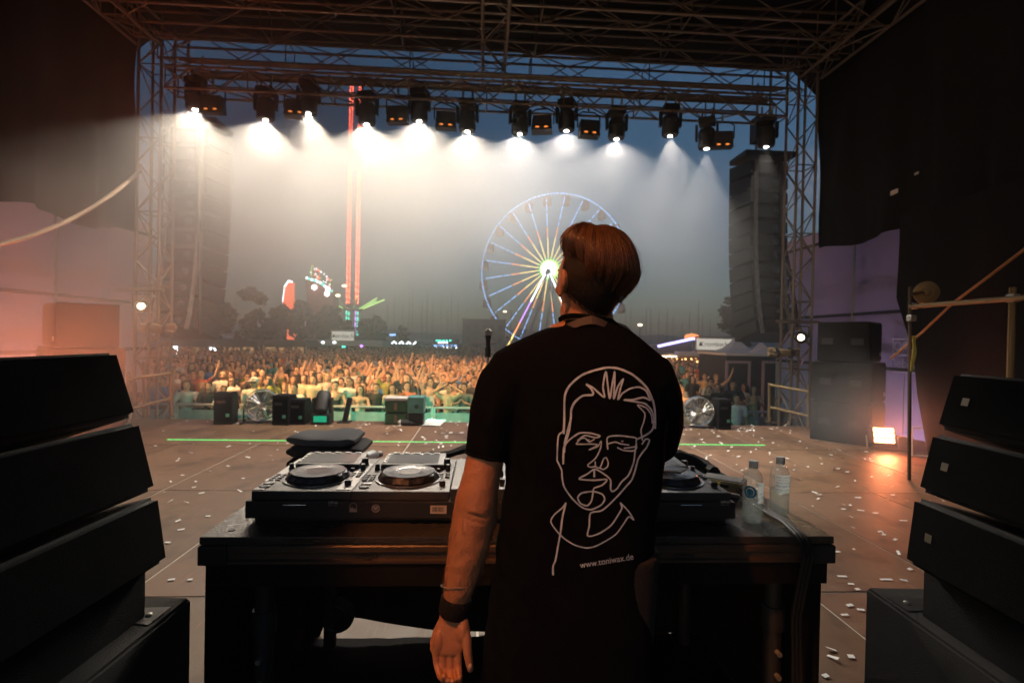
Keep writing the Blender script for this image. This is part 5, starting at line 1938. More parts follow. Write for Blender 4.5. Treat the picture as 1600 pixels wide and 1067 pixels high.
# black cloth bits and cables behind the players
for (lab, pts_, r_) in (('black cable bundle behind the second player', [(620, 722, .78), (660, 712, .8), (700, 708, .82), (735, 697, .85), (775, 690, .9)], .018),
                        ('crumpled black cloth behind the right player', [(1030, 716, .70), (1060, 712, .72), (1085, 716, .7), (1105, 728, .66), (1118, 738, .6)], .03)):
    b = MB()
    for k in range(4):
        b.tube([at(u, v, TY0 + y + .015 * k) + Vector((.006 * math.sin(k * 2 + i), .01 * k, .008 * math.sin(k + i * 1.7) - .006)) for i, (u, v, y) in enumerate(pts_)], [r_ * (.6 + .4 * math.sin(1 + i + k) ** 2) for i in range(len(pts_))], 8)
    tag(b.build('cable_bundle' if 'cable' in lab else 'crumpled_cloth', mat('dull_black_cloth', (.02, .016, .014), .85), smooth=True), lab, 'cables' if 'cable' in lab else 'cloth')
# metal edged power brick and yellow plug
p = at(1135, 757, TY0 + .42)
pb = thing('power_box', 'small metal edged box beside the right player', 'box', (p.x, TY0 + .42, TZ_))
Mb = Matrix.Translation((p.x, TY0 + .44, p.z)) @ Matrix.Rotation(R(-38), 4, 'Z')
MB().box((0, 0, 0), (.16, .09, .045), Mb, bevel=.004).build('body', M_black, pb)
MB().box((0, -.047, .0), (.162, .006, .04), Mb).build('edge_plate', mat('brass_plate', (.45, .36, .2), .4, .6), pb)
MB().box((0, 0, .0235), (.14, .075, .002), Mb).build('perforated_top', mat('perforated', (.2, .2, .2), .5, bump=1.0, bscale=300), pb)
MB().box((0, .0, (TZ_ - p.z) / 2 - .02), (.12, .07, p.z - TZ_ - .045), Mb).build('foot_block', M_black, pb)
jk = thing('jack_plug', 'audio plug with a yellow ring on the right player', 'plug', at(1115, 757, TY0 + .38))
Mj = Matrix.Translation(at(1117, 757, TY0 + .38)) @ Matrix.Rotation(R(70), 4, 'Z') @ Matrix.Rotation(R(90), 4, 'X')
MB().lathe([(.009, -.05), (.01, -.01), (.01, .0)], 12, Mj).build('barrel', mat('plug_metal', (.5, .48, .42), .25, .8), jk, smooth=True)
MB().lathe([(.0115, 0), (.0115, .018)], 12, Mj).build('ring', mat('plug_yellow', (.7, .55, .08), .5), jk, smooth=True)
MB().lathe([(.008, .018), (.005, .05)], 10, Mj).build('sleeve', M_rubber, jk, smooth=True)
# cables over the right end of the table
for k, off in enumerate((0, 6, 12)):
    zz = lambda u, v, z: onz(u, v, z)
    P_ = [onz(1152 + off * .3, 765, CTZ - .03), onz(1172 + off, 785, TZ_ + .02), onz(1195 + off, 800, TZ_ + .012), onz(1222 + off, 815, TZ_ + .012), onz(1240 + off, 832, TZ_ + .012), onz(1248 + off, 842, TZ_ + .004) + Vector((0, -.012, -.002)), onz(1252 + off, 848, TZ_) + Vector((0, -.018, -.03)), Vector((onz(1254 + off, 850, TZ_).x, TY0 - .02, TZ_ - .25)), Vector((onz(1254 + off, 850, TZ_).x + .02, TY0 - .02, .1))]
    tag(MB().tube(P_, .006, 8).build('cable', M_rubber, smooth=True), ('leftmost black cable draped over the right end of the table', 'middle black cable draped over the right end of the table', 'rightmost black cable draped over the right end of the table')[k], 'cable', 'cables on the table end')
# dot hole and grommet on the table's left end
p = onz(362, 828, TZ_)
tag(MB().lathe([(.0, .0), (.011, 0), (.011, .002), (0, .002)], 14, Matrix.Translation((p.x, p.y, TZ_))).build('table_plug', M_black), 'round black plug in the left end of the table top', 'plug')


# ------------------------------------------------------------------ water bottles
def clear_mat(name, tint, ior):
    """clear thin plastic: mostly see-through, with a glancing gloss"""
    m = bpy.data.materials.new(name)
    m.use_nodes = True
    nt = m.node_tree
    nt.nodes.remove(nt.nodes['Principled BSDF'])
    tr = nt.nodes.new('ShaderNodeBsdfTransparent')
    tr.inputs['Color'].default_value = (*tint, 1)
    gl = nt.nodes.new('ShaderNodeBsdfGlossy')
    gl.inputs['Roughness'].default_value = .06
    fr0 = nt.nodes.new('ShaderNodeLayerWeight')
    fr0.inputs['Blend'].default_value = .5
    pw = nt.nodes.new('ShaderNodeMath')
    pw.operation = 'POWER'
    pw.inputs[1].default_value = 3.5
    nt.links.new(fr0.outputs['Facing'], pw.inputs[0])
    fr = nt.nodes.new('ShaderNodeMath')
    fr.operation = 'MULTIPLY_ADD'
    fr.inputs[1].default_value = .45
    fr.inputs[2].default_value = (ior - 1) * .12
    nt.links.new(pw.outputs[0], fr.inputs[0])
    n = nt.nodes.new('ShaderNodeTexNoise')
    n.inputs['Scale'].default_value = 38
    tc = nt.nodes.new('ShaderNodeTexCoord')
    nt.links.new(tc.outputs['Object'], n.inputs['Vector'])
    bp = nt.nodes.new('ShaderNodeBump')
    bp.inputs['Strength'].default_value = .35
    bp.inputs['Distance'].default_value = .01
    nt.links.new(n.outputs['Fac'], bp.inputs['Height'])
    nt.links.new(bp.outputs[0], gl.inputs['Normal'])
    mx = nt.nodes.new('ShaderNodeMixShader')
    nt.links.new(fr.outputs[0], mx.inputs[0])
    nt.links.new(tr.outputs[0], mx.inputs[1])
    nt.links.new(gl.outputs[0], mx.inputs[2])
    tl = nt.nodes.new('ShaderNodeBsdfTranslucent')
    tl.inputs['Color'].default_value = (.85, .9, .9, 1)
    mx2 = nt.nodes.new('ShaderNodeMixShader')
    mx2.inputs[0].default_value = .07
    nt.links.new(mx.outputs[0], mx2.inputs[1])
    nt.links.new(tl.outputs[0], mx2.inputs[2])
    nt.links.new(mx2.outputs[0], nt.nodes['Material Output'].inputs['Surface'])
    return m


M_pet = clear_mat('pet_plastic', (.9, .93, .93), 1.5)
M_water = clear_mat('still_water', (.86, .9, .88), 1.33)
M_blue = mat('label_blue', (.02, .26, .45), .5, bump=0)
M_lab = mat('label_white', (.7, .74, .74), .45, bump=0, var=.05)
_nt = M_lab.node_tree
_tr = _nt.nodes.new('ShaderNodeBsdfTranslucent')
_tr.inputs['Color'].default_value = (.8, .84, .84, 1)
_mx = _nt.nodes.new('ShaderNodeMixShader')
_mx.inputs[0].default_value = .6
_nt.links.new(_nt.nodes['Principled BSDF'].outputs[0], _mx.inputs[1])
_nt.links.new(_tr.outputs[0], _mx.inputs[2])
_nt.links.new(_mx.outputs[0], _nt.nodes['Material Output'].inputs['Surface'])


def wrap_text(s, size, z, ang0, r, c, m, parent, weight=1.0):
    me = text_mesh(s, size, 0.0)
    for v in me.vertices:
        a = ang0 + v.co.x / r
        zz = z + v.co.y
        v.co = Vector((c.x + r * math.sin(a), c.y - r * math.cos(a), c.z + zz))
    me.materials.clear()
    me.materials.append(m)
    return obj('label_text', me, None, parent)


def band(r, z0, z1, a0, a1, c, m, parent, n=24, name='label_band'):
    b = MB()
    for i in range(n + 1):
        a = a0 + (a1 - a0) * i / n
        for z in (z0, z1):
            b.v.append((c.x + r * math.sin(a), c.y - r * math.cos(a), c.z + z))
    for i in range(n):
        b.f.append((2 * i, 2 * i + 2, 2 * i + 3, 2 * i + 1))
    return b.build(name, m, parent, smooth=True)


def bottle(label, u, v, vtop, kind):
    c = onz(u, v, TZ_)
    c.z = TZ_ + .001
    Hh = (v - vtop) * (c - EYE).dot(FWD) / 800
    root = thing('water_bottle', label, 'bottle', c, 0, 'water bottles on the table')
    r = .0335
    k = Hh / .225
    prof = [(.012, .006), (.026, .0), (.031, .006), (.0335, .02), (.0325, .032), (.0335, .045), (.0325, .058), (.0335, .07), (.0335, .15), (.032, .165), (.026, .182), (.016, .195), (.0135, .2), (.0135, .205)]
    nn = 32
    b = MB()
    for (r_, z_) in prof:
        for j in range(nn):
            a = 2 * math.pi * j / nn
            rr = r_ * (1 - (.10 * (abs(math.cos(2.5 * a)) ** 2) if z_ < .018 else .0))
            b.v.append((c.x + rr * math.cos(a), c.y + rr * math.sin(a), c.z + z_ * k))
    for i in range(len(prof) - 1):
        for j in range(nn):
            j2 = (j + 1) % nn
            b.f.append((i * nn + j, i * nn + j2, (i + 1) * nn + j2, (i + 1) * nn + j))
    b.f.append(tuple(range(nn - 1, -1, -1)))
    b.f.append(tuple((len(prof) - 1) * nn + j for j in range(nn)))
    me = b.mesh('bottle_body')
    me.polygons.foreach_set('use_smooth', [True] * len(me.polygons))
    obj('bottle_body', me, M_pet, root)
    wl = .074 if kind == 1 else .10
    MB().lathe([(.02, .004), (.029, .006), (.0315, .02), (.0305, .032), (.0315, .045), (.0305, .058), (.0315, .07), (.0315, wl), (.0, wl + .0005)], 28, Matrix.Translation(c) @ Matrix.Diagonal((1, 1, k, 1))).build('water', M_water, root, smooth=True)
    MB().lathe([(.0155, .2 * k), (.0155, .207 * k), (.016, .208 * k), (.016, .224 * k), (.0145, .2265 * k), (0, .2268 * k)], 24, Matrix.Translation(c)).build('cap', M_white, root, smooth=True)
    MB().lathe([(.0148, .196 * k), (.017, .197 * k), (.017, .199 * k), (.0148, .2 * k)], 20, Matrix.Translation(c), cap=False).build('neck_ring', M_pet, root, smooth=True)
    rl = r + .0006
    if kind == 1:
        for (r0, r1) in ((.0, .012), (.014, .0215)):
            bb = MB()
            n = 28
            zc = .118 * k
            for i in range(n):
                t = 2 * math.pi * i / n
                for q in (r0, r1):
                    a = -.75 + q * math.cos(t) / rl
                    bb.v.append((c.x + rl * math.sin(a), c.y - rl * math.cos(a), c.z + zc + q * math.sin(t)))
            for i in range(n):
                j = (i + 1) % n
                bb.f.append((2 * i, 2 * j, 2 * j + 1, 2 * i + 1))
            bb.build('round_emblem', M_blue, root)
        band(rl, .078 * k, .152 * k, .0, 1.15, c, M_lab, root)
        wrap_text('bio', .016, .146 * k, .1, rl + .0004, c, mat('label_teal', (.1, .4, .42), .5, bump=0), root)
        for (zz, s, a) in ((.112, '500 ml', .45), (.1, 'Wasser', .6), (.092, 'still', .6), (.084, '0,5 l', .6)):
            wrap_text(s, .0075, zz * k, a, rl + .0004, c, M_blue, root)
        for (da, dz) in ((-.1, .098), (.05, .092), (-.02, .088)):
            band(rl + .0004, dz * k, dz * k + .0035, da, da + .1, c, M_blue, root, 3, 'label_dot')
    else:
        band(rl, .092 * k, .162 * k, -.95, .75, c, M_lab, root)
        for (zz, s, sz) in ((.152, 'DIESE FLASCHE', .0078), (.1415, 'UNTERSTÜTZT', .006), (.131, 'TRINKWASSER', .0085), (.118, 'PROJEKTE', .0125), (.104, 'VIELEN DANK!', .0085)):
            wrap_text(s, sz, zz * k, -.12, rl + .0004, c, M_blue, root)
        bb = MB()
        band(rl + .0004, .118 * k, .14 * k, .95, 1.3, c, M_blue, root, 6, 'round_emblem')
    return root


bottle('nearer water bottle with a round blue emblem on the right table end', 1175, 815, 720, 1)
bottle('farther water bottle with lines of blue lettering on the right table end', 1217, 803, 714, 2)

# ------------------------------------------------------------------ the man at the decks
def fuse(b, voxel, smooth=6, name='fused'):
    """join overlapping closed shapes into one continuous skin"""
    me = b.mesh(name)
    o = bpy.data.objects.new(name, me)
    COL.objects.link(o)
    m = o.modifiers.new('remesh', 'REMESH')
    m.mode = 'VOXEL'
    m.voxel_size = voxel
    m.use_smooth_shade = True
    if smooth:
        s = o.modifiers.new('smooth', 'SMOOTH')
        s.factor = .5
        s.iterations = smooth
    dg = bpy.context.evaluated_depsgraph_get()
    r_ = bpy.data.meshes.new_from_object(o.evaluated_get(dg))
    bpy.data.objects.remove(o, do_unlink=True)
    return r_


def ell(c, r, rot=None, nu=18, nv=12, fn=None):
    vs, fs = [], []
    for i in range(nv + 1):
        th_ = math.pi * i / nv
        for j in range(nu):
            a = 2 * math.pi * j / nu
            d = Vector((math.sin(th_) * math.cos(a), math.sin(th_) * math.sin(a), math.cos(th_)))
            p = Vector((d.x * r[0], d.y * r[1], d.z * r[2]))
            if fn:
                p = fn(d, p)
            if rot is not None:
                p = rot @ p
            vs.append(tuple(Vector(c) + p))
    for i in range(nv):
        for j in range(nu):
            j2 = (j + 1) % nu
            fs.append((i * nu + j, (i + 1) * nu + j, (i + 1) * nu + j2, i * nu + j2))
    return vs, fs


def oval(c, ax, ay, rx, ry, n=28, power=2.4):
    out = []
    for j in range(n):
        a = 2 * math.pi * j / n
        ca, sa = math.cos(a), math.sin(a)
        q = (abs(ca) ** power + abs(sa) ** power) ** (-1 / power)
        out.append(tuple(c + ax * (rx * ca * q) + ay * (ry * sa * q)))
    return out


def capsule(b, pts, rs, n=14):
    pts = [Vector(p) for p in pts]
    b.tube(pts, rs, n)
    for p, r_ in zip(pts, rs):
        b.add(*ell(p, (r_ * .99,) * 3, None, 12, 8))


def skin_mat(name, col):
    m = mat(name, col, .5, var=.12, scale=14, bump=.2, bscale=160)
    b = m.node_tree.nodes['Principled BSDF']
    b.inputs['Subsurface Weight'].default_value = .12
    b.inputs['Subsurface Radius'].default_value = (.012, .005, .003)
    b.inputs['Subsurface Scale'].default_value = .5
    return m


M_skin = skin_mat('tanned_skin', (.37, .17, .09))
D0 = 1.29
mc = pd(905, 700, D0)
man = thing('person', 'man seen from behind in a black t-shirt with white line print standing at the decks', 'person', (mc.x, mc.y, 0))

# --- shirt: torso sections (v, left, right, thickness, depth offset)
secs = []
for (v, ul, ur, th_, dd) in ((498, 880, 955, .115, .02), (506, 872, 963, .13, .02), (514, 850, 985, .155, .015), (526, 824, 1002, .175, .01), (545, 796, 1024, .20, .005), (572, 784, 1038, .225, 0), (610, 786, 1040, .245, 0), (655, 790, 1040, .25, 0),
                          (705, 792, 1038, .245, 0), (760, 788, 1032, .235, 0), (820, 782, 1024, .235, 0), (880, 774, 1018, .245, .0), (945, 764, 1014, .26, 0), (1005, 754, 1014, .27, 0), (1075, 744, 1018, .275, 0), (1110, 742, 1020, .275, 0)):
    c = pd((ul + ur) / 2, v + .021 * 0, D0 + dd)
    secs.append(oval(c, SIDE, FWD, (ur - ul) / 2 * D0 / 800, th_ / 2))
shirt_b = MB().loft(secs)
SL = [pd(815, 585, D0), pd(790, 610, D0 - .01), pd(772, 655, D0 - .02), pd(760, 716, D0 - .03)]
shirt_b.tube(SL, [.085, .078, .066, .053], 18)
shirt_b.add(*ell(pd(812, 582, D0), (.066, .075, .075)))
SR = [pd(1000, 590, D0), pd(1022, 625, D0 + .03), pd(1026, 665, D0 + .09), pd(1022, 700, D0 + .15)]
shirt_b.tube(SR, [.085, .075, .068, .06], 18)
shirt_b.add(*ell(pd(1006, 590, D0), (.068, .075, .075)))
sme = fuse(shirt_b, .007, 10, 'shirt')
bm = bmesh.new()
bm.from_mesh(sme)
bm.normal_update()
for v in bm.verts:
    p = v.co
    lx = (p - mc).dot(SIDE)
    w = .008 * noise.noise(Vector((lx * 9, p.z * 3.2, 0))) + .004 * noise.noise(Vector((lx * 22 + p.z * 14, p.z * 10, 2)))
    # pulling folds from the shoulders towards the waist
    w += .006 * math.sin(p.z * 26 + lx * 34 + 3 * noise.noise(Vector((lx * 5, p.z * 5, 4)))) * max(0, 1.1 - p.z) * 1.3
    v.co = p + v.normal * w
# open the sleeves and the hem
for vv, nrm, pt in ((None, (SL[3] - SL[2]).normalized(), SL[3] - (SL[3] - SL[2]).normalized() * .004),):
    pass
bm.to_mesh(sme)
bm.free()
sme.polygons.foreach_set('use_smooth', [True] * len(sme.polygons))
M_shirt = mat('black_cotton', (.0035, .0045, .007), .95, var=.25, scale=30, bump=.35, bscale=420, spec=.04)
shirt = obj('t_shirt', sme, M_shirt, man)
# sleeve hem and collar as raised bands
def ring(c, ax, ay, rx, ry, r, n=28):
    pts = [c + ax * (rx * math.cos(2 * math.pi * i / n)) + ay * (ry * math.sin(2 * math.pi * i / n)) for i in range(n + 1)]
    return MB().tube(pts, r, 6, cap=False)


d_ = (SL[3] - SL[2]).normalized()
s1 = d_.cross(FWD).normalized()
s2 = d_.cross(s1)
ring(SL[3] - d_ * .006, s1, s2, .053, .053, .0035).build('sleeve_hem', M_shirt, shirt, smooth=True)
ring(pd(917, 503, D0 + .02), SIDE + Vector((0, 0, -.1)), FWD + Vector((0, 0, -.18)), .068, .062, .006).build('collar', M_shirt, shirt, smooth=True)

# --- skin: head, neck, left arm with hand, right arm reaching for the mixer (hidden)
hb = MB()
hc = pd(922, 441, D0 + .0)
turn = Matrix.Rotation(R(16) - YAW * -1, 3, 'Z')


def skull(d, p):
    p = p.copy()
    if d.z < 0:                      # taper towards the jaw
        k = 1 + .30 * d.z
        p.x *= k
        if d.y < 0:
            p.y *= 1 + .35 * d.z
    if d.y > .3 and d.z < .2:
        p.y *= 1.02
    return p


# head local axes: x right, y forward, z up
HT = Matrix.Translation(hc) @ Matrix.Rotation(R(25) + YAW, 4, 'Z') @ Matrix.Rotation(R(4), 4, 'X')


def HP(x, y, z):
    return HT @ Vector((x, y, z))


HR = HT.to_3x3()
hb.add(*ell(hc, (.077, .097, .118), HR, 26, 18, skull))
hb.add(*ell(HP(0, .03, -.075), (.056, .062, .045), HR))                 # jaw
hb.add(*ell(HP(0, .085, -.095), (.02, .016, .016), HR))                 # chin
hb.add(*ell(HP(0, .098, -.018), (.012, .02, .016), HR))                 # nose
hb.add(*ell(HP(0, .094, .008), (.008, .012, .022), HR))
hb.add(*ell(HP(0, .088, .03), (.05, .012, .01), HR))                    # brow
for s in (-1, 1):
    hb.add(*ell(HP(s * .042, .062, -.02), (.02, .022, .018), HR))       # cheek bones
hb.add(*ell(HP(0, .087, -.058), (.022, .012, .007), HR))                # lips
hb.add(*ell(HP(0, .085, -.068), (.02, .012, .007), HR))
nk0, nk1 = pd(919, 512, D0 + .02), pd(922, 455, D0 + .005)
hb.tube([pd(917, 535, D0 + .02), nk0, pd(920, 485, D0 + .015), nk1], [.075, .066, .060, .060], 20)
hb.add(*ell(pd(890, 520, D0 + .01), (.06, .05, .03)))
hb.add(*ell(pd(950, 520, D0 + .01), (.06, .05, .03)))
for s in (-1, 1):                                                       # ears: curled rim and lobe
    e0 = HP(s * .080, -.004, -.006)
    eb = [HP(s * (.078 + .013 * math.sin(t)), -.012 - .016 * math.cos(t) * .9 + .012, -.006 + .033 * math.cos(t)) for t in [math.pi * i / 10 for i in range(11)]]
    hb.add(*ell(HP(s * .081, -.004, -.004), (.008, .017, .030), HR))
    hb.add(*ell(HP(s * .087, -.012, .002), (.0065, .012, .026), HR))
    hb.add(*ell(HP(s * .083, .004, -.033), (.007, .009, .011), HR))
AL = [(800, 590, .05, 0), (776, 650, .0495, -.02), (762, 700, .048, -.03), (752, 745, .0475, -.035), (745, 780, .054, -.035), (742, 806, .0565, -.03), (736, 835, .0545, -.03), (729, 870, .050, -.03), (720, 905, .0425, -.03), (713, 935, .0345, -.03), (709, 958, .031, -.03)]
hb.tube([pd(u, v, D0 + dd) for (u, v, r_, dd) in AL], [r_ * .97 for (u, v, r_, dd) in AL], 20)
hb.add(*ell(pd(743, 800, D0 - .055), (.026, .03, .03)))                 # elbow point
hb.add(*ell(pd(758, 812, D0 - .03), (.03, .03, .04)))
hb.add(*ell(pd(722, 845, D0 - .03), (.034, .04, .07)))
AR = [pd(1002, 592, D0), pd(1024, 650, D0 + .08), pd(1014, 712, D0 + .17), pd(985, 735, D0 + .30), pd(962, 752, D0 + .40)]
hb.tube(AR, [.05, .049, .05, .042, .03], 16)
body_me = fuse(hb, .0045, 5, 'body')
_e = pd(741, 806, D0 - .085)
for v in body_me.vertices:                     # elbow creases and slight unevenness of the forearm
    d = v.co - _e
    if d.length < .07 and d.dot(FWD) < .05:
        zx = d.z + .25 * d.dot(SIDE)
        v.co += FWD * (.0045 * math.exp(-(zx / .004) ** 2) + .0035 * math.exp(-((zx + .014) / .0035) ** 2) - .003 * math.exp(-((zx - .012) / .008) ** 2)) * max(0, 1 - abs(d.dot(SIDE)) / .035)
    if v.co.z < 1.2:
        v.co += FWD * (.0016 * noise.noise(v.co * 45) + .003 * noise.noise(v.co * 16))

# hands at a finer grain, joined into the same body mesh
def hand(P, flip=1):
    h = MB()
    secs_ = []
    for (v, u, w, t, dd) in ((950, 709, .031, .024, -.03), (968, 707, .034, .021, -.032), (985, 704, .043, .020, -.036), (1003, 701, .046, .018, -.04), (1014, 698, .041, .0145, -.044), (1020, 698, .036, .011, -.046)):
        secs_.append(oval(P(u, v, dd), SIDE, FWD, w, t, 20, 2.6))
    h.loft(secs_)
    h.add(*ell(P(723, 985, -.048), (.016, .018, .03)))
    h.add(*ell(P(685, 1003, -.05), (.014, .012, .03)))
    for (u0, L1, du, k) in ((716, 25, 1, 0), (704, 30, 2, 1), (691.5, 29, 5, 2), (680, 23, 8, 3)):
        pts = [P(u0, 1014, -.046), P(u0 + du * .3, 1014 + L1, -.05), P(u0 + du, 1014 + L1 + 19, -.068), P(u0 + du * 1.6, 1014 + L1 + 24, -.088), P(u0 + du * 1.7, 1014 + L1 + 19, -.1)]
        capsule(h, pts, [.0092, .0086, .0082, .0078, .0068], 12)
    pts = [P(722, 972, -.045), P(729, 1000, -.055), P(731, 1022, -.06), P(735, 1044, -.062)]
    capsule(h, pts, [.016, .0125, .011, .0085], 12)
    return h


hl_ = fuse(hand(lambda u, v, dd: pd(u, v, D0 + dd)), .0022, 3, 'hand')
wr = pd(962, 752, D0 + .40)


def P_right(u, v, dd):
    # right hand: same hand laid forward, palm down over the mixer
    lx, lz, ly = -(u - 705) / 620.0, -(v - 958) / 620.0, dd + .03
    return wr + SIDE * lx + FWD * (-lz) * .9 + Vector((0, 0, ly * 1.0 + .0))


h2 = MB()
hr_ = hand(P_right)
hr_me = fuse(hr_, .0025, 3, 'hand')
bmj = bmesh.new()
for me_ in (body_me, hl_, hr_me):
    bmj.from_mesh(me_)
bme = bpy.data.meshes.new('body')
bmj.to_mesh(bme)
bmj.free()
bme.polygons.foreach_set('use_smooth', [True] * len(bme.polygons))
bme.materials.clear()
body = obj('body', bme, M_skin, man)
# thumb nail, eyes
pn = pd(734.5, 1041, D0 - .0715)
MB().add(*ell(pn, (.0052, .003, .0075))).build('nail', mat('nail', (.5, .34, .26), .3, bump=0), body, smooth=True)
for s in (-1, 1):
    ey = MB().add(*ell(HP(s * .032, .083, .012), (.0125, .0125, .0125), HR)).build('eye', mat('eye_white', (.7, .68, .64), .15, bump=0), body, smooth=True)
    MB().add(*ell(HP(s * .034, .0935, .012), (.005, .003, .005), HR)).build('iris', mat('iris', (.06, .05, .04), .1, bump=0), ey, smooth=True)
ah = MB()
hr0 = random.Random(5)
for _ in range(900):
    k_ = hr0.uniform(3.2, 9.4)
    i_ = int(k_)
    f_ = k_ - i_
    c_ = pd(AL[i_][0], AL[i_][1], D0 + AL[i_][3]).lerp(pd(AL[i_ + 1][0], AL[i_ + 1][1], D0 + AL[i_ + 1][3]), f_)
    r_ = (AL[i_][2] * (1 - f_) + AL[i_ + 1][2] * f_) * .96
    t_ = hr0.uniform(0, 6.283)
    dv = SIDE * math.cos(t_) + FWD * math.sin(t_)
    p_ = c_ + dv * r_
    ah.tube([p_, p_ + dv * .004 + Vector((0, 0, -.006)), p_ + dv * .005 + Vector((0, 0, -.013))], [.00022, .00018, .0001], 3, cap=False)
_am = bpy.data.meshes.new('arm_hair')
_am.from_pydata(ah.v, [], ah.f)
obj('arm_hair', _am, mat('arm_hair', (.16, .09, .045), .5, bump=0), body)
# wrist bands
b0, b1 = pd(714, 932, D0 - .03), pd(708, 960, D0 - .03)
wb = MB().tube([b0, b0.lerp(b1, .1), b0.lerp(b1, .9), b1], [.035, .0385, .0375, .034], 24)
wb.build('wrist_band', M_fabric, man, smooth=True)
br = pd(716, 915, D0 - .03)
ring(br, SIDE, FWD + Vector((0, 0, -.35)), .0425, .0425, .0011).build('bracelet', mat('bracelet_pale', (.2, .21, .2), .4), man, smooth=True)
# trousers and shoes
tr = MB()
for s, uu in ((-1, 830), (1, 950)):
    h0 = mc + SIDE * (s * .095)
    tr.tube([(h0.x, h0.y, 1.0), (h0.x, h0.y, .85), (h0.x + s * .02, h0.y + .02, .48), (h0.x + s * .03, h0.y, .1), (h0.x + s * .03, h0.y, .03)], [.11, .105, .075, .065, .07], 16)
tr.add(*ell((mc.x, mc.y, .93), (.19, .125, .14)))
tro = fuse(tr, .012, 5, 'trousers')
obj('trousers', tro, mat('black_denim', (.012, .012, .014), .9, bump=.4, bscale=300), man)
for s in (-1, 1):
    h0 = mc + SIDE * (s * .13)
    sh_ = MB().loft([oval(Vector((h0.x, h0.y + .02, z)), Vector((1, 0, 0)), Vector((0, 1, 0)), rx, ry, 16) for (z, rx, ry) in ((.0, .048, .14), (.02, .052, .145), (.05, .05, .13), (.085, .04, .07))])
    sh_.build('shoe', M_rubber, man, smooth=True)

# --- hair
M_hair = mat('brown_hair', (.12, .052, .022), .38, var=.45, scale=40, bump=0, spec=.6)
_hn = M_hair.node_tree
_hg = _hn.nodes.new('ShaderNodeNewGeometry')
_hr = _hn.nodes.new('ShaderNodeValToRGB')
_hr.color_ramp.elements[0].color = (.028, .012, .006, 1)
_hr.color_ramp.elements[1].color = (.19, .085, .035, 1)
_hr.color_ramp.elements[0].position = .15
_hn.links.new(_hg.outputs['Random Per Island'], _hr.inputs['Fac'])
_hn.links.new(_hr.outputs['Color'], _hn.nodes['Principled BSDF'].inputs['Base Color'])
M_nape = mat('short_dark_hair', (.007, .0045, .0035), .85, var=.4, scale=200, bump=.3, bscale=700)


def scalp(phi, tht, k):
    """phi: 0 = back of head, +90 = right ear; tht from the crown"""
    d = Vector((math.sin(tht) * math.sin(phi), -math.sin(tht) * math.cos(phi), math.cos(tht)))
    p = Vector((d.x * .077, d.y * .097, d.z * .118))
    p = skull(d, p)
    return p * k + Vector((0, 0, .004))


def hair_end(phi):
    """how far down the long top layer reaches, by direction"""
    a = math.degrees(phi)
    if a < -100 or a > 125:
        return R(62)
    if a < -45:
        return R(62 + 14 * (a + 100) / 55)
    if a < 20:
        return R(90 + 12 * (a + 45) / 65)
    return R(104 + 6 * min(1, (a - 20) / 60))


def vol(phi, t):
    a = math.degrees(phi)
    side_ = max(0, min(1, (a + 30) / 110))
    tuck = .34 * max(0, (t - .78) / .22) ** 1.5
    return 1.07 + .13 * math.sin(math.pi * min(1, t * .95)) + (.25 + .15 * side_) * t ** 1.3 * (1 if a > -110 and a < 140 else .3) - tuck


shell = MB()
NP, NT = 48, 14
for i in range(NP):
    phi = -math.pi + 2 * math.pi * i / NP
    for j in range(NT + 1):
        t = j / NT
        shell.v.append(tuple(HT @ scalp(phi, t * hair_end(phi) * .985, vol(phi, t) - .03)))
for i in range(NP):
    i2 = (i + 1) % NP
    for j in range(NT):
        shell.f.append((i * (NT + 1) + j, i2 * (NT + 1) + j, i2 * (NT + 1) + j + 1, i * (NT + 1) + j + 1))
for i in range(NP):                      # tuck the rim back to the head
    i2 = (i + 1) % NP
    phi = -math.pi + 2 * math.pi * i / NP
    shell.v.append(tuple(HT @ scalp(phi, hair_end(phi) * .96, 1.03)))
for i in range(NP):
    i2 = (i + 1) % NP
    shell.f.append((i * (NT + 1) + NT, i2 * (NT + 1) + NT, NP * (NT + 1) + i2, NP * (NT + 1) + i))
hair = shell.build('hair', mat('hair_under', (.035, .014, .007), .7, var=.4, scale=60), man, smooth=True)
hr = random.Random(11)
strands = MB()
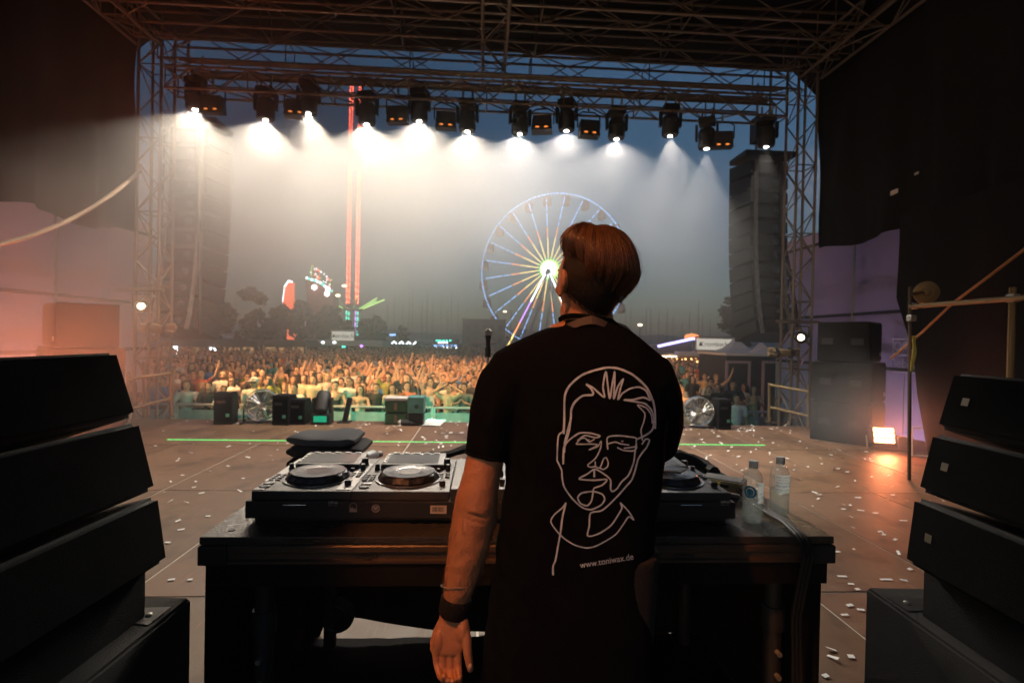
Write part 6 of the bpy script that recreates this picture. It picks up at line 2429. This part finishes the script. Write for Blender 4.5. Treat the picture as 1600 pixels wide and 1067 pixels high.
for s in range(3400):
    phi = R(hr.uniform(-180, 180)) if s % 3 == 0 else R(hr.uniform(-75, 120))
    cl = round(math.degrees(phi) / 9)
    lay = hr.random() ** 1.6
    t0 = hr.uniform(.0, .45) * lay
    tend = (hr.uniform(.84, 1.05) + .07 * noise.noise((cl * 1.3, 7, 0))) if lay < .5 else hr.uniform(.55, 1.0)
    sway = hr.gauss(0, .05) + .06 * math.sin(cl * 2.3)
    lift = -.028 + .05 * (1 - lay) + .045 * noise.noise((cl * .7, 0, 3))
    n = 8
    r0 = hr.uniform(.0006, .0011)
    pts, rs = [], []
    # clumps gather towards their middle at the tips
    phc = R(cl * 9 + 3 * math.sin(cl * 1.7))
    for i in range(n + 1):
        t = t0 + (tend - t0) * i / n
        ph = phi + (phc - phi) * .55 * t ** 2 + sway * math.sin(t * 2.6) + .10 * t * t * (1 if phi > R(60) else 0)
        k = vol(ph, min(1, t)) + lift + .012 * math.sin(t * 7 + cl)
        fl = .10 * max(0, t - .8) / .2 if (R(72) < phi < R(118) and s % 5 == 0) else 0
        q = scalp(ph, t * hair_end(phi), k + fl)
        pts.append(HT @ q)
        rs.append(r0 * (1 - .6 * (i / n) ** 2))
    if s % 23 == 0:                                   # fly-away hairs
        n_ = Vector((hr.gauss(0, 1), hr.gauss(0, 1), hr.gauss(.3, .6)))
        pts = [p + n_ * (.012 * (i / n) ** 2) for i, p in enumerate(pts)]
        rs = [r_ * .5 for r_ in rs]
    strands.tube(pts, rs, 3, cap=False)
sm = bpy.data.meshes.new('strands')
sm.from_pydata(strands.v, [], strands.f)
sm.polygons.foreach_set('use_smooth', [True] * len(sm.polygons))
obj('strands', sm, M_hair, hair)
# clipped hair of nape and sides
nap = MB()
na = 40
for i in range(na + 1):
    phi = R(-92 + 184 * i / na)
    a = abs(math.degrees(phi))
    lo = R(132 - (a / 92) ** 2 * 34)
    for j in range(8):
        tt_ = R(60) + (lo - R(60)) * j / 7
        k = 1.075 - .035 * (j / 7) ** 2
        nap.v.append(tuple(HT @ scalp(phi, tt_, k)))
for i in range(na):
    for j in range(7):
        a = i * 8 + j
        nap.f.append((a, a + 8, a + 9, a + 1))
nape = nap.build('clipped_hair', M_nape, man, smooth=True)
for s in range(1800):
    pass
fuzz = MB()
for s in range(2200):
    phi = R(hr.uniform(-88, 92))
    a = abs(math.degrees(phi))
    tt_ = R(hr.uniform(66, 134 - (a / 92) ** 2 * 32))
    p = HT @ scalp(phi, tt_, 1.05)
    p2 = HT @ scalp(phi + hr.gauss(0, .02), tt_ + .075, 1.07)
    fuzz.tube([p, p2], [.0006, .0002], 3, cap=False)
fm = bpy.data.meshes.new('stubble')
fm.from_pydata(fuzz.v, [], fuzz.f)
obj('stubble', fm, mat('dark_hair_strand', (.012, .007, .0045), .6, bump=0), nape)

# --- lanyard around the neck
ly = MB()
lp_ = []
nc = pd(917, 500, D0 + .015)
n = 40
for i in range(n + 1):
    t = 2 * math.pi * i / n
    rx, ry = .071, .072
    c = nc + SIDE * (rx * math.sin(t)) - FWD * (ry * math.cos(t))
    drop = -.004 - .028 * abs(math.sin(t)) ** 1.5 - .10 * max(0, -math.cos(t)) ** 1.4 + SIDE.dot(Vector((0, 0, 0)))
    outw = (SIDE * math.sin(t) - FWD * math.cos(t))
    p0 = c + Vector((0, 0, drop + .012)) + outw * -.001
    p1 = c + Vector((0, 0, drop - .008)) + outw * .008
    lp_.append((p0, p1))
    ly.v += [tuple(p0), tuple(p1), tuple(p1 - outw * .0015), tuple(p0 - outw * .0015)]
for i in range(n):
    for q in range(4):
        ly.f.append((i * 4 + q, i * 4 + (q + 1) % 4, i * 4 + 4 + (q + 1) % 4, i * 4 + 4 + q))
lan = ly.build('lanyard', mat('lanyard_grey', (.05, .042, .04), .6, bump=.3, bscale=500), man, smooth=True)
# --- printing on the lanyard and the shirt back: projected onto the cloth itself
M_prt = mat('shirt_print', (.42, .52, .66), .7, var=.22, scale=90, bump=.2, bscale=300)


def project(o, me, eps):
    bv = BVHTree.FromPolygons([v.co for v in me.vertices], [tuple(p.vertices) for p in me.polygons])

    def f(u, v):
        d = ray(u, v).normalized()
        hit, nn_, _, _ = bv.ray_cast(EYE, d)
        if hit is None:
            return None
        if nn_.dot(d) > 0:
            nn_ = -nn_
        return hit + nn_ * eps
    return f


prj = project(shirt, sme, .0012)


def stroke(pts, w, name='print_line'):
    # resample and smooth the traced line, lay a thin ribbon on the cloth
    P = [Vector((x, y)) for x, y in pts]
    dense = []
    for i in range(len(P) - 1):
        p0, p1, p2, p3 = P[max(0, i - 1)], P[i], P[i + 1], P[min(len(P) - 1, i + 2)]
        L = (p2 - p1).length
        sharp = L < 3
        k = max(2, int(L / 2.2))
        for q in range(k):
            t = q / k
            t2, t3 = t * t, t * t * t
            c = .5 * ((2 * p1) + (p2 - p0) * t + (2 * p0 - 5 * p1 + 4 * p2 - p3) * t2 + (3 * p1 - p0 - 3 * p2 + p3) * t3)
            lin = p1.lerp(p2, t)
            dense.append(lin.lerp(c, .75))
    dense.append(P[-1])
    b = MB()
    m_ = len(dense)
    prev = None
    for i, p in enumerate(dense):
        t = (dense[min(i + 1, m_ - 1)] - dense[max(i - 1, 0)])
        if t.length < 1e-6:
            continue
        t.normalize()
        nv = Vector((-t.y, t.x)) * (w / 2) * (.92 + .16 * noise.noise((p.x * .12, p.y * .12, 0)))
        a_, b_ = prj(p.x + nv.x, p.y + nv.y), prj(p.x - nv.x, p.y - nv.y)
        if a_ is None or b_ is None:
            prev = None
            continue
        b.v += [tuple(a_), tuple(b_)]
        k = len(b.v) - 2
        if prev is not None:
            b.f.append((prev, prev + 1, k + 1, k))
        prev = k
    if b.f:
        me = bpy.data.meshes.new(name)
        me.from_pydata(b.v, [], b.f)
        obj(name, me, M_prt, shirt)


A_ = lambda L: [(880 + x / 5.928, 560 + y / 5.928) for x, y in L]
B_ = lambda L: [(850 + x / 5.617, 720 + y / 5.617) for x, y in L]
T1, T2 = 3.6, 2.3
stroke([(881, 678)] + A_([(10, 560), (15, 350), (60, 250), (180, 150), (370, 90), (500, 92), (640, 150), (770, 270), (830, 400), (846, 500), (848, 650)]), T1)
stroke(A_([(12, 790), (50, 640), (70, 560), (75, 470), (110, 400), (180, 345), (275, 335), (262, 285), (212, 236)]), T1)
stroke(A_([(212, 236), (280, 275), (335, 325), (382, 358), (368, 260), (395, 122), (412, 240), (430, 372), (452, 250), (475, 122), (474, 250), (467, 374), (505, 260), (555, 190), (528, 280), (507, 380), (545, 325), (620, 278), (700, 265), (765, 300), (805, 388)]), 3.0)
stroke(A_([(805, 388), (740, 360), (640, 382), (560, 382), (680, 402), (760, 420), (815, 480), (836, 560), (826, 650), (790, 690), (735, 722), (682, 745)]), 3.0)
stroke(A_([(822, 600), (812, 520), (765, 455), (685, 430), (752, 505), (745, 580), (718, 660), (726, 722), (732, 760)]), T2)
stroke(A_([(12, 870), (20, 800), (60, 750), (150, 690), (250, 690), (340, 716), (300, 732), (200, 712), (130, 760)]), 2.6)
stroke(A_([(118, 790), (160, 745), (200, 735), (240, 770), (290, 745)]), 2.2)
stroke(A_([(118, 792), (200, 792), (262, 790), (320, 800), (238, 845), (320, 812), (350, 762), (345, 830), (300, 920), (226, 985), (250, 1004), (300, 996)]), T2)
stroke(A_([(412, 842), (405, 740), (440, 718), (520, 713), (600, 722), (672, 735), (672, 775)]), 2.6)
stroke(A_([(410, 790), (480, 772), (530, 788), (610, 800)]), 2.2)
stroke(A_([(498, 822), (560, 850), (655, 852), (678, 815), (625, 822), (560, 830)]), 2.6)
for (x, y) in ((232, 750), (545, 762)):
    stroke(A_([(x - 10, y), (x, y + 4), (x + 12, y)]), 1.6)
stroke(A_([(296, 950), (300, 1000), (335, 1012), (352, 985), (372, 930), (396, 915), (416, 960), (408, 1000), (372, 1025), (335, 1010)]), T2)
stroke(A_([(725, 795), (760, 746), (796, 752), (770, 820), (730, 870), (692, 930), (670, 1010), (655, 1067)]) + B_([(800, 70), (770, 160), (720, 220), (640, 310), (560, 390), (500, 435), (408, 456), (396, 570), (380, 650), (420, 656), (500, 625), (590, 560), (650, 470), (682, 410), (668, 362)]), 2.7)
stroke(B_([(668, 362), (740, 440), (786, 516), (742, 486), (690, 560), (630, 640), (540, 700), (450, 746), (370, 760), (270, 735), (180, 680), (110, 610), (60, 530), (90, 470), (160, 410), (192, 364)]), T2)
stroke(B_([(192, 364), (165, 480), (142, 640), (120, 760), (100, 870), (80, 920), (80, 1000)]), 3.0)
stroke(A_([(675, 780), (662, 870), (650, 960), (612, 1062)]) + B_([(765, 70), (735, 130), (680, 180), (640, 240), (600, 266), (584, 245), (584, 170), (550, 130), (450, 70), (380, 112), (308, 156), (440, 167), (552, 160), (510, 210), (440, 236), (430, 275), (415, 350), (378, 390), (320, 370), (296, 320), (330, 280), (430, 265), (510, 290), (532, 335), (500, 385), (410, 425), (330, 402), (250, 330), (180, 230), (160, 150), (155, 80), (118, 0)]) + [(870.5, 716), (872.5, 681), (880, 673), (882, 650)], 2.7)
stroke([(892, 652), (889, 673), (881, 701), (880, 725)], 3.6)
stroke(B_([(440, 65), (440, 140)]), 3.0)


def shirt_text(body, u0, v0, u1, v1, hpx):
    me = text_mesh(body, 1.0)
    xs_ = [v.co.x for v in me.vertices]
    x0, x1 = min(xs_), max(xs_)
    dx, dy = (u1 - u0), (v1 - v0)
    L = math.hypot(dx, dy)
    ok = True
    for v in me.vertices:
        t = (v.co.x - x0) / (x1 - x0)
        h = (v.co.y) * hpx
        p = prj(u0 + dx * t + dy / L * h, v0 + dy * t - dx / L * h)
        v.co = p if p else Vector((mc.x, mc.y, 1))
    me.materials.clear()
    me.materials.append(M_prt)
    obj('print_text', me, None, shirt)


shirt_text('www.toniwax.de', 906, 883, 989, 869, 14)
# lanyard lettering
lb_ = MB()
lme = lan.data
lprj = project(lan, lme, .0008)
for (s, u0, v0, u1, v1, h) in (('SENNHEISER', 938, 500.5, 964, 508, 4.2), ('WIRELESS', 940, 506.5, 962, 512, 2.4)):
    me = text_mesh(s, 1.0)
    xs_ = [v.co.x for v in me.vertices]
    x0, x1 = min(xs_), max(xs_)
    good = True
    for v in me.vertices:
        t = (v.co.x - x0) / (x1 - x0)
        p = lprj(u0 + (u1 - u0) * t, v0 + (v1 - v0) * t - v.co.y * h)
        if p is None:
            good = False
            break
        v.co = p
    if good:
        me.materials.clear()
        me.materials.append(M_ink)
        obj('lettering', me, None, lan)

# ------------------------------------------------------------------ crowd
M_cskin = mat('crowd_skin', (.5, .3, .2), .6, var=.1, scale=20, bump=0, objcol=True)
M_ccloth = mat('crowd_cloth', (.5, .3, .2), .9, var=.15, scale=12, bump=0, objcol=True)
M_chair = mat('crowd_hair', (.5, .3, .2), .6, var=.3, scale=40, bump=0, objcol=True)
M_ceye = mat('crowd_eyes', (.02, .015, .012), .4, bump=0)


def cfuse(parts, voxel=.022):
    b = MB()
    for (pts, rs) in parts:
        capsule(b, pts, rs, 8)
    me = fuse(b, voxel, 2)
    me.polygons.foreach_set('use_smooth', [True] * len(me.polygons))
    return me


# arms in a body that faces -y: shoulder, elbow, wrist, fingertips for the right (+x) side; mirrored for the other
ARMS = {
    'down': ((.19, 0, 1.42), (.25, .03, 1.14), (.25, -.04, .9), (.25, -.06, .79)),
    'up': ((.18, 0, 1.44), (.30, -.06, 1.66), (.20, -.08, 1.92), (.16, -.1, 2.04)),
    'clap': ((.19, 0, 1.42), (.27, -.12, 1.2), (.06, -.3, 1.3), (.02, -.34, 1.38)),
    'head': ((.19, 0, 1.42), (.40, -.08, 1.58), (.14, -.1, 1.74), (.05, -.1, 1.78)),
    'phone': ((.19, 0, 1.42), (.26, -.2, 1.3), (.07, -.32, 1.55), (.05, -.34, 1.63)),
    'rest': ((.19, 0, 1.42), (.28, -.12, 1.16), (.12, -.36, 1.18), (.05, -.4, 1.18)),
    'hip': ((.19, 0, 1.42), (.38, .06, 1.2), (.2, -.03, 1.02), (.14, -.06, .98)),
    'wave': ((.18, 0, 1.44), (.34, -.1, 1.6), (.42, -.15, 1.86), (.44, -.16, 1.99)),
}
POSES = [('down', 'down', 'arms hanging'), ('up', 'up', 'both arms raised'), ('clap', 'clap', 'clapping'), ('head', 'head', 'hands on head'), ('phone', 'phone', 'holding a phone up'),
         ('rest', 'rest', 'arms resting in front'), ('hip', 'down', 'one hand on hip'), ('wave', 'down', 'one arm raised'), ('clap', 'up', 'one hand high')]


def mir(p, s):
    return (p[0] * s, p[1], p[2])


MESH = {}
for i, (ra, la_, nm) in enumerate(POSES):
    arms = [(ARMS[ra], 1), (ARMS[la_], -1)]
    prt = [([(0, 0, 1.02), (0, 0, 1.2), (0, 0, 1.38)], [.115, .115, .125]), ([(0, 0, 1.38), (0, .005, 1.5), (0, -.005, 1.58)], [.1, .058, .056]),
           ([(0, 0, 1.595), (0, .012, 1.66), (0, .012, 1.7)], [.066, .086, .08]), ([(0, -.03, 1.575), (0, -.045, 1.61)], [.045, .05]), ([(0, -.088, 1.635), (0, -.09, 1.62)], [.012, .018]),
           ([(-.17, 0, 1.415), (.17, 0, 1.415)], [.062, .062])]
    for s in (-1, 1):
        prt.append(([(s * .085, 0, .98), (s * .1, -.01, .5), (s * .1, .02, .08), (s * .1, -.12, .035)], [.095, .062, .042, .035]))
    for (a, s) in arms:
        prt.append(([mir(p, s) for p in a], [.056, .044, .033, .026]))
    body_ = cfuse(prt)
    sp_ = [([(0, 0, .96), (0, 0, 1.2), (0, 0, 1.38)], [.142, .135, .14]), ([(-.16, 0, 1.41), (0, 0, 1.44), (.16, 0, 1.41)], [.078, .085, .078])]
    for (a, s) in arms:
        p0, p1 = Vector(mir(a[0], s)), Vector(mir(a[1], s))
        sp_.append(([p0, p0.lerp(p1, .55)], [.075, .066]))
    shirt_ = cfuse(sp_, .026)
    MESH[i] = (body_, shirt_)
trs = cfuse([([(s * .085, 0, .97), (s * .1, -.01, .5), (s * .1, .02, .14)], [.118, .085, .07]) for s in (-1, 1)] + [([(-.06, 0, .98), (.06, 0, .98)], [.12, .12])], .03)


TANK = cfuse([([(0, 0, .96), (0, 0, 1.2), (0, .005, 1.33)], [.142, .135, .122]), ([(-.1, .01, 1.36), (-.09, .02, 1.46)], [.03, .025]), ([(.1, .01, 1.36), (.09, .02, 1.46)], [.03, .025])], .024)


def hair_me(kind):
    def fn(d, p):
        p = p.copy()
        if d.y < -.25 and d.z < .35:
            p.y = max(p.y, -.045 - .05 * max(0, d.z))
        if kind == 'short' and d.z < -.2:
            p.z = max(p.z, -.045)
        return p
    b = MB()
    if kind == 'long':
        b.add(*ell((0, .03, 1.685), (.098, .1, .1), None, 14, 10, fn))
        b.tube([(0, .06, 1.68), (0, .085, 1.56), (0, .09, 1.42), (0, .085, 1.34)], [.088, .09, .08, .05], 10)
        for s in (-1, 1):
            b.tube([(s * .075, .01, 1.68), (s * .09, -.0, 1.56), (s * .08, -.02, 1.42)], [.03, .03, .02], 6)
    elif kind == 'bun':
        b.add(*ell((0, .025, 1.69), (.094, .095, .09), None, 14, 10, fn))
        b.add(*ell((0, .06, 1.8), (.05, .05, .045)))
    elif kind == 'cap':
        b.add(*ell((0, .01, 1.70), (.1, .105, .08), None, 14, 10, fn))
        b.box((0, -.12, 1.705), (.15, .12, .012))
    else:
        b.add(*ell((0, .022, 1.69), (.094, .1, .092), None, 14, 10, fn))
    return b.mesh('hair_' + kind, True)


HAIR = {k: hair_me(k) for k in ('short', 'long', 'bun', 'cap')}
eyes = MB()
for s in (-1, 1):
    eyes.add(*ell((s * .033, -.076, 1.66), (.014, .01, .008), None, 8, 6))
    eyes.box((s * .034, -.078, 1.682), (.036, .012, .007))
eyes.box((0, -.088, 1.588), (.04, .012, .008))
EYES = eyes.mesh('face_marks')
shades = MB()
for s in (-1, 1):
    shades.add(*ell((s * .036, -.083, 1.66), (.03, .012, .02), None, 8, 6))
SHADES = shades.mesh('sunglasses')
phone_me = MB().box((0, -.36, 1.62), (.08, .012, .15)).mesh('phone')
phone_me.materials.append(M_black)
for i in MESH:
    MESH[i][0].materials.clear()
    MESH[i][0].materials.append(M_cskin)
    MESH[i][1].materials.clear()
    MESH[i][1].materials.append(M_ccloth)
trs.materials.clear()
TANK.materials.clear()
TANK.materials.append(M_ccloth)
trs.materials.append(M_ccloth)
for k in HAIR:
    HAIR[k].materials.append(M_chair)
EYES.materials.append(M_ceye)
SHADES.materials.append(M_ceye)
SHIRTS = [('white', (.55, .53, .5)), ('white', (.48, .48, .48)), ('black', (.02, .02, .022)), ('black', (.03, .03, .03)), ('black', (.015, .015, .018)), ('grey', (.25, .25, .25)), ('navy', (.03, .05, .12)), ('blue', (.06, .17, .42)), ('olive', (.2, .22, .06)), ('red', (.5, .1, .05)), ('teal', (.08, .3, .3)), ('pale pink', (.6, .38, .33)), ('beige', (.5, .4, .28)), ('brown', (.16, .09, .05))]
HAIRC = [(.02, .014, .01), (.03, .018, .01), (.05, .028, .014), (.09, .05, .022), (.25, .16, .07), (.015, .012, .012)]
CR = random.Random(21)
NPEOPLE = 0


def person(x, y, pose, shirt, hk, hc, rz=0.0, h=1.0, shades=False, skin=None, label='', group='people in the crowd', bag=False):
    global NPEOPLE
    NPEOPLE += 1
    o = bpy.data.objects.new('person', MESH[pose][0])
    COL.objects.link(o)
    o.matrix_basis = Matrix.Translation((x, y, GROUND_Z)) @ Matrix.Rotation(rz, 4, 'Z') @ Matrix.Diagonal((h * CR.uniform(.92, 1.08), h, h, 1))
    tank = CR.random() < .38 and 'shirt' not in label
    k = skin or CR.uniform(.75, 1.2)
    o.color = (.46 * k, .27 * k, .185 * k, 1)
    tag(o, label, 'person', group)
    for nm_, me, c in (('sleeveless_top', TANK, shirt[1]) if tank else ('shirt', MESH[pose][1], shirt[1]), ('trousers', trs, CR.choice(((.02, .025, .05), (.02, .02, .02), (.1, .09, .07), (.25, .22, .18)))), ('cap' if hk == 'cap' else 'hair', HAIR[hk], hc)):
        ch = bpy.data.objects.new(nm_, me)
        COL.objects.link(ch)
        ch.parent = o
        ch.color = (*c, 1)
    if y < 20:
        ch = bpy.data.objects.new('sunglasses' if shades else 'face', SHADES if shades else EYES)
        COL.objects.link(ch)
        ch.parent = o
    if POSES[pose][2] == 'holding a phone up' and y < 22:
        ch = bpy.data.objects.new('phone', phone_me)
        COL.objects.link(ch)
        ch.parent = o
    return o


def head_px(x, y, z):
    v = CAMROT.transposed() @ (Vector((x, y, z)) - EYE)
    return 800 + FPX * v.x / -v.z, 533.5 - FPX * v.y / -v.z


def visible(u, margin=0):
    return (205 - margin < u < 768) or (1035 < u < 1240)


LABELS = {}
row_people = []
# a few singled out people at the front left and right
SP = [  # u of head, Y, pose, shirt, hair, haircol, height, label
    (397, 13.0, 6, ('white', (.6, .52, .46)), 'cap', (.75, .73, .7), 1.06, 'person in a pale shirt and white cap leaning beside the left fan'),
    (420, 13.6, 4, ('olive', (.26, .3, .05)), 'short', HAIRC[2], 1.07, 'person in an olive shirt taking a photo behind the left fan'),
    (362, 14.2, 0, ('white', (.72, .68, .62)), 'long', HAIRC[1], 1.0, 'person in a white top standing left of the person in a white cap'),
    (350, 13.3, 5, ('blue', (.35, .42, .5)), 'short', HAIRC[2], .92, 'person in a pale blue shirt leaning on the left barrier'),
    (326, 13.3, 5, ('black', (.02, .02, .02)), 'short', HAIRC[0], .97, 'person in a black shirt with folded arms at the left barrier'),
    (292, 13.3, 5, ('white', (.5, .5, .52)), 'short', HAIRC[2], .98, 'person in a patterned pale shirt at the far left barrier'),
    (459, 13.2, 5, ('white', (.7, .66, .6)), 'short', HAIRC[1], .97, 'person in a white shirt with a shoulder strap right of the left fan'),
    (445, 13.6, 2, ('grey', (.4, .38, .36)), 'short', HAIRC[4], .95, 'grey haired person clapping just right of the left fan'),
    (701, 13.4, 3, ('beige', (.45, .36, .24)), 'bun', HAIRC[0], .98, 'person with both hands on their head in front of the man\'s left shoulder'),
    (725, 13.5, 2, ('grey', (.12, .13, .12)), 'short', HAIRC[0], 1.0, 'person clapping in a dark patterned shirt next to the man\'s left shoulder'),
    (636, 13.6, 0, ('red', (.62, .15, .07)), 'short', HAIRC[0], 1.0, 'person in an orange red shirt just behind the laser projector'),
    (563, 13.3, 2, ('white', (.6, .5, .42)), 'long', HAIRC[2], .95, 'long haired person with hands at the face behind the leaning post'),
    (588, 13.4, 5, ('black', (.03, .025, .02)), 'short', HAIRC[0], .98, 'person in black at the barrier between post and green case'),
    (613, 13.4, 0, ('beige', (.42, .34, .24)), 'long', HAIRC[1], .97, 'long haired person in beige behind the green case'),
    (524, 13.4, 5, ('black', (.02, .02, .02)), 'short', HAIRC[0], 1.0, 'person in a black sleeveless top just right of the floor moving head'),
    (545, 13.7, 0, ('white', (.7, .6, .55)), 'short', HAIRC[1], 1.05, 'person in a pale pink white shirt behind the leaning post'),
    (1121, 14.6, 2, ('black', (.02, .02, .02)), 'short', HAIRC[0], 1.0, 'person in black just behind the right fan'),
    (1146, 14.8, 5, ('black', (.025, .025, .03)), 'short', HAIRC[2], 1.04, 'tall person in a black printed shirt in front of the black cabin'),
    (1152, 12.2, 0, ('white', (.74, .74, .76)), 'short', HAIRC[0], .97, 'person in a white t-shirt nearest to the stage right of the right fan'),
    (1163, 15.2, 2, ('white', (.55, .5, .48)), 'long', HAIRC[0], .98, 'person in a pale top turned sideways in front of the cabin'),
    (1178, 14.6, 2, ('beige', (.45, .32, .24)), 'long', HAIRC[2], .97, 'person in white shorts beside the right tower'),
    (1217, 12.0, 5, ('brown', (.14, .1, .08)), 'short', HAIRC[4], .95, 'balding person in a dark shirt behind the right handrail'),
    (1101, 18.0, 0, ('beige', (.55, .38, .2)), 'short', HAIRC[2], 1.05, 'person in a tan t-shirt standing above the right fan'),
    (1108, 14.4, 5, ('black', (.03, .03, .03)), 'short', HAIRC[1], .97, 'person with dark top leaning on the barrier left of the right fan edge'),
]
placed = []
for (u, Y, ps, sh, hk, hcx, h, lab) in SP:
    p = at(u, 600, Y)
    rz = math.atan2(-p.x, p.y) * .6 + CR.uniform(-.25, .25)
    if 'sideways' in lab:
        rz = R(-80)
    person(p.x, Y, ps, sh, hk, hcx, rz, h, label=lab, group='people at the barrier', shades='white cap' in lab)
    placed.append((p.x, Y))
rows = []
y = 13.5
while y < 40:
    rows.append(y)
    y += .62 + .012 * (y - 13)
far = []
for ri, yr in enumerate(rows):
    line = []
    x = at(205, 600, yr).x
    while x < at(1240, 600, yr).x:
        jx, jy = x + CR.uniform(-.16, .16), yr + CR.uniform(-.2, .2)
        x += CR.uniform(.5, .78) if yr < 30 else CR.uniform(.5, .9)
        u, v = head_px(jx, jy, GROUND_Z + 1.65)
        if not visible(u):
            continue
        if u > 1035 and (jy < 17.5 or (u > 1128 and jy < 21)):
            if not (u < 1130 and CR.random() < .6 and jy > 14):
                continue
        if u < 480 and CR.random() < .25:
            continue
        if any((jx - a) ** 2 + (jy - b) ** 2 < .30 for a, b in placed):
            continue
        placed.append((jx, jy))
        line.append((jx, jy))
    for k, (jx, jy) in enumerate(line):
        u, v = head_px(jx, jy, GROUND_Z + 1.65)
        if NPEOPLE < 300:
            sh = CR.choice(SHIRTS)
            w_ = (0, 0, 0, 1, 1, 2, 2, 2, 3, 4, 5, 6, 7, 7, 8)
            ps = CR.choice(w_) if 480 < u < 768 else CR.choice((0, 0, 0, 0, 2, 5, 6, 4, 7))
            hk = CR.choice(('short', 'short', 'short', 'long', 'long', 'bun', 'cap' if CR.random() < .3 else 'short'))
            if k < 30 and ri < 30:
                lab = 'person in %s, %s, %s from left, %s crowd row' % (sh[0], POSES[ps][2], ORD[min(k, 29)], ORD[ri])
            else:
                lab = 'one of many people packed in the middle of the crowd'
            person(jx, jy, ps, sh, hk, CR.choice(HAIRC), math.atan2(-jx, jy) * .6 + CR.uniform(-.4, .4), CR.uniform(.88, 1.09), CR.random() < .12, label=lab)
        else:
            far.append((jx, jy))


# the rest of the crowd, too small to tell apart
def island_mat(name, cols):
    m = bpy.data.materials.new(name)
    m.use_nodes = True
    nt = m.node_tree
    b = nt.nodes['Principled BSDF']
    b.inputs['Roughness'].default_value = .8
    g_ = nt.nodes.new('ShaderNodeNewGeometry')
    r_ = nt.nodes.new('ShaderNodeValToRGB')
    r_.color_ramp.interpolation = 'CONSTANT'
    for i, c in enumerate(cols):
        e = r_.color_ramp.elements[i] if i < 2 else r_.color_ramp.elements.new(i / len(cols))
        e.position = i / len(cols)
        e.color = (*c, 1)
    nt.links.new(g_.outputs['Random Per Island'], r_.inputs['Fac'])
    nt.links.new(r_.outputs['Color'], b.inputs['Base Color'])
    return m


y = rows[-1] + .8
while y < 62:
    x = at(205, 600, y).x
    while x < at(1240, 600, y).x:
        jx, jy = x + CR.uniform(-.2, .2), y + CR.uniform(-.3, .3)
        x += CR.uniform(.6, 1.0)
        u, v = head_px(jx, jy, GROUND_Z + 1.65)
        if visible(u) and not (jy > 36 and u < 480) and not (jy > 35 and u > 1000):
            far.append((jx, jy))
    y += 1.1
heads, torsos, hairs = MB(), MB(), MB()
for (x, y) in far:
    h = CR.uniform(.92, 1.06)
    z = GROUND_Z
    heads.add(*ell((x, y - .02, z + 1.64 * h), (.085, .095, .12), None, 7, 5))
    torsos.add(*ell((x, y, z + 1.15 * h), (.23, .15, .4), None, 8, 6))
    hairs.add(*ell((x, y + .03, z + 1.69 * h), (.095, .1, .1), None, 7, 5))
    if CR.random() < .35:
        for s in (-1, 1):
            heads.tube([(x + s * .2, y, z + 1.4 * h), (x + s * .26, y - .1, z + 1.6 * h), (x + s * .12, y - .15, z + 1.85 * h)], [.05, .04, .035], 5)
crowd = torsos.build('crowd', island_mat('crowd_cloth_many', [c for _, c in SHIRTS]), smooth=True)
tag(crowd, 'dense far part of the festival crowd', kind='stuff')
heads.build('heads', island_mat('crowd_skin_many', [(.5, .3, .2), (.42, .24, .16), (.56, .36, .25), (.34, .2, .13)]), crowd, smooth=True)
hairs.build('hair', island_mat('crowd_hair_many', HAIRC), crowd, smooth=True)

# unseen masts added beside the stage, their amber floods light the crowd
AMB = (1.0, .5, .2)
for k, (x, aim, wh_) in enumerate(((-9.6, (-2.0, 18.0, -.3), 'left'), (9.6, (0.0, 18.5, -.3), 'right'))):
    p = Vector((x, 10.5, 6.5))
    lm = thing('added_light_mast', 'added light mast with amber floods, unseen outside the %s of the stage' % wh_, 'light mast', (x, 10.5, GROUND_Z), 0, 'added light masts')
    rod('mast', (x, 10.5, GROUND_Z), (x, 10.5, 6.9), .06, M_steel, lm)
    rod('cross_bar', (x - .6, 10.5, 6.75), (x + .6, 10.5, 6.75), .03, M_steel, lm)
    for a in range(3):
        t_ = 2 * math.pi * a / 3
        rod('added_mast_foot', (x, 10.5, GROUND_Z + .6), (x + math.cos(t_), 10.5 + math.sin(t_), GROUND_Z), .03, M_steel, lm)
    d_ = (Vector(aim) - p).normalized()
    for s in (-.4, .4):
        Mf = Matrix.Translation(p + Vector((s, 0, 0))) @ d_.to_track_quat('Z', 'Y').to_matrix().to_4x4()
        MB().box((0, 0, 0), (.36, .3, .14), Mf, bevel=.02).build('added_flood_housing', M_black, lm)
        MB().box((0, 0, .075), (.3, .24, .01), Mf).build('added_flood_glass', emat('added_amber_lamp', AMB, 10), lm)
    spot('lamp', p + d_ * .3, Vector(aim), 15000, AMB, 66, .8, .15, lm)  # added unseen amber flood that lights the crowd
# orange wash from the rear truss above the camera
q = Vector((-2.2, -1.2, 5.6))
rw = thing('rear_wash_light', 'orange wash light hanging on the rear roof truss behind the booth', 'stage light', q)
Mq = Matrix.Translation(q) @ (Vector((.3, 1.6, 1.4)) - q).to_track_quat('-Z', 'Y').to_matrix().to_4x4()
MB().lathe([(.08, .2), (.14, .15), (.15, -.12), (.13, -.14)], 18, Mq).build('can', M_black, rw, smooth=True)
MB().lathe([(0, -.13), (.12, -.135), (0, -.138)], 16, Mq).build('lens', emat('amber_lens', (1, .35, .08), 10), rw)
rod('clamp', q + Vector((0, 0, .15)), q + Vector((0, 0, .9)), .02, M_steel, rw)
spot('lamp', q + (Vector((.3, 1.6, 1.4)) - q).normalized() * .2, Vector((-.0, 1.3, 1.25)), 1050, (1.0, .30, .075), 13.5, .4, .06, rw)
print('PEOPLE', NPEOPLE, 'FAR', len(far))
